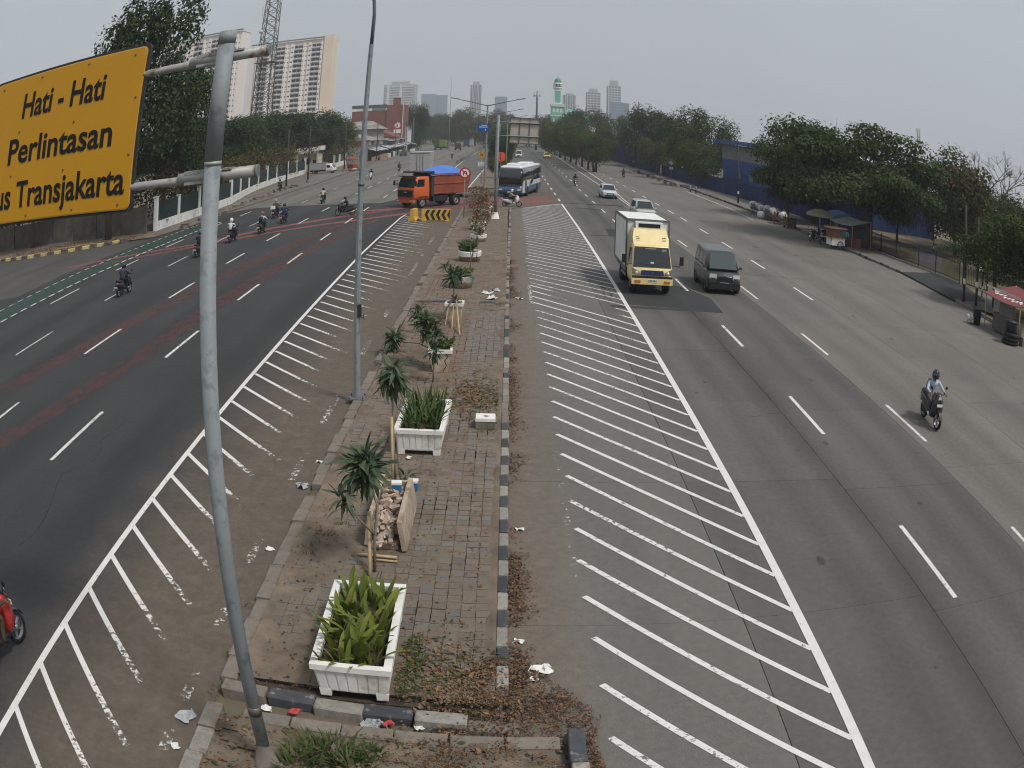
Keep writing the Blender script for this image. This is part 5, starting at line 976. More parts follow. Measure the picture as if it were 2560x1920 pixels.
b.box((1.3, 0, 2.95), (2.7, .08, .1)); b.box((1.3, 0, 2.3), (2.7, .06, .06)); b.box((1.3, 0, .2), (2.7, .06, .08)); b.build('frame', 'rail_black', gt)
for k in range(14): b = MB(); b.box((.18 + k * .18, 0, 1.25), (.03, .03, 2.1)); b.build('bar', 'rail_black', gt)
b = MB(); b.box((1.9, -.05, 1.6), (.6, .02, .32)); b.build('notice', 'sign_white', gt)
for x, y, h, lab in ((27.75, 44.7, 6.2, 'black utility pole at the kerb corner on the right'), (28.5, 44.0, 5.6, 'thinner black pole beside the corner utility pole'), (40.9, 73.4, 4.3, 'thin lamp post standing on the fenced lawn'), (27.85, 106.5, 7.5, 'dark trunk-like pole with white band beside the rubbish carts'), (27.5, 201, 9.0, 'slim pole on the far right pavement'), (31.8, 48.2, 3.6, 'black gate post behind the corner pole')):
    t = thing('utility_pole', lab, 'pole', (x, y, .05)); b = MB(); b.tube([(0, 0, 0), (0, 0, h * .5), (0, 0, h)], [.11, .1, .08] if h > 5 else [.06, .05, .045], 10); b.build('shaft', 'pole_dark', t); b = MB(); b.lathe([(.112, 1.2), (.114, 1.25), (.114, 1.5), (.112, 1.55)] if h > 5 else [(.065, .5), (.065, .8)], n=10); b.build('band', 'sign_white', t)
# ================================================================ street vendors on the right
mat('wood_red', (0.15, 0.06, 0.035), .7, var=.2, vs=3); mat('wood_pale', (0.36, 0.25, 0.15), .75, var=.2, vs=4); mat('tarp_blue', (0.05, 0.16, 0.38), .5, var=.15, vs=2); mat('tarp_beige', (0.36, 0.33, 0.26), .7, var=.12, vs=2); mat('tarp_pale', (0.5, 0.52, 0.53), .6, var=.12); mat('sack_white', (0.58, 0.57, 0.54), .8, var=.18, vs=3); mat('rubber', (0.018, 0.018, 0.018), .75, var=.2); mat('steel', (0.4, 0.4, 0.4), .35, metal=.8, var=.1); mat('shade_cloth', (0.06, 0.062, 0.065), .8, var=.2); mat('tarp_red', (0.2, 0.06, 0.06), .6, var=.2, vs=2)
glass('glass_clear', (0.1, 0.1, 0.09), .1)
def spoke_wheel(parent, loc, r, w=.05, rz=0, name='wheel'):
    b = MB(); b.lathe([(r * .86, -w / 2), (r * .98, -w / 2), (r, 0), (r * .98, w / 2), (r * .86, w / 2), (r * .86, -w / 2)], n=22, axis='x'); o = b.build(name, 'rubber', parent, loc, rz)
    s = MB()
    for k in range(8): a = math.pi * k / 8; s.tube([(0, r * .88 * math.cos(a), r * .88 * math.sin(a)), (0, -r * .88 * math.cos(a), -r * .88 * math.sin(a))], .008, 4)
    s.lathe([(0, -.04), (.035, -.04), (.035, .04), (0, .04)], n=8, axis='x'); s.build('spokes', 'steel', o); return o
ct = thing('snack_cart', 'wooden snack cart with glass case, white lower panel and big wheel', 'cart', (25.75, 65.3, 0), R(20)); b = MB(); b.bbox(-.75, .75, -.4, .4, .35, .9); b.build('base_box', 'sign_white', ct)
b = MB(); b.bbox(-.85, .85, -.48, .48, .9, .98); b.build('counter', 'wood_pale', ct); b = MB(); b.bbox(-.78, -.02, -.42, .42, .98, 1.7); b.build('cabinet', 'wood_red', ct)
b = MB(); b.bbox(.0, .74, -.4, .4, .98, 1.65); b.build('glass_case', 'glass_clear', ct); b = MB(); b.bbox(.15, .6, -.3, .3, .98, 1.25); b.build('pots', 'steel', ct)
b = MB(); b.bbox(-.95, .95, -.55, .55, 1.7, 1.8); b.build('roof', 'wood_pale', ct)
for x in (-.83, .83): b = MB(); b.box((x, -.42, 1.2), (.05, .05, 1.0)); b.build('upright', 'wood_red', ct)
o = spoke_wheel(ct, (0.2, -.44, .36), .36, rz=R(90)); spoke_wheel(ct, (0.2, .44, .36), .36, rz=R(90)); b = MB(); b.tube([(-.7, 0, .35), (-.72, 0, 0)], .03, 6); b.build('prop_leg', 'wood_red', ct)
b = MB(); b.tube([(-.8, -.3, .85), (-1.35, -.3, .95)], .025, 6); b.tube([(-.8, .3, .85), (-1.35, .3, .95)], .025, 6); b.tube([(-1.35, -.3, .95), (-1.35, .3, .95)], .025, 6); b.build('handle', 'wood_pale', ct)
def umbrella(lab, x, y, h, r, m, sides=12, dome=.5, z0=.05):
    t = thing('umbrella', lab, 'umbrella', (x, y, z0)); b = MB(); b.tube([(0, 0, 0), (0, 0, h)], .025, 8); b.build('pole', 'steel', t); c = MB(); prof = []
    for k in range(6): f = k / 5; prof.append((r * f, h - dome * f ** 1.8))
    c.lathe(prof, n=sides, smooth=False); c.lathe([(r * 1.0, h - dome), (r * .99, h - dome - .16)], n=sides, smooth=False); c.build('canopy', m, t)
    d = MB()
    for k in range(sides):
        a = 2 * math.pi * k / sides; d.tube([(0, 0, h - .35), (r * .55 * math.cos(a), r * .55 * math.sin(a), h - dome * .4)], .008, 4)
    d.build('ribs', 'steel', t); b = MB(); b.lathe([(0, .12), (.22, .12), (.26, 0)], n=10); b.build('foot', 'kerb_concrete', t); return t
umbrella('beige vendor umbrella under the wide rain tree', 26.2, 70.6, 2.75, 1.35, 'tarp_beige'); umbrella('faded red umbrella of the stall on the left roadside', -28.4, 160, 2.7, 1.5, 'tarp_red')
def awning(lab, x, y, w, d, z, m, rz=0, drop=.5, name='awning_stall'):
    t = thing(name, lab, 'stall', (x, y, .06), rz); b = MB(); n_ = 6
    for k in range(n_):
        f0, f1 = k / n_, (k + 1) / n_; s0, s1 = -.12 * math.sin(math.pi * f0), -.12 * math.sin(math.pi * f1); b.add([(-w / 2 + w * f0, -d / 2, z - drop + s0), (-w / 2 + w * f1, -d / 2, z - drop + s1), (-w / 2 + w * f1, d / 2, z + s1), (-w / 2 + w * f0, d / 2, z + s0), (-w / 2 + w * f0, -d / 2, z - drop + s0 - .03), (-w / 2 + w * f1, -d / 2, z - drop + s1 - .03), (-w / 2 + w * f1, d / 2, z + s1 - .03), (-w / 2 + w * f0, d / 2, z + s0 - .03)], [(0, 1, 2, 3), (7, 6, 5, 4), (0, 4, 5, 1), (3, 2, 6, 7)])
    b.build('tarpaulin', m, t)
    for sx in (-1, 1):
        for sy, zz in ((-1, z - drop), (1, z)): q = MB(); q.tube([(sx * w * .47, sy * d * .47, 0), (sx * w * .47, sy * d * .47, zz)], .03, 6); q.build('post', 'bamboo', t)
    return t
t = awning('pale tarpaulin awning stall behind the snack cart', 28.4, 68.2, 3.6, 2.4, 2.5, 'tarp_pale', R(-75)); b = MB(); b.bbox(-1.2, 1.2, -.3, .4, 0, .85); b.build('counter', 'wood_red', t); b = MB(); b.bbox(-1.5, 1.5, .95, 1.0, .1, 1.9); b.build('back_screen', 'shade_cloth', t)
t = awning('blue tarpaulin awning stall against the blue wall', 29.3, 74.0, 4.2, 2.2, 2.6, 'tarp_blue', R(-85)); b = MB(); b.bbox(-1.3, 1.1, -.3, .3, 0, .8); b.build('counter', 'wood_pale', t); b = MB(); b.bbox(-.4, .6, -.2, .2, .8, 1.5); b.build('shelf', 'frame_dark', t)
t = awning('red-roofed food stall at the far right edge', 26.9, 36.0, 3.8, 3.2, 2.45, 'tarp_red', R(-82), .6); b = MB(); b.bbox(-1.3, 1.3, -1.2, -.7, 0, .95); b.build('counter', 'frame_dark', t); b = MB(); b.bbox(-1.5, -1.45, -1.0, 1.0, .9, 2.1); b.build('side_screen', 'tarp_pale', t); b = MB(); b.bbox(-.8, .6, -1.1, -.75, .95, 1.6); b.build('display_case', 'glass_clear', t); b = MB(); b.bbox(-1.75, 1.75, -1.53, -1.5, 2.2, 2.3); b.build('front_rail', 'roof_white', t)
b = MB()
for k in range(10): b.box((-1.3 + k * .28, -.9 + .12 * (k % 3), 2.15 + (-.9 + .12 * (k % 3)) * .1875 - .12 * math.sin(math.pi * (.16 + k * .074)) + .02), (.16, .3, .01), rx=.186)
b.build('roof_lettering', 'sign_white', t, kind='stuff')
def bin_(lab, x, y, h, r, m='rail_black'):
    t = thing('waste_bin', lab, 'bin', (x, y, 0)); b = MB(); b.lathe([(0, .02), (r * .8, .02), (r, h * .9)], n=14); b.build('body', m, t); b = MB(); b.lathe([(r * 1.06, h * .9), (r * 1.06, h * .95), (0, h)], n=14); b.build('lid', m, t); return t
bin_('black waste bin at the kerb in front of the red-roofed stall', 24.85, 38.1, .9, .3); t = bin_('dark drum standing on stacked tyres at the right edge', 24.9, 33.9, 1.25, .42)
for k in range(3): b = MB(); b.lathe([(.34, .02), (.55, .02), (.6, .11), (.55, .2), (.34, .2)], n=18); b.build('tyre', 'rubber', t, (.05 * k, -.03 * k, k * .2))
o = MB(); o.bbox(-.2, .2, -.2, .2, 0, .45); o.build('concrete_block', 'kerb_concrete', None, (25.9, 33.7, 0), label='small concrete block beside the drum on tyres', cat='block')
b = MB(); rr = random.Random(4)
for i in range(40):
    a = rr.uniform(0, 6.28); b.box((.16 * math.cos(a) + rr.gauss(0, .07), .14 * math.sin(a), rr.uniform(.05, .4)), (.12, .12, .09), rz=a, rx=rr.uniform(-1, 1))
b.build('litter_heap', ['sack_white'], None, (24.45, 38.3, 0), label='heap of crumpled rubbish leaning on the black waste bin', cat='rubbish', kind='stuff')
# rubbish hand-carts along the kerb
def sack(r, h, seed):
    rr = random.Random(seed); b = MB(); prof = [(0, 0), (r * .8, .02), (r, h * .3), (r * .95, h * .7), (r * .55, h * .95), (r * .2, h), (0, h * 1.02)]; b.lathe(prof, n=12)
    b.v = [(x * (1 + .18 * mnoise.noise(Vector((x * 5 + seed, y * 5, z * 5)))), y * (1 + .18 * mnoise.noise(Vector((x * 5, y * 5 + seed, z * 5)))), z + .08 * mnoise.noise(Vector((x * 4, y * 4, z * 4 + seed)))) for x, y, z in b.v]; return b.mesh('sack', 'sack_white')
SK = [sack(.42, .75, 1), sack(.36, .6, 2), sack(.5, .8, 3)]
carts = [(26.0, 82.4, 'loaded with sacks and dark box, nearest the parked bikes'), (26.1, 85.6, 'with leaning white sacks, second from the umbrella'), (26.2, 88.8, 'with slatted sides, third from the umbrella'), (26.3, 92.2, 'heaped with a big white sack, furthest from the umbrella')]
for i, (x, y, lab) in enumerate(carts):
    t = thing('rubbish_cart', 'two-wheeled rubbish hand-cart ' + lab, 'cart', (x, y, 0), R(80 + 8 * (i % 2)), 'rubbish carts by the blue wall'); b = MB(); b.bbox(-.9, .9, -.5, .5, .5, .58); b.build('bed', 'wood_red', t)
    for s in (-1, 1): b = MB(); b.bbox(-.9, .9, s * .5 - .02, s * .5 + .02, .58, 1.15); b.build('side_board', 'wood_pale' if i == 2 else 'frame_dark', t)
    for xx in (-.85, -.3, .3, .85): b = MB(); b.box((xx, -.54, .95), (.07, .05, .95)); b.build('stake', 'wood_pale', t)
    for s in (-1, 1): spoke_wheel(t, (.1, s * .58, .36), .36, rz=R(90))
    b = MB(); b.tube([(.9, -.4, .55), (1.7, -.4, 1.15)], .025, 6); b.tube([(.9, .4, .55), (1.7, .4, 1.15)], .025, 6); b.tube([(1.7, -.4, 1.15), (1.7, .4, 1.15)], .025, 6); b.build('handle', 'steel', t)
    for k in range(2 + (i == 3)):
        s_ = obj('sack', SK[(i + k) % 3], None, (x + rr.uniform(-.25, .25), y - .5 + k * .7, .58), rr.uniform(0, 6), label='bulging white sack, %s on the %s rubbish cart' % (['nearest', 'second', 'third'][k], ['box-loaded', 'second', 'slatted', 'furthest'][i]), cat='sack', group='white sacks on the rubbish carts')
obj('sack', SK[2], None, (25.3, 86.8, 0), 1.0, label='big white sack standing on the road beside the rubbish carts', cat='sack', group='white sacks on the rubbish carts')
t = thing('dark_box_cart', 'dark purple-brown box cart at the kerb between rubbish carts and umbrella', 'cart', (26.1, 79.3, 0), R(10)); b = MB(); b.bbox(-.55, .55, -.4, .4, .18, 1.0); b.build('box', 'kerb_brown', t); b = MB(); b.bbox(-.6, .6, -.45, .45, 1.0, 1.05); b.build('lid', 'frame_dark', t)
for sx in (-1, 1):
    for sy in (-1, 1): w_ = MB(); w_.lathe([(0, -.03), (.12, -.03), (.12, .03), (0, .03)], n=10, axis='x'); w_.build('wheel', 'rubber', t, (sx * .42, sy * .4, .12))
# ================================================================ vehicles
glass('car_glass'); glass('van_glass', (0.03, 0.045, 0.05)); glass('lamp_grey', (0.2, 0.19, 0.15), .2); glass('lamp_glass', (0.55, 0.56, 0.55), .12); mat('lamp_red', (0.3, 0.015, 0.012), .25, var=0); mat('lamp_amber', (0.5, 0.16, 0.02), .3, var=0); mat('trim_black', (0.016, 0.016, 0.017), .55, var=.1); mat('chrome', (0.55, 0.55, 0.55), .15, metal=1, var=0); mat('plate_white', (0.7, 0.7, 0.68), .5, var=.05); mat('rim_alloy', (0.38, 0.38, 0.38), .35, metal=.7, var=.1)
paint('paint_silver', (0.46, 0.49, 0.46)); paint('paint_ice', (0.52, 0.57, 0.62)); paint('paint_taxi', (0.72, 0.48, 0.015)); paint('paint_charcoal', (0.032, 0.04, 0.042)); paint('paint_cream', (0.78, 0.62, 0.29), .35); paint('paint_orange', (0.56, 0.115, 0.028), .4); paint('paint_busblue', (0.045, 0.10, 0.19)); paint('paint_buswhite', (0.66, 0.68, 0.70)); paint('paint_dark', (0.025, 0.03, 0.04)); paint('paint_van_white', (0.70, 0.70, 0.69)); paint('paint_tipgreen', (0.12, 0.18, 0.03), .5); paint('paint_navy', (0.02, 0.035, 0.11)); paint('paint_red', (0.42, 0.03, 0.025)); paint('paint_brown', (0.09, 0.065, 0.05), .6)
mat('box_white', (0.76, 0.755, 0.73), .55, var=.08, vs=1.2, col2=(.5, .47, .42), c2s=1.5, c2t=.66); mat('box_grey', (0.36, 0.365, 0.36), .6, var=.12, vs=1.2, col2=(.24, .24, .23), c2s=1.2, c2t=.6); mat('dump_rust', (0.33, 0.085, 0.045), .65, var=.15, vs=1.2, col2=(.22, .07, .045), c2s=1.0, c2t=.55); mat('dump_dark', (0.045, 0.04, 0.04), .7, var=.2); mat('tarp_truck', (0.075, 0.19, 0.56), .5, var=.15, vs=1.0); mat('chassis', (0.02, 0.02, 0.021), .7, var=.2)
WH = {}
def wheel(parent, x, y, r, w, dual=False):
    key = (r, w)
    if key not in WH:
        b = MB(); b.lathe([(r * .6, -w / 2), (r * .92, -w / 2), (r, -w * .32), (r, w * .32), (r * .92, w / 2), (r * .6, w / 2), (r * .6, -w / 2)], n=20, axis='x'); t = b.mesh('wheel', 'rubber')
        c = MB(); c.lathe([(0, -w * .38), (r * .2, -w * .4), (r * .22, -w * .3), (r * .58, -w * .36), (r * .62, -w * .42), (r * .62, w * .42), (r * .58, w * .36), (r * .22, w * .3), (r * .2, w * .4), (0, w * .38)], n=16, axis='x')
        for k in range(5):
            a = 2 * math.pi * k / 5
            for s in (-1, 1): c.box((s * w * .36, r * .4 * math.cos(a), r * .4 * math.sin(a)), (.03, r * .12, r * .4), rx=a - math.pi / 2)
        WH[key] = (t, c.mesh('rim', 'rim_alloy'))
    o = obj('wheel', WH[key][0], parent, (x, y, r)); obj('rim', WH[key][1], o); return o
def rrect(y, hwb, hwt, z0, z1, r=.08):
    """rounded cross-section across the car at station y"""
    return [(-hwb + r, y, z0), (hwb - r, y, z0), (hwb, y, z0 + r), (hwb * 1.0, y, (z0 + z1) / 2), (hwt, y, z1 - r), (hwt - r, y, z1), (-hwt + r, y, z1), (-hwt, y, z1 - r), (-hwb * 1.0, y, (z0 + z1) / 2), (-hwb, y, z0 + r)]
def xyring(y0, y1, hw, z, r):
    p = []
    for cx, cy_, a0 in ((hw - r, y1 - r, 0), (-hw + r, y1 - r, 90), (-hw + r, y0 + r, 180), (hw - r, y0 + r, 270)):
        for k in range(4): a = R(a0 + 30 * k); p.append((cx + r * math.cos(a), cy_ + r * math.sin(a), z))
    return p
def inset(A, B, C, D, u0, u1, v0, v1, off):
    A, B, C, D = map(Vector, (A, B, C, D)); n_ = (B - A).cross(D - A).normalized() * off
    P = lambda u, v: (A.lerp(B, u)).lerp(D.lerp(C, u), v) + n_
    return [P(u0, v0), P(u1, v0), P(u1, v1), P(u0, v1)]
def panes(root, q, names, m, off=.012, fm=(.06, .94, .06, .92)):
    """q: front/rear/left/right glass on a tapered cabin"""
    (yb0, yb1, hwb, zb), (yt0, yt1, hwt, zt) = q
    F = [(-hwb, yb0, zb), (hwb, yb0, zb), (hwt, yt0, zt), (-hwt, yt0, zt)]; Rr = [(hwb, yb1, zb), (-hwb, yb1, zb), (-hwt, yt1, zt), (hwt, yt1, zt)]; Rt = [(hwb, yb0, zb), (hwb, yb1, zb), (hwt, yt1, zt), (hwt, yt0, zt)]; Lt = [(-hwb, yb1, zb), (-hwb, yb0, zb), (-hwt, yt0, zt), (-hwt, yt1, zt)]
    b = MB(); b.poly(inset(*F, *fm, off)); b.build('windscreen', m, root, fix=False); b = MB(); b.poly(inset(*Rr, .1, .9, .12, .88, off)); b.build('rear_window', m, root, fix=False)
    for nm in names:
        u0, u1 = nm
        for S in (Rt, Lt):
            a, c = (u0, u1) if S is Rt else (1 - u1, 1 - u0); b = MB(); b.poly(inset(*S, a, c, .1, .86, off)); b.build('side_window', m, root, fix=False)
def boxpart(name, m, root, *args, **k):
    b = MB(); b.bbox(*args); return b.build(name, m, root, **k)
def mirrors(root, x, y, z, m='trim_black', s=1.0):
    for sg_ in (-1, 1): b = MB(); b.tube([(sg_ * (x - .05), y, z - .05), (sg_ * (x + .05), y - .02, z)], .02, 5); b.box((sg_ * (x + .11), y - .02, z + .02), (.16 * s, .08, .13 * s), taper=.8); b.build('mirror', m, root)
def plate_(root, y, z, w=.43, rear=False, name='number_plate'):
    b = MB(); b.box((0, y, z), (w, .012, .14)); p = b.build(name, 'plate_white', root); c = MB()
    for k in range(6): c.box((-w * .36 + k * w * .145, y - (.008 if not rear else -.008), z), (w * .085, .004, .075))
    c.build('plate_characters', 'ink', p, kind='stuff')
def car(name, lab, cat, loc, rz, L, W_, H, pm, belt=.92, hood=-.95, t0=-.25, t1=None, rb=None, glassm='car_glass', group=None, wins=((.16, .47), (.5, .82)), hoodz=None, r=.31, rear_lights=True, grille='trim_black'):
    t = thing(name, lab, cat, loc, rz, group); h = L / 2; w = W_ / 2; t1 = h - .35 if t1 is None else t1; rb = h - .08 if rb is None else rb; hz = hoodz or belt - .04
    b = MB(); b.loft([rrect(-h, w * .8, w * .74, .34, hz - .28), rrect(-h + .1, w * .95, w * .9, .24, hz - .17), rrect(-h + .35, w, w * .95, .2, hz - .08), rrect(hood, w, w * .96, .2, hz), rrect(hood + .4, w, w * .97, .2, belt), rrect(h - .5, w, w * .97, .2, belt), rrect(h - .12, w * .97, w * .93, .24, belt - .02), rrect(h, w * .88, w * .82, .34, belt - .12)]); b.build('body', pm, t)
    q0 = (hood - .05, rb, w * .95, belt - .02); q1 = (t0, t1, w * .76, H)
    b = MB(); mid = lambda f: xyring(q0[0] + (q1[0] - q0[0]) * f, q0[1] + (q1[1] - q0[1]) * f, q0[2] + (q1[2] - q0[2]) * f, q0[3] + (q1[3] - q0[3]) * f, .1)
    b.loft([mid(0), mid(.5), mid(.9), xyring(q1[0] + .08, q1[1] - .06, q1[2] - .07, H + .015, .1)]); b.build('cabin', pm, t); panes(t, (q0, q1), wins, glassm, .004)
    for s in (-1, 1):
        b = MB(); b.box((s * w * .66, -h + .1, hz - .26), (w * .42, .16, .15), rz=s * .22, taper=.85); b.build('headlight', 'lamp_glass', t)
        b = MB(); b.box((s * w * .76, h - .06, belt - .2), (w * .24, .1, .3), taper=.9); b.build('tail_light', 'lamp_red', t)
        for yy_ in (-h + .72, h - .72):
            wheel(t, s * (w - .1), yy_, r, .2); a = MB(); a.lathe([(r * 1.16, -.02), (r * 1.16, .02), (0, .02), (0, -.02)], (0, 0, 0), 18, 'x', smooth=False); a.build('wheel_arch', 'trim_black', t, (s * (w - .012), yy_, r * 1.05))
    b = MB(); b.box((0, -h - .005, hz - .36), (w * .95, .06, .18), taper=.9); b.build('grille', grille, t); b = MB(); b.box((0, -h + .01, .36), (w * 1.45, .08, .13)); b.build('bumper_intake', 'trim_black', t)
    plate_(t, -h - .045, .5); plate_(t, h + .01, .62, rear=True, name='rear_plate'); mirrors(t, w * .95, hood + .22, belt + .06, pm)
    return t
car('car', 'silver people carrier half hidden behind the yellow box truck', 'car', (11.2, 75.2, 0), R(2), 4.2, 1.68, 1.62, 'paint_silver', belt=1.0, hood=-1.05, t0=-.35, t1=1.75)
car('car', 'pale ice-blue hatchback following the silver car on the right road', 'car', (10.75, 98.6, 0), R(2), 3.7, 1.62, 1.5, 'paint_ice', belt=.95, hood=-.85, t0=-.2)
car('taxi', 'bright yellow taxi far down the right road', 'taxi', (9.9, 243, 0), R(1), 4.2, 1.72, 1.5, 'paint_taxi', belt=.95, t1=1.1, rb=1.6)
car('car', 'dark car parked in front of the shops on the left', 'car', (-29.4, 252, 0), R(183), 4.2, 1.7, 1.55, 'paint_dark', t1=1.4)
car('car', 'white car far away where the left road bends', 'car', (-38, 560, 0), R(180), 4.3, 1.75, 1.5, 'paint_van_white')
car('car', 'small dark car far up the left road by the green tipper', 'car', (-31.5, 520, 0), R(180), 4.2, 1.7, 1.6, 'paint_red')
car('minibus', 'white minibus with purple roof behind the bus on the right road', 'van', (2.4, 240, 0), 0, 4.0, 1.7, 1.95, 'paint_van_white', belt=1.05, hood=-1.6, t0=-1.1, t1=1.85, rb=1.95)
# dark grey panel van beside the truck
vn = car('van', 'dark grey minivan driving beside the yellow box truck', 'van', (10.02, 42.2, 0), R(-1.5), 4.05, 1.66, 1.9, 'paint_charcoal', belt=1.12, hood=-1.62, t0=-.98, t1=1.9, rb=1.96, glassm='van_glass', wins=((.2, .36), (.39, .66), (.69, .93)), hoodz=1.05, r=.3)
for s in (-1, 1): b = MB(); b.box((s * .57, -2.0, .86), (.36, .1, .17), rz=s * .14, taper=.9); b.build('headlight', 'lamp_glass', vn)
boxpart('lower_bumper', 'trim_black', vn, -.76, .76, -2.09, -1.9, .26, .56); b = MB(); b.box((0, -2.045, .78), (.72, .05, .11)); b.build('grille_bar', 'trim_black', vn); b = MB(); b.lathe([(0, -.02), (.05, -.02), (.05, .01)], (0, -2.0, .9), 10, 'y'); b.build('badge', 'chrome', vn); b = MB(); b.tube([(-.55, -1.52, 1.2), (-.1, -1.5, 1.16), (.6, -1.52, 1.2)], .012, 4); b.build('wiper', 'trim_black', vn)
# yellow box truck
tk = thing('box_truck', 'cream-yellow cab truck with white insulated box and roof cooling unit', 'truck', (6.28, 41.7, 0), R(.5))
b = MB(); f = -2.75; b.loft([xyring(f + .02, -1.25, .9, .55, .12), xyring(f, -1.25, .935, .8, .14), xyring(f + .02, -1.25, .935, 1.12, .16), xyring(f + .085, -1.25, .92, 1.22, .16), xyring(f + .42, -1.28, .83, 2.08, .16), xyring(f + .5, -1.28, .8, 2.2, .18)]); b.build('cab', 'paint_cream', tk)
panes(tk, ((f + .085, -1.25, .92, 1.22), (f + .42, -1.28, .83, 2.12)), ((.15, .8),), 'car_glass', .014, (.035, .965, .0, .97))
b = MB(); b.loft([[(-.8, f + .52, 2.16), (.8, f + .52, 2.16), (.8, -1.3, 2.16), (-.8, -1.3, 2.16)], [(-.82, f + .72, 2.45), (.82, f + .72, 2.45), (.84, -1.3, 2.45), (-.84, -1.3, 2.45)], [(-.74, f + 1.0, 2.82), (.74, f + 1.0, 2.82), (.78, -1.3, 2.84), (-.78, -1.3, 2.84)]], smooth=False); b.build('roof_fairing', 'paint_cream', tk)
for s in (-1, 1):
    for k in range(3): q = MB(); q.box((s * .6, f + .66 + k * .045, 2.34 + k * .07), (.17, .03, .04)); q.build('vent_slot', 'trim_black', tk)
b = MB(); b.box((0, f - .03, .62), (1.84, .12, .26)); b.build('bumper', 'paint_cream', tk); b = MB(); b.box((0, f - .0, 1.0), (1.06, .05, .22), taper=.92); b.build('grille', 'paint_navy', tk); b = MB(); b.box((0, f - .0, .81), (1.8, .03, .1)); b.build('grille_gap', 'trim_black', tk)
b = MB(); r_ = .05
for a in (90, 210, 330): b.poly([(0, f - .03, 1.0), (.035 * math.cos(R(a - 30)), f - .03, 1.0 + .035 * math.sin(R(a - 30))), (.07 * math.cos(R(a)), f - .03, 1.0 + .07 * math.sin(R(a))), (.035 * math.cos(R(a + 30)), f - .03, 1.0 + .035 * math.sin(R(a + 30)))])
b.build('emblem', 'chrome', tk, fix=False)
for s in (-1, 1):
    b = MB(); b.loft([[(s * .56, y_, .9), (s * .9, y_ + .05, .9), (s * .91, y_ + .05, 1.2), (s * .74, y_ + .02, 1.12), (s * .58, y_, 1.04)] for y_ in (f + .06, f - .025)], smooth=False); b.build('headlight', 'lamp_grey', tk); b = MB(); b.lathe([(0, -.012), (.075, -.008), (.08, .01)], (s * .7, f - .02, .99), 12, 'y'); b.build('lens', 'lamp_glass', tk)
    b = MB(); b.box((s * .66, f - .1, .62), (.26, .03, .11)); b.build('fog_lamp', 'lamp_amber', tk)
    b = MB(); b.tube([(s * .9, f + .2, 1.35), (s * 1.2, f - .02, 1.33), (s * 1.27, f - .05, 1.45)], .015, 5); b.box((s * 1.29, f - .06, 1.6), (.19, .08, .38), taper=.9); b.build('mirror', 'trim_black', tk)
    wheel(tk, s * .76, -1.95, .4, .24); wheel(tk, s * .68, 1.25, .4, .42)
    b = MB(); b.bbox(s * .42 - .05, s * .42 + .05, -2.4, 2.7, .55, .72); b.build('chassis_rail', 'chassis', tk); b = MB(); b.bbox(s * .9 - .03, s * .9 + .03, -.6, .7, .5, .62); b.bbox(s * .9 - .03, s * .9 + .03, -.6, .7, .72, .8); b.build('side_guard', 'galv', tk)
plate_(tk, f - .1, .66, .44)
boxpart('box', 'box_white', tk, -.98, .98, -1.15, 2.75, .98, 3.2)
b = MB()
for s in (-1, 1):
    b.bbox(s * .98 - .03, s * .98 + .03, -1.19, 2.79, 3.12, 3.24); b.bbox(s * .98 - .03, s * .98 + .03, -1.19, 2.79, .9, 1.02); b.bbox(s * .98 - .035, s * .98 + .035, -1.2, -1.1, 1.02, 3.12); b.bbox(s * .98 - .035, s * .98 + .035, 2.7, 2.8, 1.02, 3.12)
b.bbox(-.95, .95, -1.2, -1.14, 3.12, 3.23); b.bbox(-.95, .95, 2.75, 2.8, 3.12, 3.23); b.build('box_frame', 'galv_dark', tk)
b = MB(); b.bbox(-.62, .62, -1.55, -1.2, 2.82, 3.12); b.build('cooling_unit', 'box_white', tk); b = MB(); b.bbox(-.5, .5, -1.565, -1.55, 2.88, 3.06); b.build('cooling_grille', 'trim_black', tk)
b = MB(); b.bbox(-.9, .9, -1.22, 2.6, .72, .92); b.build('subframe', 'chassis', tk); b = MB(); b.tube([(-.6, f + .13, 1.36), (0, f + .11, 1.33), (.55, f + .14, 1.37)], .012, 4); b.build('wiper', 'trim_black', tk)
b = MB(); b.box((.55, f + .33, 1.93), (.22, .006, .2), rx=.4); b.box((-.05, f + .36, 2.02), (.5, .006, .05), rx=.4); b.box((0, f + .15, 1.42), (.14, .03, .1)); b.build('stickers', 'plate_white', tk, kind='stuff')
# orange tipper truck with blue tarpaulin
dk = thing('tipper_truck', 'orange tipper truck with blue tarpaulin load turning across the left road', 'truck', (-6.55, 82.0, 0), R(-42))
f = -3.6; b = MB(); b.loft([xyring(f + .05, -1.75, 1.12, .75, .12), xyring(f, -1.75, 1.18, 1.0, .14), xyring(f, -1.75, 1.18, 1.75, .14), xyring(f + .06, -1.75, 1.16, 1.9, .14), xyring(f + .28, -1.75, 1.08, 2.72, .16), xyring(f + .36, -1.78, 1.04, 2.86, .18)]); b.build('cab', 'paint_orange', dk)
panes(dk, ((f + .05, -1.75, 1.16, 1.84), (f + .28, -1.75, 1.08, 2.72)), ((.12, .62),), 'car_glass', .012, (.04, .96, .02, .96))
boxpart('bumper', 'paint_orange', dk, -1.16, 1.16, f - .12, f + .12, .5, .78); boxpart('grille', 'trim_black', dk, -.95, .95, f - .035, f + .02, 1.0, 1.62); boxpart('grille_badge', 'chrome', dk, -.2, .2, f - .05, f - .034, 1.4, 1.48)
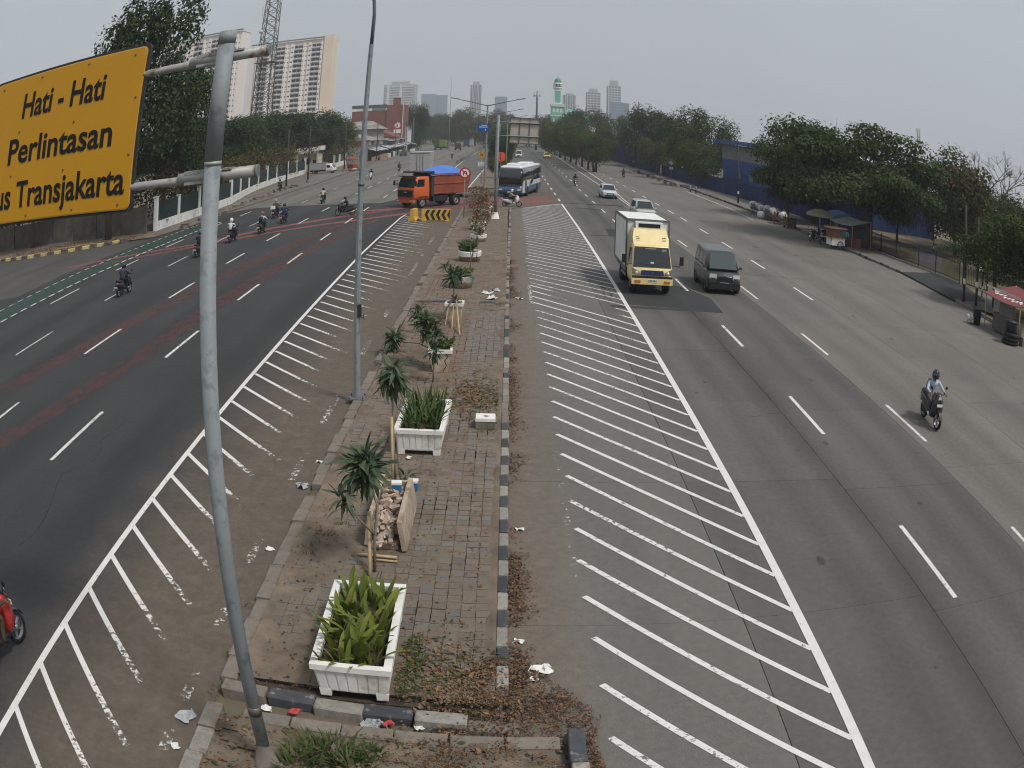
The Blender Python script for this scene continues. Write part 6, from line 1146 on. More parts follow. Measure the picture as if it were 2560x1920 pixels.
for s in (-1, 1):
    boxpart('headlight', 'lamp_glass', dk, s * .9 - .2, s * .9 + .2, f - .14, f - .1, .6, .72); wheel(dk, s * .98, -2.55, .5, .3); wheel(dk, s * .9, 1.55, .5, .55)
    b = MB(); b.tube([(s * 1.1, f + .15, 2.5), (s * 1.4, f - .1, 2.45)], .02, 5); b.box((s * 1.44, f - .1, 2.25), (.2, .1, .45), taper=.9); b.build('mirror', 'trim_black', dk)
    boxpart('mudguard', 'trim_black', dk, s * 1.02 - .16, s * 1.02 + .16, -3.1, -2.0, .95, 1.05); boxpart('fuel_tank', 'chassis', dk, s * .95 - .25, s * .95 + .25, -1.4, .4, .5, 1.0); boxpart('chassis_rail', 'chassis', dk, s * .45 - .06, s * .45 + .06, -3.2, 3.0, .72, .98)
boxpart('sun_visor', 'dump_dark', dk, -1.05, 1.05, f + .1, f + .5, 2.84, 2.92); boxpart('headboard', 'dump_dark', dk, -1.2, 1.2, -1.62, -1.3, 1.0, 3.3); boxpart('cab_guard', 'dump_dark', dk, -1.15, 1.15, -3.0, -1.6, 3.18, 3.3)
b = MB(); b.add([(-1.02, -1.3, 1.15), (1.02, -1.3, 1.15), (1.02, 3.0, 1.15), (-1.02, 3.0, 1.15), (-1.24, -1.3, 3.05), (1.24, -1.3, 3.05), (1.24, 3.35, 3.05), (-1.24, 3.35, 3.05)], [(3, 2, 1, 0), (0, 1, 5, 4), (1, 2, 6, 5), (2, 3, 7, 6), (3, 0, 4, 7)]); b.build('tipper_body', 'dump_rust', dk)
for z in (1.25, 2.15, 2.98):
    b = MB(); x = 1.02 + .22 * (z - 1.15) / 1.9 + .03; b.bbox(-x - .03, -x + .03, -1.25, 3.1, z - .05, z + .05); b.bbox(x - .03, x + .03, -1.25, 3.1, z - .05, z + .05); b.build('body_rib', 'dump_rust', dk)
b = MB(); nx, ny = 8, 12; vs_, fs_ = [], []
for j in range(ny + 1):
    for i in range(nx + 1):
        u, v = i / nx * 2 - 1, j / ny; x = u * 1.3; y = -1.75 + v * 5.1; z = 3.02 + (1 - abs(u) ** 1.6) * (.2 + .55 * math.sin(math.pi * min(1, v * 1.02)) ** 1.2) + .05 * mnoise.noise(Vector((x * 2, y * 1.5, 3)))
        if abs(u) > .99: z -= .12 + .1 * mnoise.noise(Vector((y * 2, 1, 1)))
        vs_.append((x, y, z))
for j in range(ny):
    for i in range(nx): a = j * (nx + 1) + i; fs_.append((a, a + 1, a + nx + 2, a + nx + 1))
b.add(vs_, fs_, smooth=True); b.build('tarpaulin', 'tarp_truck', dk, fix=False); boxpart('rear_bumper', 'chassis', dk, -1.1, 1.1, 3.0, 3.1, .6, .8)
# blue and white bus
bs = thing('bus', 'dark-glazed blue and white bus turning out of the right road at the crossing', 'bus', (1.3, 99.0, 0), R(-11.2)); f = -6.0; h = 6.0
b = MB(); b.loft([xyring(f + .08, h, 1.2, .32, .2), xyring(f, h, 1.24, .6, .22), xyring(f + .02, h, 1.24, 1.25, .22)]); b.build('lower_body', 'paint_busblue', bs)
b = MB(); b.loft([xyring(f + .02, h, 1.238, 1.25, .22), xyring(f + .12, h, 1.22, 2.2, .24), xyring(f + .3, h - .05, 1.18, 3.05, .24)]); b.build('glazing', 'car_glass', bs)
b = MB(); b.loft([xyring(f + .3, h - .05, 1.185, 3.05, .24), xyring(f + .38, h - .1, 1.1, 3.28, .26), xyring(f + .55, h - .2, .9, 3.36, .3)]); b.build('roof', 'paint_buswhite', bs)
b = MB(); b.loft([xyring(f + 1.2, f + 4.2, .75, 3.33, .2), xyring(f + 1.5, f + 4.0, .65, 3.58, .2)]); b.build('roof_pod', 'paint_buswhite', bs); b = MB(); b.loft([xyring(1.0, 4.4, .75, 3.33, .2), xyring(1.3, 4.1, .65, 3.55, .2)]); b.build('roof_pod', 'paint_buswhite', bs)
for s in (-1, 1):
    X = s * 1.246; b = MB(); b.poly([(X, f + .35, .5), (X, f + 1.1, .45), (X, f + 2.4, .45), (X, f + 3.6, .9), (X, f + 4.8, 1.5), (X, f + 5.6, 1.75), (X, f + .9, 1.75), (X, f + .4, 1.45)]); b.build('white_flash', 'paint_buswhite', bs, fix=False); b = MB(); b.poly([(X * 1.002, f + 6.6, 1.62), (X * 1.002, h - .6, 1.62), (X * 1.002, h - .6, 1.1), (X * 1.002, f + 5.8, 1.1)]); b.build('white_band', 'paint_buswhite', bs, fix=False)
    b = MB(); b.poly([(X * 1.004, f + 1.7, .5), (X * 1.004, f + 2.7, .5), (X * 1.004, f + 2.7, 1.85), (X * 1.004, f + 1.7, 1.85)]); b.build('door', 'car_glass', bs, fix=False)
    for yy_ in (f + 1.2 + 2.0, 3.2):
        wheel(bs, s * 1.08, yy_, .48, .3); a = MB(); a.lathe([(.6, -.012), (.6, .012), (0, .012)], n=18, axis='x', smooth=False); a.build('wheel_arch', 'trim_black', bs, (s * 1.238, yy_, .5))
    b = MB(); b.box((s * .95, f - .0, .82), (.4, .08, .16), taper=.85); b.build('headlight', 'lamp_glass', bs)
    b = MB(); b.tube([(s * 1.1, f + .35, 2.95), (s * 1.35, f - .25, 2.9), (s * 1.38, f - .35, 2.6)], .03, 6); b.box((s * 1.38, f - .36, 2.35), (.22, .12, .5), taper=.9); b.build('mirror', 'trim_black', bs)
    for k in range(6): b = MB(); yy_ = f + 5.9 + k * .95; b.box((s * 1.215, yy_, 2.1), (.03, .07, 1.6), ry=-s * .03); b.build('window_pillar', 'trim_black', bs)
plate_(bs, f - .01, .55, .5); b = MB(); b.box((0, f + .02, 1.22), (2.2, .06, .06)); b.build('front_trim', 'chrome', bs)
for s in (-1, 1): b = MB(); b.tube([(s * .9, f + .0, 1.4), (s * .2, f + .02, 1.42)], .02, 4); b.build('wiper', 'trim_black', bs)
# trucks further up the left road, the parked pickup
def simple_truck(lab, loc, rz, W_, boxm, cabm, L, bh, z0=1.0, name='truck', sloped=False, group=None):
    t = thing(name, lab, 'truck', loc, rz, group); w = W_ / 2; h = L / 2; f = -h
    b = MB(); b.loft([xyring(f, f + 1.7, w * .92, .5, .1), xyring(f - .02, f + 1.7, w * .94, 1.3, .12), xyring(f + .3, f + 1.7, w * .86, 2.2, .14)]); b.build('cab', cabm, t); panes(t, ((f, f + 1.7, w * .94, 1.3), (f + .3, f + 1.7, w * .86, 2.2)), ((.15, .75),), 'car_glass', .006)
    if sloped: b = MB(); b.add([(-w * .85, f + 1.9, z0), (w * .85, f + 1.9, z0), (w * .85, h, z0), (-w * .85, h, z0), (-w, f + 1.9, bh), (w, f + 1.9, bh), (w, h + .3, bh), (-w, h + .3, bh)], [(3, 2, 1, 0), (0, 1, 5, 4), (1, 2, 6, 5), (2, 3, 7, 6), (3, 0, 4, 7)]); b.build('tipper_body', boxm, t)
    else: boxpart('box', boxm, t, -w, w, f + 1.85, h, z0, bh)
    if sloped:
        for k in range(3): boxpart('rib', boxm, t, -w * .95, w * .95, h + .06 + .08 * k, h + .12 + .08 * k, z0 + .3 + .5 * k, z0 + .4 + .5 * k)
    else:
        boxpart('door_seam', 'chassis', t, -.015, .015, h, h + .012, z0 + .05, bh - .05); boxpart('top_rail', 'galv_dark', t, -w, w, h, h + .03, bh - .12, bh)
        for s in (-1, 1): boxpart('door_hinge', 'galv_dark', t, s * w * .95 - .05, s * w * .95 + .05, h, h + .03, z0 + .5, z0 + .62); boxpart('door_bar', 'galv_dark', t, s * w * .3 - .03, s * w * .3 + .03, h, h + .03, z0 + .1, bh - .2)
    for s in (-1, 1):
        wheel(t, s * (w - .16), f + .9, .42, .26); wheel(t, s * (w - .22), h - 1.3, .42, .42); boxpart('tail_light', 'lamp_red', t, s * w * .75 - .12, s * w * .75 + .12, h, h + .03, .72, .86)
    boxpart('chassis', 'chassis', t, -.5, .5, f + .3, h - .1, .6, z0); plate_(t, h + .02, .62, .45, rear=True); return t
simple_truck('grey box lorry driving away behind the orange tipper', (-11.0, 116, 0), R(180), 2.5, 'box_grey', 'paint_van_white', 8.0, 4.3, 1.1, 'box_lorry')
simple_truck('green tipper truck far up the left road', (-25.2, 335, 0), R(160), 2.6, 'paint_tipgreen', 'paint_tipgreen', 8.0, 3.9, 1.2, 'tipper_truck', True)
simple_truck('small brown open truck far up the left road', (-18.2, 322, 0), R(180), 2.2, 'paint_brown', 'paint_brown', 5.6, 2.6, .9, 'open_truck', True)
simple_truck('blue truck with pale front far up the left road', (-18.9, 400, 0), R(180), 2.4, 'paint_navy', 'paint_van_white', 6.5, 3.2, 1.0, 'box_lorry')
pk = thing('box_pickup', 'white pickup with long silver box parked across the gatehouse driveway', 'truck', (-32.3, 154.2, 0), R(82)); f = -2.4
b = MB(); b.loft([xyring(f + .05, -.75, .78, .35, .1), xyring(f, -.75, .82, .6, .12), xyring(f + .05, -.75, .82, .98, .12), xyring(f + .62, -.75, .72, 1.62, .14), xyring(f + .75, -.78, .68, 1.78, .14)]); b.build('cab', 'paint_van_white', pk); panes(pk, ((f + .05, -.75, .82, .98), (f + .62, -.75, .72, 1.65)), ((.35, .85),), 'car_glass', .006)
boxpart('box', 'box_grey', pk, -.85, .85, -.7, 2.5, .68, 1.95); b = MB(); b.bbox(-.87, .87, -.74, 2.54, 1.9, 1.97); b.bbox(-.87, .87, -.74, 2.54, .66, .74); b.build('box_frame', 'galv', pk)
for s in (-1, 1): wheel(pk, s * .7, f + .75, .3, .2); wheel(pk, s * .7, 1.5, .3, .2); boxpart('headlight', 'lamp_glass', pk, s * .6 - .12, s * .6 + .12, f - .01, f + .03, .7, .86)
boxpart('bumper', 'trim_black', pk, -.82, .82, f - .04, f + .06, .38, .56); boxpart('chassis', 'chassis', pk, -.4, .4, f + .3, 2.4, .4, .66); mirrors(pk, .8, f + .45, 1.15)
# ================================================================ people
def skin_mesh(name, nodes, edges, boneof, sub=1, extra=None):
    """one continuous body grown over a skeleton; boneof maps faces to cloth / skin by nearest joint"""
    me = bpy.data.meshes.new(name); bm = bmesh.new(); lay = bm.verts.layers.skin.verify(); V = {}
    for k, (p, r) in nodes.items():
        v = bm.verts.new(p); v[lay].radius = (r, r) if not isinstance(r, tuple) else r; v[lay].use_root = (k == 'pelvis'); V[k] = v
    for a, c in edges: bm.edges.new((V[a], V[c]))
    bm.to_mesh(me); bm.free(); o = bpy.data.objects.new(name, me); COL.objects.link(o); o.modifiers.new('s', 'SKIN').use_smooth_shade = True; s = o.modifiers.new('d', 'SUBSURF'); s.levels = sub
    bpy.context.view_layer.update(); out = bpy.data.meshes.new_from_object(o.evaluated_get(bpy.context.evaluated_depsgraph_get())); bpy.data.objects.remove(o)
    segs = [(Vector(nodes[a][0]), Vector(nodes[c][0]), boneof(a, c)) for a, c in edges]
    vs = [tuple(v.co) for v in out.vertices]; b = MB(); fs = [tuple(p.vertices) for p in out.polygons]
    def near(c):
        best = (9, 0)
        for A, B, mi in segs:
            t = max(0, min(1, (c - A).dot(B - A) / max(1e-9, (B - A).length_squared))); d = (c - A.lerp(B, t)).length
            if d < best[0]: best = (d, mi)
        return best[1]
    b.add(vs, fs, 0, True); b.m = [near(p.center) for p in out.polygons]
    if extra: extra(b)
    return b
def hand(b, c, d, up, side, mi=3, grip=True):
    """palm block with four curled fingers and a thumb"""
    c, d, up = Vector(c), Vector(d).normalized(), Vector(up).normalized(); w = d.cross(up).normalized()
    b.box(c + d * .02, (.075, .085, .03), mi=mi)
    for k, l in enumerate((.065, .075, .07, .055)):
        p = c + d * .055 + w * (k - 1.5) * .019; q = p + d * l * .5 - up * (.012 if grip else .004); e = q + (d * .15 - up).normalized() * l * .45 if grip else q + d * l * .5 - up * .012; b.tube([p, q, e], [.0095, .009, .0075], 6, mi=mi)
    p = c + w * side * .04; b.tube([p, p + w * side * .02 + d * .03 - up * .01, p + d * .055 + w * side * .008 - up * .03], [.011, .01, .008], 6, mi=mi)
MATP = {'skin': (0.2, 0.105, 0.065)}
mat('skin', MATP['skin'], .55, var=.06)
for k, c in {'cloth_navy': (0.018, 0.024, 0.05), 'cloth_white': (0.56, 0.58, 0.62), 'cloth_brown': (0.07, 0.048, 0.03), 'cloth_black': (0.014, 0.014, 0.016), 'cloth_green': (0.015, 0.05, 0.03), 'cloth_cream': (0.55, 0.47, 0.36), 'cloth_khaki': (0.35, 0.28, 0.16), 'cloth_grey': (0.10, 0.085, 0.08), 'cloth_teal': (0.10, 0.42, 0.46), 'cloth_indigo': (0.03, 0.04, 0.10), 'cloth_denim': (0.03, 0.04, 0.075), 'cloth_pink': (0.35, 0.12, 0.12), 'hair': (0.012, 0.01, 0.009), 'cloth_sky': (0.42, 0.47, 0.58)}.items(): mat(k, c, .85, var=.2, vs=7, bump=.15, bs=25)
paint('helmet_black', (0.015, 0.016, 0.018), .25); paint('helmet_white', (0.7, 0.7, 0.7), .25); paint('helmet_navy', (0.02, 0.03, 0.06), .25); paint('helmet_red', (0.25, 0.09, 0.06), .3); paint('helmet_tan', (0.35, 0.27, 0.2), .3); glass('visor', (.02, .025, .03), .1)
def rider_nodes(dy=0.0, dz=0.0, passenger=False):
    N = {'pelvis': ((0, .22 + dy, .80 + dz), .135), 'waist': ((0, .20 + dy, .95 + dz), .125), 'chest': ((0, .12 + dy, 1.14 + dz), (.165, .125)), 'neckb': ((0, .07 + dy, 1.29 + dz), .075), 'neck': ((0, .04 + dy, 1.36 + dz), .05), 'head': ((0, .01 + dy, 1.46 + dz), (.085, .095)), 'top': ((0, .015 + dy, 1.55 + dz), .07)}
    E = [('pelvis', 'waist'), ('waist', 'chest'), ('chest', 'neckb'), ('neckb', 'neck'), ('neck', 'head'), ('head', 'top')]
    hy, hz, hx = (-.40, 1.0, .29) if not passenger else (-.02, .98, .17)
    for s, k in ((-1, 'l'), (1, 'r')):
        N.update({'sh' + k: ((s * .19, .09 + dy, 1.24 + dz), .068), 'el' + k: ((s * .31, -.08 + dy * (.7 if not passenger else 1), 1.05 + dz), .05), 'wr' + k: ((s * hx, hy + .06 + (dy if passenger else 0), hz + .02 + dz * .5), .034), 'hd' + k: ((s * hx, hy + (dy if passenger else 0), hz + dz * .5), .03), 'hip' + k: ((s * .11, .18 + dy, .80 + dz), .105), 'kn' + k: ((s * (.2 if not passenger else .24), -.2 + dy, .80 + dz * .6), .07), 'an' + k: ((s * (.18 if not passenger else .25), -.06 + dy, .38), .045), 'to' + k: ((s * .19 if not passenger else s * .25, -.22 + dy, .33), .04)})
        E += [('chest', 'sh' + k), ('sh' + k, 'el' + k), ('el' + k, 'wr' + k), ('wr' + k, 'hd' + k), ('pelvis', 'hip' + k), ('hip' + k, 'kn' + k), ('kn' + k, 'an' + k), ('an' + k, 'to' + k)]
    return N, E
def boneof(a, c):
    if c[:2] == 'to': return 2
    if c[:2] == 'hd' or c in ('neck', 'head', 'top'): return 3
    if c[:3] == 'hip' or c[:2] in ('kn', 'an'): return 1
    return 0
def mk_rider(passenger=False, dy=0.0, dz=0.0):
    N, E = rider_nodes(dy, dz, passenger)
    def extra(b):
        for s, k in ((-1, 'l'), (1, 'r')): hand(b, N['hd' + k][0], (0, -1, -.1), (0, 0, 1), -s)
        hx, hy_, hz_ = N['head'][0]; b.box((0, hy_ - .1, hz_ - .01), (.025, .03, .04), mi=3, taper=.6)
        for s in (-1, 1): b.lathe([(0, -.008), (.012, 0), (0, .008)], (s * .032, hy_ - .085, hz_ + .02), 6, 'y', mi=2); b.lathe([(.0, -.012), (.022, 0), (0, .012)], (s * .088, hy_ + .01, hz_ - .005), 6, 'x', mi=3)
        b.box((0, hy_ - .085, hz_ - .055), (.045, .02, .01), mi=2)
    return skin_mesh('body', N, E, boneof, 1, extra).mesh('person', ['cloth_navy', 'cloth_black', 'cloth_black', 'skin'], fix=False)
RID = mk_rider(); PAS = mk_rider(True, .36, .08)
hb = MB(); hb.lathe([(0, .15), (.07, .14), (.115, .09), (.135, .01), (.13, -.06), (.115, -.11), (.1, -.12), (.1, -.08)], n=16); HEL = hb.mesh('helmet', 'helmet_black'); hb = MB(); hb.lathe([(0, .14), (.07, .13), (.115, .085), (.13, .01), (.125, -.03)], n=16); hb.box((0, -.15, .02), (.18, .08, .012), rx=.2); HEL2 = hb.mesh('helmet', 'helmet_black')
vb = MB(); rings = []
for k in range(9): a = R(200 + k * 17.5); rings.append([(.138 * math.cos(a), .138 * math.sin(a), -.055), (.14 * math.cos(a), .14 * math.sin(a), .0), (.13 * math.cos(a), .13 * math.sin(a), .045)])
for p, q in zip(rings, rings[1:]): vb.quad(p[0], q[0], q[1], p[1]); vb.quad(p[1], q[1], q[2], p[2])
VIS = vb.mesh('visor', 'visor')
def slot(o, i, m): o.material_slots[i].link = 'OBJECT'; o.material_slots[i].material = MAT[m]
def person_on(lab, loc, rz, jacket, trousers='cloth_black', shoes='cloth_black', helmet='helmet_black', mesh=None, full=True, group='riders on motorcycles', dy=0.0, dz=0.0, backpack=None, name='person'):
    t = obj(name, mesh or RID, None, loc, rz, label=lab, cat='person', group=group)
    for i, m in ((0, jacket), (1, trousers), (2, shoes), (3, 'skin')): slot(t, i, m)
    if helmet:
        h = obj('helmet', HEL if full else HEL2, t, (0, .012 + dy, 1.475 + dz)); slot(h, 0, helmet)
        if full: obj('visor', VIS, h)
    if backpack:
        b = MB(); b.loft([xyring(.27 + dy, .42 + dy, .13, .88, .05), xyring(.25 + dy, .45 + dy, .16, 1.05, .06), xyring(.2 + dy, .36 + dy, .13, 1.28, .05)]); b.build('backpack', backpack, t)
    return t
# motor scooter with its parts (front towards -Y)
def scooter(tall=False):
    t = thing('motorcycle', 'x', 'motorcycle', (0, 0, -50)); r = .27 if not tall else .3; wb = .62
    for yy_ in (-wb, wb):
        b = MB(); b.lathe([(r * .74, -.045), (r * .94, -.045), (r, -.02), (r, .02), (r * .94, .045), (r * .74, .045), (r * .74, -.045)], n=20, axis='x'); w = b.build('wheel', 'rubber', t, (0, yy_, r))
        c = MB(); c.lathe([(r * .7, -.03), (r * .76, -.03), (r * .76, .03), (r * .7, .03), (r * .7, -.03)], n=18, axis='x'); c.lathe([(0, -.05), (.05, -.05), (.05, .05), (0, .05)], n=10, axis='x')
        for k in range(5): a = 2 * math.pi * k / 5; c.box((0, r * .37 * math.cos(a), r * .37 * math.sin(a)), (.03, .035, r * .68), rx=a - math.pi / 2)
        c.build('rim', 'rim_alloy', w)
    b = MB(); b.loft([rrect(-.62, .06, .05, .62, .86, .02), rrect(-.52, .19, .14, .45, .95, .05), rrect(-.38, .2, .16, .36, .98, .06), rrect(-.3, .17, .12, .34, .93, .05)]); b.build('leg_shield', 'bike_body', t)
    b = MB(); b.loft([rrect(-.34, .14, .13, .28, .42, .03), rrect(-.02, .16, .14, .27, .45, .03), rrect(.12, .15, .13, .28, .62, .04), rrect(.4, .16, .13, .34, .74, .05), rrect(.75, .13, .1, .5, .76, .05), rrect(.95, .07, .05, .62, .74, .03)]); b.build('body', 'bike_body', t)
    b = MB(); b.loft([rrect(-.05, .09, .06, .66, .74, .03), rrect(.1, .13, .11, .68, .79, .03), rrect(.45, .14, .12, .7, .82, .03), rrect(.8, .12, .1, .74, .86, .03)]); b.build('seat', 'rubber', t)
    b = MB(); b.tube([(0, -.62, r), (0, -.5, .62), (0, -.4, .98)], [.03, .035, .035], 8); b.build('fork', 'chassis', t)
    b = MB(); b.tube([(-.34, -.36, 1.0), (-.18, -.42, .99), (.18, -.42, .99), (.34, -.36, 1.0)], [.02, .016, .016, .02], 8); b.build('handlebar', 'chassis', t)
    b = MB(); b.loft([rrect(-.58, .08, .06, .84, .98, .03), rrect(-.44, .13, .1, .86, 1.06, .04), rrect(-.34, .1, .07, .88, 1.04, .04)]); b.build('headlamp_cowl', 'bike_body', t); b = MB(); b.box((0, -.585, .91), (.13, .02, .1), taper=.8); b.build('headlight', 'lamp_glass', t)
    b = MB(); rg = []
    for k in range(7): a = R(20 + k * 22); rg.append([(-.06, -wb + (r + .03) * math.cos(math.pi - a), r + (r + .03) * math.sin(a)), (.06, -wb + (r + .03) * math.cos(math.pi - a), r + (r + .03) * math.sin(a))])
    for p, q in zip(rg, rg[1:]): b.quad(p[0], p[1], q[1], q[0])
    b.build('front_fender', 'bike_accent', t, fix=False)
    b = MB(); b.quad((-.07, .72, .62), (.07, .72, .62), (.06, 1.02, .42), (-.06, 1.02, .42)); b.build('rear_fender', 'chassis', t, fix=False); b = MB(); b.box((0, .96, .66), (.13, .05, .07)); b.build('tail_light', 'lamp_red', t); b = MB(); b.box((0, 1.0, .52), (.24, .012, .1), rx=-.3); b.build('number_plate', 'plate_white', t); b = MB(); b.box((0, -.63, .72), (.22, .012, .08)); b.build('front_plate', 'plate_white', t)
    b = MB(); b.tube([(.15, .1, .24), (.17, .45, .28), (.18, .9, .4)], [.025, .045, .045], 8); b.build('exhaust', 'steel', t); b = MB(); b.bbox(-.13, .13, .2, .66, .2, .4); b.build('engine', 'chassis', t)
    for s in (-1, 1): b = MB(); b.tube([(s * .22, -.38, 1.0), (s * .29, -.4, 1.16)], .008, 4); b.lathe([(0, -.01), (.05, -.008), (.05, .008), (0, .01)], (s * .3, -.4, 1.19), 8, 'y'); b.build('mirror', 'trim_black', t)
    return t
paint('bike_body', (0.02, 0.021, 0.023), .3); paint('bike_accent', (0.03, 0.03, 0.032), .3); paint('bike_white', (0.62, 0.62, 0.63), .3); paint('bike_red', (0.4, 0.025, 0.02), .3); paint('bike_blue', (0.02, 0.03, 0.12), .3)
SCO = scooter()
BK = [  # x, y, rz, bike label, bike colours, rider label, jacket, trousers, shoes, helmet, backpack
    (-18.8, 38.7, 176, 'dark motorcycle alone on the dark left road, nearest to the yellow sign', {}, 'rider in navy jacket and black helmet, alone on the dark left road', 'cloth_denim', 'cloth_black', 'cloth_white', 'helmet_black', None),
    (-18.7, 51.0, 178, 'motorcycle with red tail light half hidden by the leaning pole', {}, 'rider in black half hidden by the leaning pole', 'cloth_black', 'cloth_black', 'cloth_black', 'helmet_navy', None),
    (-18.5, 57.6, 178, 'black motorcycle carrying two people past the red bands', {}, 'rider in navy in front of the white-jacketed pillion', 'cloth_navy', 'cloth_navy', 'cloth_black', 'helmet_navy', None),
    (-17.5, 61.9, 177, 'dark scooter ridden by the person with a backpack', {}, 'rider in white shirt with dark backpack and brown cap-helmet', 'cloth_white', 'cloth_navy', 'cloth_white', 'helmet_red', 'cloth_navy'),
    (-19.5, 73.4, 178, 'motorcycle with pale tail box, ridden by the person in brown', {'bike_accent': 'bike_white'}, 'rider in brown jacket with tan helmet', 'cloth_brown', 'cloth_black', 'cloth_black', 'helmet_tan', None),
    (-17.5, 68.7, 177, 'dark motorcycle beside the brown-jacketed rider', {}, 'rider in indigo hooded jacket and white shoes', 'cloth_indigo', 'cloth_indigo', 'cloth_white', 'helmet_navy', None),
    (-18.0, 86.6, 180, 'motorcycle at the edge of the concrete, ridden by the person in cream', {}, 'rider in cream jacket with black helmet', 'cloth_cream', 'cloth_black', 'cloth_black', 'helmet_black', None),
    (-13.3, 73.2, -96, 'black scooter with white front crossing sideways on the red band', {'bike_accent': 'bike_white'}, 'rider wrapped in black, seen side-on on the red band', 'cloth_black', 'cloth_black', 'cloth_black', None, None),
    (-28.6, 109.3, 180, 'dark motorcycle on the kerbside by the white-pillared fence', {}, 'rider in dark green jacket by the white-pillared fence', 'cloth_green', 'cloth_black', 'cloth_black', 'helmet_navy', None),
    (-19.6, 128.5, 2, 'scooter with white front coming towards the camera on the left road', {'bike_accent': 'bike_white', 'bike_body': 'bike_white'}, 'rider in black jacket on the oncoming white-fronted scooter', 'cloth_black', 'cloth_grey', 'cloth_black', 'helmet_black', None),
    (-18.5, 152.8, 180, 'motorcycle just left of the orange tipper cab', {}, 'rider in navy jacket just left of the tipper cab', 'cloth_navy', 'cloth_black', 'cloth_black', 'helmet_black', None),
    (-13.9, 221.6, 180, 'distant motorcycle beyond the grey box lorry', {}, 'distant rider in green jacket and white helmet', 'cloth_green', 'cloth_black', 'cloth_black', 'helmet_white', None),
    (0.35, 81.6, 84, 'white and black scooter crossing in front of the bus', {'bike_accent': 'bike_white', 'bike_body': 'bike_white'}, 'rider in khaki shirt and white helmet crossing in front of the bus', 'cloth_khaki', 'cloth_black', 'cloth_white', 'helmet_white', None),
    (8.58, 118.2, 1, 'scooter with white front coming along the right road behind the bus', {'bike_accent': 'bike_white'}, 'rider in black on the oncoming scooter right of the bus', 'cloth_black', 'cloth_black', 'cloth_black', 'helmet_black', None),
    (18.85, 149.6, 182, 'dark motorcycle on the frontage road by the painted blocks', {'bike_accent': 'bike_white'}, 'rider in black on the frontage road by the painted blocks', 'cloth_black', 'cloth_black', 'cloth_black', 'helmet_black', None),
    (12.4, 21.4, -4, 'black motorcycle with chrome exhaust, nearest on the right road', {}, 'rider in pale blue shirt and full black helmet, nearest on the right road', 'cloth_sky', 'cloth_grey', 'cloth_white', 'helmet_black', 'cloth_grey'),
    (-7.78, 8.08, 171, 'black motorcycle with red leg shield cut off by the lower left frame edge', {'bike_accent': 'bike_blue'}, 'rider on the red-shielded motorcycle at the lower left frame edge', 'cloth_brown', 'cloth_brown', 'cloth_black', 'helmet_black', None)]
for i, (x, y, a, bl_l, mats_, pl_l, j, tr, sh, he, bpk) in enumerate(BK):
    o = dup(SCO, (x, y, 0.004), R(a), bl_l, 'motorcycles on the roads', mats=mats_)
    if i == 16:
        o.scale = (1.1, 1.1, 1.1)
        for q in o.children:
            if q.name.startswith('leg_shield'): recolour(q, {'bike_body': 'bike_red'})
    person_on(pl_l, (x, y, 0.004 - .0), R(a), j, tr, sh, he or 'helmet_black', None, full=(i not in (3, 4)), backpack=bpk)
    if i == 4: b = MB(); b.box((0, .95, .98), (.36, .32, .28), taper=.92); b.build('tail_box', 'plate_white', o)
person_on('pillion passenger in white jacket and pale helmet behind the rider in navy', (-18.5, 57.6, .004), R(178), 'cloth_white', 'cloth_black', 'cloth_black', 'helmet_white', PAS, dy=.36, dz=.08)
for x, y, a, lab in ((25.1, 69.6, -35, 'parked motorcycle with white stripe left of the snack cart'), (25.7, 67.9, -50, 'black motorcycle parked against the snack cart'), (27.0, 72.4, -60, 'motorcycle parked behind the beige umbrella pole')):
    dup(SCO, (x, y, .004), R(a), lab, 'motorcycles parked by the snack cart', mats={'bike_accent': 'bike_white'} if 'stripe' in lab else None)
st = [SCO]
while st: q = st.pop(); st += list(q.children); bpy.data.objects.remove(q)
# standing people by the carts
def stand_nodes(armfwd=.18):
    N = {'pelvis': ((0, 0, .95), (.15, .12)), 'waist': ((0, 0, 1.08), (.14, .11)), 'chest': ((0, -.01, 1.28), (.165, .12)), 'neckb': ((0, -.01, 1.43), .07), 'neck': ((0, -.01, 1.49), .048), 'head': ((0, -.02, 1.60), (.08, .095)), 'top': ((0, -.01, 1.69), .07)}; E = [('pelvis', 'waist'), ('waist', 'chest'), ('chest', 'neckb'), ('neckb', 'neck'), ('neck', 'head'), ('head', 'top')]
    for s, k in ((-1, 'l'), (1, 'r')):
        N.update({'sh' + k: ((s * .2, 0, 1.38), .065), 'el' + k: ((s * .26, -.04 if s < 0 else -.02, 1.12), .048), 'wr' + k: ((s * .24, -armfwd, .93), .033), 'hd' + k: ((s * .23, -armfwd - .05, .88), .03), 'hip' + k: ((s * .1, 0, .92), .1), 'kn' + k: ((s * .11, -.03, .5), .068), 'an' + k: ((s * .11, .02, .1), .045), 'to' + k: ((s * .12, -.13, .045), .04)}); E += [('chest', 'sh' + k), ('sh' + k, 'el' + k), ('el' + k, 'wr' + k), ('wr' + k, 'hd' + k), ('pelvis', 'hip' + k), ('hip' + k, 'kn' + k), ('kn' + k, 'an' + k), ('an' + k, 'to' + k)]
    return N, E
N, E = stand_nodes()
def extra(b):
    for s, k in ((-1, 'l'), (1, 'r')): hand(b, N['hd' + k][0], (0, -.6, -.8), (0, -.8, .6), -s, grip=False)
    b.box((0, -.125, 1.595), (.024, .03, .04), mi=3, taper=.6); b.box((0, -.11, 1.545), (.045, .02, .01), mi=2)
    for s in (-1, 1): b.lathe([(0, -.008), (.011, 0), (0, .008)], (s * .03, -.112, 1.615), 6, 'y', mi=2); b.lathe([(0, -.012), (.022, 0), (0, .012)], (s * .084, -.01, 1.6), 6, 'x', mi=3)
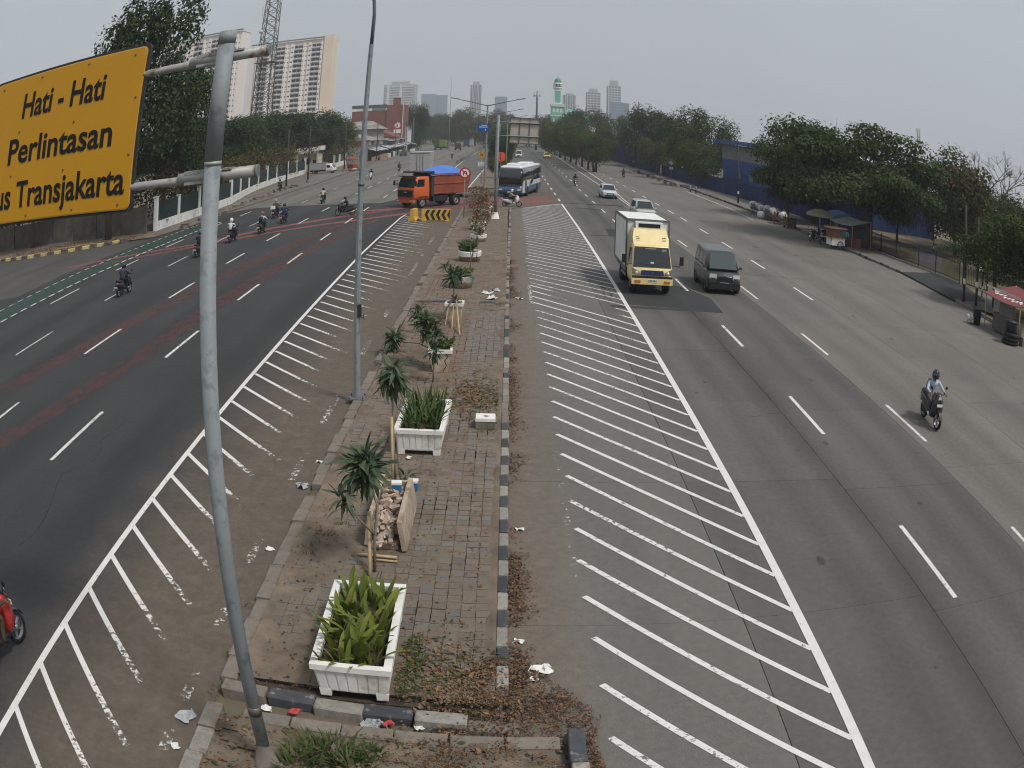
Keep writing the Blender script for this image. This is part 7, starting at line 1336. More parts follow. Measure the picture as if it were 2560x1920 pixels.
STD = skin_mesh('standing', N, E, boneof, 1, extra).mesh('person', ['cloth_teal', 'cloth_navy', 'cloth_black', 'skin'], fix=False)
hc = MB(); hc.lathe([(0, .115), (.06, .105), (.095, .06), (.105, .0), (.098, -.05)], n=14); hc.v = [(x, y + .012 + (.03 if z < .02 and y < -.02 else 0), z + (.045 if y < -.05 and z < .05 else 0)) for x, y, z in hc.v]; HAIR = hc.mesh('hair', 'hair')
for lab, loc, a, c in (('person in teal shirt standing beside the snack cart', (27.1, 66.2, .02), 150, ('cloth_teal', 'cloth_navy')), ('person in pink top standing under the beige umbrella', (26.6, 69.6, .05), 30, ('cloth_pink', 'cloth_black'))):
    o = obj('person', STD, None, loc, R(a), label=lab, cat='person'); slot(o, 0, c[0]); slot(o, 1, c[1]); obj('hair', HAIR, o, (0, -.015, 1.625))
# roadside drinks cart under the red umbrella, left
t = thing('drinks_cart', 'red motor cart parked under the faded red umbrella on the left', 'cart', (-27.4, 159.3, .03), R(60)); boxpart('box', 'paint_red', t, -.6, .6, -.1, 1.3, .5, 1.2); boxpart('counter', 'wood_pale', t, -.68, .68, -.18, 1.38, 1.2, 1.27); boxpart('lower_panel', 'plate_white', t, -.58, .58, -.08, 1.28, .3, .5)
for s in (-1, 1): spoke_wheel(t, (s * .64, .6, .34), .34)
spoke_wheel(t, (0, -.8, .3), .3, .08); b = MB(); b.tube([(0, -.8, .3), (0, -.6, .95)], .03, 6); b.tube([(-.3, -.6, .95), (.3, -.6, .95)], .02, 6); b.build('handlebar', 'chassis', t)
# ================================================================ buildings behind
mat('apt_pink', (0.78, 0.71, 0.67), .85, var=.06, vs=.05); mat('apt_cream', (0.78, 0.73, 0.69), .85, var=.06, vs=.05); mat('apt_tan', (0.74, 0.61, 0.49), .85, var=.05, vs=.05); mat('apt_white', (0.80, 0.76, 0.73), .85, var=.06, vs=.05); mat('apt_pane', (0.025, 0.022, 0.024), .35, var=.3, vs=.6)
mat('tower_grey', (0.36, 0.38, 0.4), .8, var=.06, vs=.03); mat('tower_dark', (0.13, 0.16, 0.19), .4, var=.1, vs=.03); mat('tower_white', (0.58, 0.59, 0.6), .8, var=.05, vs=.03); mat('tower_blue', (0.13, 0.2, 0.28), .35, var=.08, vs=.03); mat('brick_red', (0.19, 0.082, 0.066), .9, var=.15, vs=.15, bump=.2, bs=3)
mat('mosque_green', (0.16, 0.42, 0.33), .7, var=.06, vs=.2); mat('mosque_white', (0.6, 0.66, 0.62), .75, var=.05); mat('dome_green', (0.05, 0.24, 0.16), .5, var=.06)
b = MB(); b.box((0, .25, .05), (4.6, .1, 2.05), mi=0); b.box((0, -.15, -1.12), (4.8, .75, .32), mi=1); b.box((0, -.35, -.72), (4.5, .06, .5), mi=2); b.box((0, .18, 0), (.18, .1, 1.75), mi=1); APW = b.mesh('window', ['apt_pane', 'apt_white', 'tower_grey'])
def apartment(lab, x0, x1, y, top, cols, z0, seed, side=None):
    t = thing('apartment_block', lab, 'building', (x0, y, 0)); W_ = x1 - x0; boxpart('wall', 'apt_pink', t, 0, W_, 0.6, 16, 0, top)
    n_ = 0
    for i, c in enumerate(cols):
        c -= x0; boxpart('bay', 'apt_cream' if i % 2 else 'apt_white', t, c - 4.6, c - 2.7, 0, .62, 0, top - 1.5); boxpart('bay', 'apt_white', t, c + 2.7, c + 4.0, 0, .62, 0, top - 1.5); z = top - 4.0
        while z > z0: obj('window', APW, t, (c, .22, z)); z -= 3.0
    boxpart('roof_slab', 'apt_white', t, -.3, W_ + .3, -.4, 16.4, top, top + .5); boxpart('parapet_dark_band', 'tower_dark', t, .2, W_ - (5 if side else 0), -.45, 3, top + .5, top + 1.3)  # roof slab, with a dark raised band along its front edge
    if side: boxpart('end_tower', 'apt_tan', t, W_ - side, W_ + .2, -.5, 14, 0, top + 2.0)
    s = MB(); rr = random.Random(seed)
    for c in cols:
        c -= x0; z = top - 4.0
        while z > z0:
            for dx in (-3.9, -3.3, 3.2, 4.7): s.box((c + dx, -.02 if abs(dx) < 4.5 and dx < 4 else .58, z + .1), (.5, .06, .75))
            z -= 3.0
    s.build('small_windows', 'apt_pane', t, kind='stuff'); return t
apartment('pale pink apartment block behind the lattice tower', -146, -96.6, 465, 65.5, [-137.5, -127.2, -116.6, -106.2], 13, 1, 5.0)
apartment('taller apartment block behind the leaning pole and feathery tree', -192, -137.5, 418, 70.5, [-184, -174, -163.5, -153, -143.5], 13, 2)
boxpart('podium', 'apt_white', None, -148, -95, 452, 464.8, 0, 14, label='white podium at the foot of the pink apartment block', cat='building')
def tower(lab, a0, a1, el, D, m, style, crown=None, zb=0.0):
    x0, x1 = math.tan(R(a0)) * D, math.tan(R(a1)) * D; top = 7 + D / math.cos(R((a0 + a1) / 2)) * math.tan(R(el)); W_ = x1 - x0; t = thing('tower_block', lab, 'building', (x0, D, 0), 0, 'skyline towers'); boxpart('core', m, t, 0, W_, .8, W_ * .7, 0, top)
    if style == 'fins':
        n_ = 7
        for k in range(n_): boxpart('fin', 'tower_white' if k % 3 else 'tower_grey', t, W_ * (k + .12) / n_, W_ * (k + .55) / n_, 0, .85, 0, top - (3 if k in (0, n_ - 1) else 0))
    if style in ('floors', 'grid'):
        s = MB(); z = 6.0
        while z < top - 2: s.bbox(W_ * .04, W_ * .96, -.25, .85, z, z + 1.3); z += 3.6
        s.build('floor_bands', 'tower_white', t, kind='stuff')
        for k in range(4 if style == 'grid' else 2): boxpart('pier', 'tower_white', t, W_ * (k + .25) / (4.5 if style == 'grid' else 2.5), W_ * (k + .45) / (4.5 if style == 'grid' else 2.5), -.4, .85, 0, top)
    if style == 'glass':
        s = MB(); z = 8.0
        while z < top: s.bbox(0, W_, .55, .82, z, z + .5); z += 4
        s.build('floor_bands', 'tower_grey', t, kind='stuff')
    if crown: boxpart('crown', 'tower_white', t, W_ * .2, W_ * .85, 3, W_ * .5, top, top + crown); boxpart('crown_screen', 'tower_grey', t, W_ * .25, W_ * .8, 2.6, 3, top, top + crown * .8)
    return t
tower('wide pale twin-slab tower above the red brick building', -8.13, -6.1, 3.35, 1150, 'tower_grey', 'floors', 5); tower('hazy flat blue-grey tower right of the pale twin slab', -5.69, -4.75, 2.62, 1750, 'tower_blue', 'glass'); tower('lower hazy blue-grey tower joined to the flat one', -4.72, -4.03, 2.54, 1760, 'tower_blue', 'glass')
tower('slim ribbed tower left of the double-armed lamp', -2.59, -1.9, 3.25, 1200, 'tower_dark', 'fins', 6); tower('short glass tower just right of the lamp top', -1.02, -.25, 2.45, 1500, 'tower_blue', 'glass'); tower('white tower peeking right of the green mosque tower', 3.3, 4.07, 2.72, 1150, 'tower_dark', 'fins', 3); tower('white gridded tower right of the mosque', 4.77, 5.65, 3.0, 1150, 'tower_dark', 'grid', 6); tower('tallest gridded tower on the right skyline', 6.1, 6.95, 3.55, 1150, 'tower_blue', 'grid', 9); tower('dark glass slab in front of the tallest skyline tower', 6.32, 7.14, 2.42, 1100, 'tower_blue', 'glass'); tower('narrow glass annex at the right end of the skyline', 7.16, 7.51, 2.4, 1105, 'tower_blue', 'glass')
# mosque minaret
mq = thing('mosque_minaret', 'green and white mosque minaret with domed top', 'minaret', (22.0, 430, 0)); b = MB(); sq = lambda w, z: [(-w, -w, z), (w, -w, z), (w, w, z), (-w, w, z)]; b.loft([sq(3.0, 0), sq(3.0, 21)], smooth=False); b.build('base', 'mosque_green', mq)
b = MB(); b.loft([sq(3.3, 21), sq(3.4, 22.4)], smooth=False); b.build('cornice', 'mosque_white', mq); b = MB(); b.loft([sq(3.2, 16), sq(3.2, 16.6)], smooth=False); b.build('string_course', 'mosque_white', mq)
b = MB(); b.loft([sq(1.75, 22.4), sq(1.7, 30.0)], smooth=False); b.build('shaft', 'mosque_white', mq); b = MB()
for s in (-1, 1): b.bbox(s * 1.0 - .6 * 0 - .62 * (s > 0) - 0, s * 1.0 + .62 * (s < 0), -1.8, -1.74, 23.2, 29.2)
b.bbox(-1.3, 1.3, -1.79, -1.7, 23.0, 29.4); b.build('shaft_panel', 'mosque_green', mq)
b = MB(); b.lathe([(1.7, 30), (2.3, 30.8), (2.3, 31.3), (1.9, 31.3)], n=8); b.build('gallery_floor', 'mosque_white', mq)
for k in range(8): a = math.pi * k / 4; c_ = MB(); c_.tube([(1.9 * math.cos(a), 1.9 * math.sin(a), 31.3), (1.9 * math.cos(a), 1.9 * math.sin(a), 33.0)], .22, 6); c_.build('column', 'mosque_white', mq)
b = MB(); b.lathe([(1.1, 31.3), (1.1, 33)], n=8); b.build('lantern', 'tower_dark', mq); b = MB(); b.lathe([(2.2, 33), (2.2, 33.6), (1.7, 33.7)], n=8); b.build('gallery_top', 'mosque_white', mq)
b = MB(); b.lathe([(1.7, 33.6), (1.75, 34.4), (1.4, 35.4), (.7, 36.0), (.12, 36.3), (.08, 38), (0, 38.1)], n=16); b.build('dome', 'dome_green', mq)
for x in (-1.7, 0, 1.7):
    b = MB(); b.poly([(x - .6, -3.02, 18.0), (x + .6, -3.02, 18.0), (x + .6, -3.02, 19.4), (x, -3.02, 20.2), (x - .6, -3.02, 19.4)]); b.build('arch', 'mosque_white', mq, fix=False); b = MB(); b.poly([(x - .4, -3.03, 12.5), (x + .4, -3.03, 12.5), (x + .4, -3.03, 14.4), (x, -3.03, 15), (x - .4, -3.03, 14.4)]); b.build('arch', 'mosque_white', mq, fix=False)
ms = thing('mosque_hall', 'green-roofed mosque hall beside the minaret', 'building', (26, 436, 0)); boxpart('wall', 'mosque_white', ms, -1, 18, 0, 14, 0, 13); b = MB(); b.add([(-1.5, -.5, 13), (18.5, -.5, 13), (18.5, 14.5, 13), (-1.5, 14.5, 13), (1.5, 7, 20.5), (4, 7, 20.5)], [(0, 1, 5, 4), (1, 2, 5), (2, 3, 4, 5), (3, 0, 4)]); b.build('roof', 'mosque_green', ms)
# masts and lattice tower
def mast(lab, x, y, h, r, head=True, m='galv_dark'):
    t = thing('telecom_mast', lab, 'mast', (x, y, 0)); b = MB(); b.tube([(0, 0, 0), (0, 0, h * .8), (0, 0, h)], [r, r * .8, r * .5], 8); b.build('shaft', m, t)
    if head:
        for k in range(3): a = 2.1 * k + .5; b = MB(); b.box((r * 3 * math.cos(a), r * 3 * math.sin(a), h - 1.2 - .25 * k), (.35, .2, 2.4), rz=a); b.build('antenna', 'tower_white', t)
        b = MB(); b.lathe([(r * 3.4, h - 2.2), (r * 3.4, h - 2.0), (0, h - 2.0)], n=10); b.build('collar', m, t)
    return t
mast('telecom monopole left of the mosque minaret', 10.0, 350, 24.8, .45); mast('telecom monopole with antennas above the tall dense tree', 57, 400, 25.2, .45); mast('thin rod mast rising behind the wide rain tree', 59.5, 150, 16.3, .07, False); mast('pale slim mast rising right of the wide rain tree', 80, 150, 18.6, .14, True, 'tower_white'); mast('slim lamp mast left of the hazy flat tower', -22, 330, 30, .12, False, 'tower_grey')
lt = thing('lattice_tower', 'dark lattice telecom tower in front of the pink apartment block', 'mast', (-58.2, 200, 0)); Hh = 58; W0, W1 = 2.4, 1.35
def leg(k, z): w = W0 + (W1 - W0) * z / Hh; return Vector(((-w, -w, z), (w, -w, z), (w, w, z), (-w, w, z))[k])
for k in range(4): b = MB(); b.tube([leg(k, 0), leg(k, Hh / 2), leg(k, Hh)], .15, 6); b.build('leg', 'galv_dark', lt)
b = MB(); z = 0.0
while z < Hh - 2:
    st_ = 2.6
    for k in range(4): b.tube([leg(k, z), leg((k + 1) % 4, z + st_)], .075, 4); b.tube([leg((k + 1) % 4, z), leg(k, z + st_)], .075, 4); b.tube([leg(k, z), leg((k + 1) % 4, z)], .07, 4)
    z += st_
b.build('bracing', 'galv_dark', lt, kind='stuff')
for k, (z, s, a) in enumerate(((31, -1, .3), (37, 1, .4), (42, -1, 2), (45, 1, 1), (24, 1, .5), (48, -1, .2))): b = MB(); b.box((s * 2.3, -1.5, z), (.4, .3, 2.6), rz=a); b.tube([(s * 1.2, -1.2, z), (s * 2.2, -1.5, z)], .05, 5); b.build('antenna', 'tower_white', lt)
for z in (20, 36, 46): b = MB(); b.lathe([(0, -.35), (.5, -.25), (.6, .05), (0, .1)], (1.9 if z != 36 else -1.9, -1.7, z), 12, 'y'); b.build('dish', 'tower_white', lt)
b = MB(); b.bbox(-2.6, 2.6, -2.6, 2.6, 27.2, 27.35); b.build('platform', 'galv_dark', lt)
# red brick building and shops
rb_ = thing('brick_building', 'large windowless red brick building above the shops', 'building', (-53.5, 300, 0)); boxpart('wall', 'brick_red', rb_, 0, 12, 0, 14, 0, 15.2); boxpart('taller_wall', 'brick_red', rb_, 12, 18, -.3, 14, 0, 17.2); boxpart('dark_parapet', 'frame_dark', rb_, -.1, 12, -.15, 1, 16.2, 17.4); boxpart('white_strip', 'tower_white', rb_, 1.5, 7, -.12, .5, 15.2, 16.2); boxpart('grey_strip', 'grey_sheet', rb_, 7, 11.5, -.12, .5, 15.2, 16.2); boxpart('stair_head', 'brick_red', rb_, 14, 16.2, 1, 5, 17.2, 19.8); boxpart('corner_pipe', 'tower_white', rb_, 17.6, 17.85, -.5, -.3, 0, 17.2)
mat('tin_roof', (0.26, 0.25, 0.235), .7, var=.25, vs=.6, col2=(.2, .12, .08), c2s=.5, c2t=.6); mat('shop_wall', (0.3, 0.28, 0.26), .85, var=.25, vs=.5); mat('shop_teal', (0.06, 0.2, 0.2), .7, var=.2); mat('shop_purple', (0.12, 0.06, 0.2), .7, var=.2); mat('shop_green', (0.05, 0.22, 0.12), .7, var=.15); mat('shop_tan', (0.3, 0.22, 0.14), .8, var=.2); mat('shop_dark', (0.03, 0.03, 0.03), .8, var=.3, vs=.8); mat('tile_red', (0.2, 0.08, 0.06), .85, var=.2)
def shop(lab, x, y, w, d, h, wall, roof, awn, sign, pitch=.8, seed=0):
    """front faces +X towards the road; w runs along Y"""
    rr = random.Random(seed); t = thing('shop', lab, 'shop', (x, y, 0)); boxpart('wall', wall, t, -d, 0, 0, w, 0, h); b = MB(); b.add([(-d - .4, -.3, h), (.9, -.3, h), (.9, w + .3, h), (-d - .4, w + .3, h), (-d * .5, -.3, h + pitch), (-d * .5, w + .3, h + pitch)], [(0, 1, 4), (1, 2, 5, 4), (2, 3, 5), (3, 0, 4, 5), (0, 3, 2, 1)]); b.build('roof', roof, t)
    n_ = max(2, int(w / 4))
    for k in range(n_):
        y0, y1 = w * k / n_ + .3, w * (k + 1) / n_ - .3; boxpart('shopfront', 'shop_dark', t, 0.01, .06, y0, y1, .1, 2.6); b = MB(); z = 2.9 + rr.uniform(-.2, .3); b.add([(0.05, y0 - .2, z + .4), (0.05, y1 + .2, z + .4), (2.2, y1 + .2, z - .2), (2.2, y0 - .2, z - .2), (0.05, y0 - .2, z + .36), (0.05, y1 + .2, z + .36), (2.2, y1 + .2, z - .24), (2.2, y0 - .2, z - .24)], [(0, 1, 2, 3), (7, 6, 5, 4), (3, 2, 6, 7)]); b.build('awning', awn if k % 2 == 0 else rr.choice(['tarp_pale', 'tin_roof', 'roof_white']), t)
        boxpart('sign_board', sign if k % 2 else rr.choice(['sign_white', 'tarp_pale', sign]), t, .08, .2, y0, y1, h - 1.1, h - .2)
        boxpart('end_shutter', rr.choice(['shop_tan', 'shop_wall', 'shop_dark']), t, -d * (k + .9) / n_, -d * (k + .2) / n_, -.06, -.01, .1, 2.4)
        boxpart('stall_goods', rr.choice(['wood_pale', 'shop_dark', 'plate_white', 'shop_teal']), t, .9, 2.0, y0 + .4, y1 - .8, 0, rr.uniform(.7, 1.5))
    boxpart('side_board', sign, t, -d * .8, -d * .15, -.14, -.08, h - 1.2, h - .3); boxpart('gutter', 'galv_dark', t, .85, .98, -.3, w + .3, h - .14, h); return t
shop('first tin-roofed shop past the hedge, with long pale awnings', -33.0, 209, 22, 10, 5.2, 'shop_wall', 'tin_roof', 'tarp_pale', 'tarp_red', 1.6, 1); shop('teal-fronted shop behind the dark electricity pole', -33.6, 233, 14, 8, 5.0, 'shop_teal', 'tin_roof', 'roof_white', 'shop_teal', .8, 2); shop('shop with purple sign boards and tan shutters', -33.9, 249, 16, 8, 4.6, 'shop_tan', 'tin_roof', 'tin_roof', 'shop_purple', .8, 3); shop('low shop with red tiled roof', -34.6, 268, 16, 9, 5.6, 'shop_wall', 'tile_red', 'tarp_pale', 'sign_white', 2.4, 4); shop('cluttered shop with blue awning near the far end', -35.2, 287, 16, 8, 4.8, 'shop_wall', 'tin_roof', 'tarp_blue', 'shop_purple', .8, 5); shop('last low shop before the trees', -37, 330, 26, 8, 4.6, 'shop_wall', 'tin_roof', 'tarp_red', 'sign_white', .8, 7)
gs = shop('tall green and white fronted shop with red roof edge', -34.6, 306, 12, 7, 9.6, 'tower_white', 'tile_red', 'shop_green', 'shop_green', .6, 6); boxpart('green_panel', 'shop_green', gs, -5.5, -.8, -.18, -.1, 5.0, 8.6); boxpart('white_panel', 'sign_white', gs, -4.6, -1.6, -.24, -.19, 5.6, 8.0)
wr = thing('warehouse', 'long grey-roofed warehouse behind the first shops', 'building', (-52, 232, 0)); boxpart('wall', 'shop_wall', wr, 0, 17, 0, 18, 0, 8.2); b = MB(); b.add([(-.8, -.8, 8.2), (18, -.8, 8.2), (15, 9, 10.6), (2, 9, 10.6), (18, 19, 8.2), (-.8, 19, 8.2)], [(0, 1, 2, 3), (1, 4, 2), (4, 5, 3, 2), (5, 0, 3)]); b.build('roof', 'tin_roof', wr)
t = thing('round_shop_sign', 'round white and red shop sign on a pole above the shops', 'sign', (-34.0, 272, 0)); b = MB(); b.tube([(0, 0, 0), (0, 0, 9.2)], .1, 8); b.build('post', 'galv', t); disc('face', 1.1, -.15, 'sign_white', t, 9.4); disc('ring', 1.15, -.16, 'sign_red', t, 9.4, r0=.9); b = MB(); b.box((0, -.17, 9.4), (.5, .02, .9), taper=.2); b.build('emblem', 'sign_red', t); boxpart('lower_board', 'sign_white', t, -1.1, 1.1, -.1, .0, 6.8, 8.0)
def house(lab, x, y, w, d, h, m, rf, pitch=2.0, cat='building'):
    t = thing('house', lab, cat, (x, y, 0)); boxpart('wall', m, t, 0, w, 0, d, 0, h); b = MB(); b.add([(-.6, -.6, h), (w + .6, -.6, h), (w + .6, d + .6, h), (-.6, d + .6, h), (w * .25, d / 2, h + pitch), (w * .75, d / 2, h + pitch)], [(0, 1, 5, 4), (1, 2, 5), (2, 3, 4, 5), (3, 0, 4), (3, 2, 1, 0)]); b.build('roof', rf, t)
    for k in range(3): boxpart('window', 'apt_pane', t, w * (k + .3) / 3, w * (k + .7) / 3, -.05, 0, h * .45, h * .75)
house('pale house wall left of the red brick building', -62, 262, 12, 10, 10.5, 'cream_wall', 'tin_roof'); house('white building corner glimpsed through trees by the factory', 62, 150, 18, 12, 8.5, 'roof_white', 'roof_white', 1.5)
# ================================================================ things on the median, litter, leaves
mat('brick_mix', (0.40, 0.29, 0.225), .9, var=.3, vs=6, rand=.35, bump=.4, bs=20, col2=(.46, .40, .34), c2s=4, c2t=.5); mat('slab_worn', (0.42, 0.34, 0.26), .85, var=.2, vs=4, bump=.3, bs=15, col2=(.24, .18, .13), c2s=3, c2t=.55); mat('card_blue', (0.03, 0.14, 0.34), .6, var=.15); mat('paper_white', (0.68, 0.67, 0.64), .8, var=.1, vs=8)
bp_t = thing('broken_planter', 'broken planter with two worn side slabs and open end, full of rubble', 'planter', (-1.93, 14.7, KZ))
b = MB(); b.box((-.29, .12, .3), (.075, 2.05, .52), ry=.14); b.build('side_slab', 'slab_worn', bp_t); b = MB(); b.box((.31, -.05, .3), (.085, 2.0, .54), ry=-.14); b.build('side_slab', 'slab_worn', bp_t); b = MB(); b.box((0, 1.02, .26), (.5, .07, .44)); b.build('end_slab', 'slab_worn', bp_t); b = MB(); b.box((0, 0, .05), (.46, 1.9, .09)); b.build('floor', 'slab_worn', bp_t)
rub = thing('rubble_heap', 'heap of broken bricks and stones inside the broken planter', 'rubble', (-1.93, 14.65, KZ)); rr = random.Random(6); BR = []
for k in range(5):
    b = MB(); b.box((0, 0, 0), (.15 + .03 * k, .1, .07 + .01 * k), taper=.9); b.v = [(x + rr.uniform(-.015, .015), y + rr.uniform(-.015, .015), z + rr.uniform(-.012, .012)) for x, y, z in b.v]; BR.append(b.mesh('brick', 'brick_mix'))
for i in range(120):
    y = rr.uniform(-.95, .9); o = obj('brick', rr.choice(BR), rub, (rr.uniform(-.2, .2), y, rr.uniform(.2, .45) - (.16 if y < -.75 else 0))); o.rotation_euler = (rr.uniform(-.7, .7), rr.uniform(-.7, .7), rr.uniform(0, 6.28)); s = rr.uniform(.5, .95); o.scale = (s, s, s)
for i, (x, y, rz_, lab) in enumerate(((-1.88, 15.35, .1, 'left of two blue boxes with white lids behind the rubble planter'), (-1.62, 15.72, -.1, 'right of two blue boxes with white lids behind the rubble planter'))):
    t = thing('blue_box', lab, 'box', (x, y, KZ + (.4 if i == 0 else .3)), rz_, 'blue boxes behind the rubble'); boxpart('body', 'card_blue', t, -.085, .085, -.07, .07, 0, .17); boxpart('lid', 'plate_white', t, -.095, .095, -.08, .08, .17, .21)
for lab, p, q, r in (('upper of two wooden sticks lying before the broken planter', (-2.35, 13.42, .16), (-1.68, 13.36, .17), .028), ('lower of two wooden sticks lying before the broken planter', (-2.1, 13.28, .15), (-1.66, 13.25, .15), .02), ('upright wooden plank leaning on the frangipani by the rubble', (-2.06, 12.75, .12), (-2.1, 13.35, 1.0), .035), ('dark bamboo stake leaning left on the beige pot', (-2.32, 31.4, KZ), (-1.88, 32.1, .85), .03), ('pale bamboo stake leaning right on the beige pot', (-1.47, 29.7, KZ), (-1.72, 32.0, .8), .03), ('short bamboo stake in front of the beige pot', (-1.78, 30.6, KZ), (-1.82, 32.0, .7), .022), ('thin stake left of the beige pot base', (-2.05, 31.2, KZ), (-2.0, 32.05, .6), .018), ('wooden pole tied to the tall bare-stemmed frangipani', (-2.1, 16.55, KZ), (-2.14, 16.9, 1.45), .03)):
    b = MB(); p, q = Vector(p), Vector(q); b.tube([p, p.lerp(q, .5), q], r, 7); b.build('wooden_stake' if 'stake' in lab else 'wooden_stick', 'bamboo' if 'dark' not in lab else 'bark', None, label=lab, cat='stick')
t = thing('concrete_block', 'square concrete block with broken white top on the right of the median', 'block', (-.39, 20.45, KZ)); b = MB(); b.box((0, 0, .09), (.44, .4, .18)); b.build('base', 'kerb_concrete', t); b = MB(); b.box((0, 0, .215), (.46, .42, .07), taper=.97); b.build('top_slab', 'planter_white', t); b = MB(); b.poly([(-.08, .0, .253), (.03, -.05, .253), (.1, .01, .253), (.0, .05, .253)]); b.build('hole', 'soil_dark', t, fix=False)
# dark broken channel across the median
for i in (0, 1, 2, 4, 5): put(st60, median, -3.2 + i * .62, 35.4 + .12 * math.sin(i * 2.1), -.05, R(90) + .12 * math.sin(i * 3), 'kerb_black' if i in (1, 2, 4) else 'kerb_brown', .03)
# crumpled paper and plastic, one by one
def crumple(s, seed, flat_=.4):
    rr = random.Random(seed); b = MB(); n_ = 5; vs = []; fs = []
    for j in range(n_):
        for i in range(n_): vs.append((s * (i / (n_ - 1) - .5) + rr.gauss(0, s * .08), s * (j / (n_ - 1) - .5) * .8 + rr.gauss(0, s * .08), abs(rr.gauss(0, s * .25)) * flat_ + .01))
    for j in range(n_ - 1):
        for i in range(n_ - 1): a = j * n_ + i; fs.append((a, a + 1, a + n_ + 1, a + n_))
    b.add(vs, fs); return b.mesh('litter', 'paper_white', fix=False)
CRM = [crumple(.22, 1), crumple(.3, 2), crumple(.16, 3), crumple(.4, 4, .7)]; mat('litter_red', (.42, .06, .06), .6, var=.1); mat('litter_grey', (.35, .36, .37), .6, var=.1)
LT = [(-3.0, 8.72, 0, 2, None, 'white crumpled bag in the channel beside the leaning pole'), (-2.62, 8.75, 0, 2, 'litter_red', 'red and white wrapper in the channel left of the planter feet'), (-1.55, 8.68, 0, 1, 'litter_grey', 'grey plastic bag in the channel below the nearest planter'), (-1.36, 8.7, 0.02, 2, 'litter_red', 'red wrapper in the channel below the nearest planter'), (-.95, 8.7, 0, 2, None, 'small white paper in the channel right of the red wrapper'), (.62, 10.25, 0, 1, None, 'white torn paper on the leaf litter by the right kerb'), (.5, 10.02, 0, 2, None, 'smaller white scrap beside the torn paper'), (.3, 11.05, 0, 2, None, 'white scrap at the foot of the right kerb'), (-4.1, 8.1, 0, 1, 'litter_grey', 'flat grey paper on the left hatched road by the kerb'), (-4.05, 7.35, 0, 2, None, 'small white litter at the lower left kerb'), (-4.0, 13.6, 0, 2, None, 'white litter against the left kerb by the rubble planter'), (-4.0, 16.6, 0, 1, 'litter_grey', 'grey bag on the left kerb beside the frangipani'), (-3.9, 18.0, 0, 2, None, 'pale scrap on the left kerb beyond the grey bag'), (-.55, 36.2, KZ, 3, None, 'white heap of paper debris at the end of the dark channel'), (-.75, 37.3, KZ, 3, None, 'white debris spread behind the dark channel'), (-.4, 37.9, KZ, 3, 'litter_grey', 'furthest pale debris patch by the right kerb'), (.55, 37.0, 0, 1, None, 'white scrap on the right road by the kerb'), (.35, 15.0, 0, 2, None, 'tiny white scrap in the leaves along the right kerb'), (-1.95, 18.15, KZ, 2, None, 'small white scrap in front of the second planter')]
for i, (x, y, z, k, m_, lab) in enumerate(LT):
    o = obj('litter', CRM[k], None, (x, y, z + .005), i * 1.3, label=lab, cat='litter', group='scraps of litter')
    if m_: slot(o, 0, m_)
# dry fallen leaves banked along the kerb and at the near end
def leaf_litter(name, pts, lab, m, s=.055, seed=1):
    rr = random.Random(seed); b = MB()
    for x, y, z in pts:
        a = rr.uniform(0, 6.28); u = Vector((math.cos(a), math.sin(a), rr.uniform(-.35, .35))).normalized(); w = Vector((-math.sin(a), math.cos(a), rr.uniform(-.4, .4))).normalized(); L = s * rr.choice((rr.uniform(.3, .7), rr.uniform(.6, 1.2), rr.uniform(1.0, 1.9))); p = Vector((x, y, z))
        b.add([p - u * L * .5, p + w * L * .28 + Vector((0, 0, .012)), p + u * L * .5, p - w * L * .28], [(0, 1, 2, 3)], rr.randrange(len(m)))
    return b.build(name, m, None, fix=False, label=lab, cat='leaves', kind='stuff')
rr = random.Random(12); P = []
while len(P) < 8000:
    y = rr.uniform(10, 48) if rr.random() < .8 else rr.uniform(9, 14); dens = max(0, nz(0, y, .55) * 1.6 + .45); 
    if rr.random() < dens: x = .17 + abs(rr.gauss(0, .14 + .16 * max(0, nz(3, y, .45)))); P.append((x, y, .012 + rr.random() * .03))
leaf_litter('fallen_leaves', P, 'brown dry leaves banked along the right kerb of the median', ['dry_leaf', 'dry_leaf_red', 'soil_dry', 'soil_dark'], .038)
P = []
while len(P) < 15000:
    x, y = rr.uniform(-1.6, 1.4), rr.uniform(6.5, 10.4)
    edge = 1.28 - max(0, (y - 9.2)) * .75
    if x > edge + .08 * nz(x, y, 2): continue
    if y > 9.05 and x < -.2 - (10.4 - y) * .55: continue
    if y < 9.05 and x < -.9 + .5 * nz(x, y, 1.5) and rr.random() < .8: continue
    if rr.random() > .55 + .9 * nz(x, y, 1.1): continue
    z = .03 + (.09 if (x < .14 and y > 9.15) or (y < 8.35 and x < .72) else 0) + rr.random() * .035; P.append((x, y, z))
leaf_litter('fallen_leaves', P, 'thick drift of red-brown dry leaves at the near end of the median', ['dry_leaf_red', 'dry_leaf', 'soil_dry', 'soil_dark', 'dry_leaf_red'], .036, 2)
P = [(rr.uniform(-3.4, -.2), 9.2 + 30 * rr.random() ** 1.6, KZ + rr.uniform(.0, .03)) for i in range(2600)]
leaf_litter('fallen_leaves', P, 'sparse dry leaves scattered over the paving blocks', ['dry_leaf', 'soil_dark'], .045, 3)
P = [(min(-.15, rr.gauss(-.75, .4)), 22.8 + rr.gauss(0, .9), KZ + rr.uniform(0, .03)) for i in range(1300)]
leaf_litter('dry_grass', P, 'patch of dry yellow-brown grass debris across the paving blocks', ['dry_leaf', 'grass_leaf'], .07, 4)
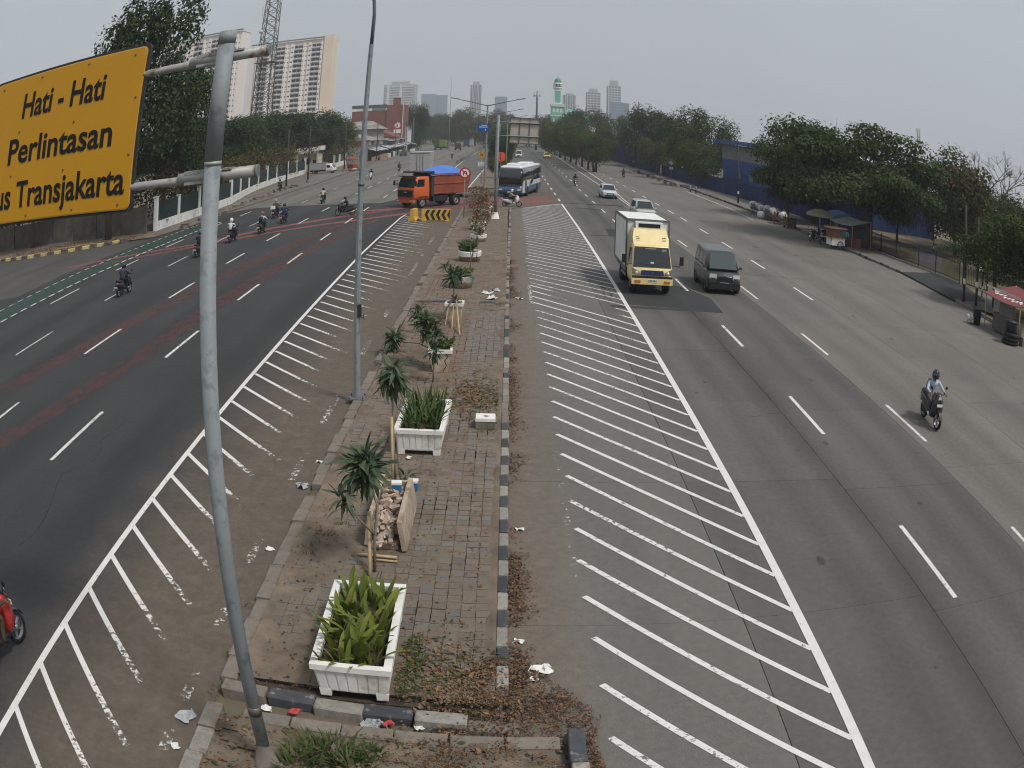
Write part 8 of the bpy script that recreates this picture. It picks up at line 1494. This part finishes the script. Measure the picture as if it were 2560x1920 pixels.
# weeds and grass tufts
def grass(lab, spots, n_, h, m, seed, spread=.25, w=.012):
    rr = random.Random(seed); b = MB()
    for (x, y, z, sc) in spots:
        for i in range(n_):
            a = rr.uniform(0, 6.28); q = spread * sc * math.sqrt(rr.random()); p = Vector((x + q * math.cos(a), y + q * math.sin(a), z)); d = Vector((math.cos(a) * rr.uniform(.2, 1.1), math.sin(a) * rr.uniform(.2, 1.1), 1)).normalized(); L = h * sc * rr.uniform(.5, 1.2); s = Vector((-math.sin(a), math.cos(a), 0)) * w * rr.uniform(.6, 1.3); m1 = p + d * L * .6; e = p + d * L + Vector((d.x, d.y, -.4)) * L * .35
            b.add([p - s, p + s, m1 + s * .8, m1 - s * .8, e], [(0, 1, 2, 3), (3, 2, 4)], rr.randrange(len(m)))
    return b.build('grass', m, None, fix=False, label=lab, cat='grass', kind='stuff')
grass('tuft of long green grass at the foot of the leaning pole', [(-2.2, 7.75, .07, 1.0), (-1.95, 7.9, .07, 1.0), (-1.7, 7.6, .07, .9), (-2.35, 7.4, .07, 1.0), (-1.5, 7.9, .07, .6)], 70, .3, ['grass_leaf', 'strap_dark'], 1, .28, .016)
grass('low dark weeds beside the nearest planter', [(-1.15 + .12 * nz(i, 0, .9), 9.3 + i * .07, KZ, .5) for i in range(22)] + [(-.3, 7.6, .07, .6), (-.15, 7.5, .07, .5)], 40, .1, ['strap_dark', 'grass_leaf'], 2, .3, .012)
grass('thin green weeds on the left of the paving', [(-3.2, 14.2, KZ, .8), (-3.0, 14.0, KZ, .7), (-3.3, 13.5, KZ, .7), (-2.8, 14.6, KZ, .5), (-1.8, 16.5, KZ, .5), (-.3, 20.1, KZ, .7), (-.75, 20.9, KZ, .6), (-3.75, 9.9, .02, .6), (-3.8, 11.5, .02, .5), (-3.75, 8.9, .02, .6), (-.4, 22.0, KZ, .8)], 34, .12, ['grass_leaf'], 3, .3, .008)
P = [(rr.uniform(-3.6, .6), rr.uniform(5, 8.3), .09 + rr.uniform(0, .03)) for i in range(2200)] + [(rr.gauss(-.55, .35), rr.gauss(9.9, .5), KZ + rr.uniform(0, .03)) for i in range(1200)]
leaf_litter('dry_grass', P, 'dry straw-coloured grass covering the near bed', ['dry_leaf', 'grass_leaf', 'soil_dry'], .06, 5)
# rubble and timber on the left verge
rr = random.Random(9)
b = MB()
for i in range(260): b.box((rr.uniform(-44, -29), 0, 0), (.01, .01, .01)) if False else None
P = [(-44 + 14 * rr.random(), rr.uniform(61.0, 66), .06 + rr.random() * .05) for i in range(1800)]
leaf_litter('verge_debris', P, 'dry leaves and debris on the reddish verge behind the yellow and brown kerb', ['dry_leaf_red', 'dry_leaf', 'soil_dark'], .16, 6)
for i, (x, y, L, a, lab) in enumerate(((-36.5, 62.2, 3.0, .25, 'pale plank lying on the left verge'), (-39.5, 60.3, 1.2, .9, 'broken pale board lying on the left verge'), (-34.8, 62.8, 2.2, .1, 'second plank nearer the big trunk on the left verge'))): b = MB(); b.box((0, 0, .05), (L, .14, .06)); b.build('plank', 'wood_pale', None, (x, y, .05), a, label=lab, cat='plank')
for k in range(26):
    f = k / 26; x, y = -27.6 + rr.uniform(-.6, .6) - max(0, (f - .5)) * 3, 69 + f * 52; o = obj('rubble_stone', BR[k % 5], verge, (x, y, .12)); s = rr.uniform(3, 6); o.scale = (s, s, s * .8); o.rotation_euler = (0, 0, rr.uniform(0, 6)); slot(o, 0, 'kerb_concrete')
# air
hz = MB(); hz.bbox(-1400, 1400, -150, 2400, -1.2, 135); ho = hz.mesh('haze', [], fix=True); hm = bpy.data.materials.new('haze'); hm.use_nodes = True; n, l = hm.node_tree.nodes, hm.node_tree.links; n.remove(n['Principled BSDF']); pv_ = n.new('ShaderNodeVolumePrincipled'); pv_.inputs['Density'].default_value = 0.00036; pv_.inputs['Color'].default_value = (0.92, 0.95, 1.0, 1); pv_.inputs['Anisotropy'].default_value = 0.0; l.new(pv_.outputs[0], n['Material Output'].inputs['Volume']); ho.materials.append(hm)
obj('haze', ho, None, label='thin grey morning haze over the whole place', cat='haze', kind='stuff')
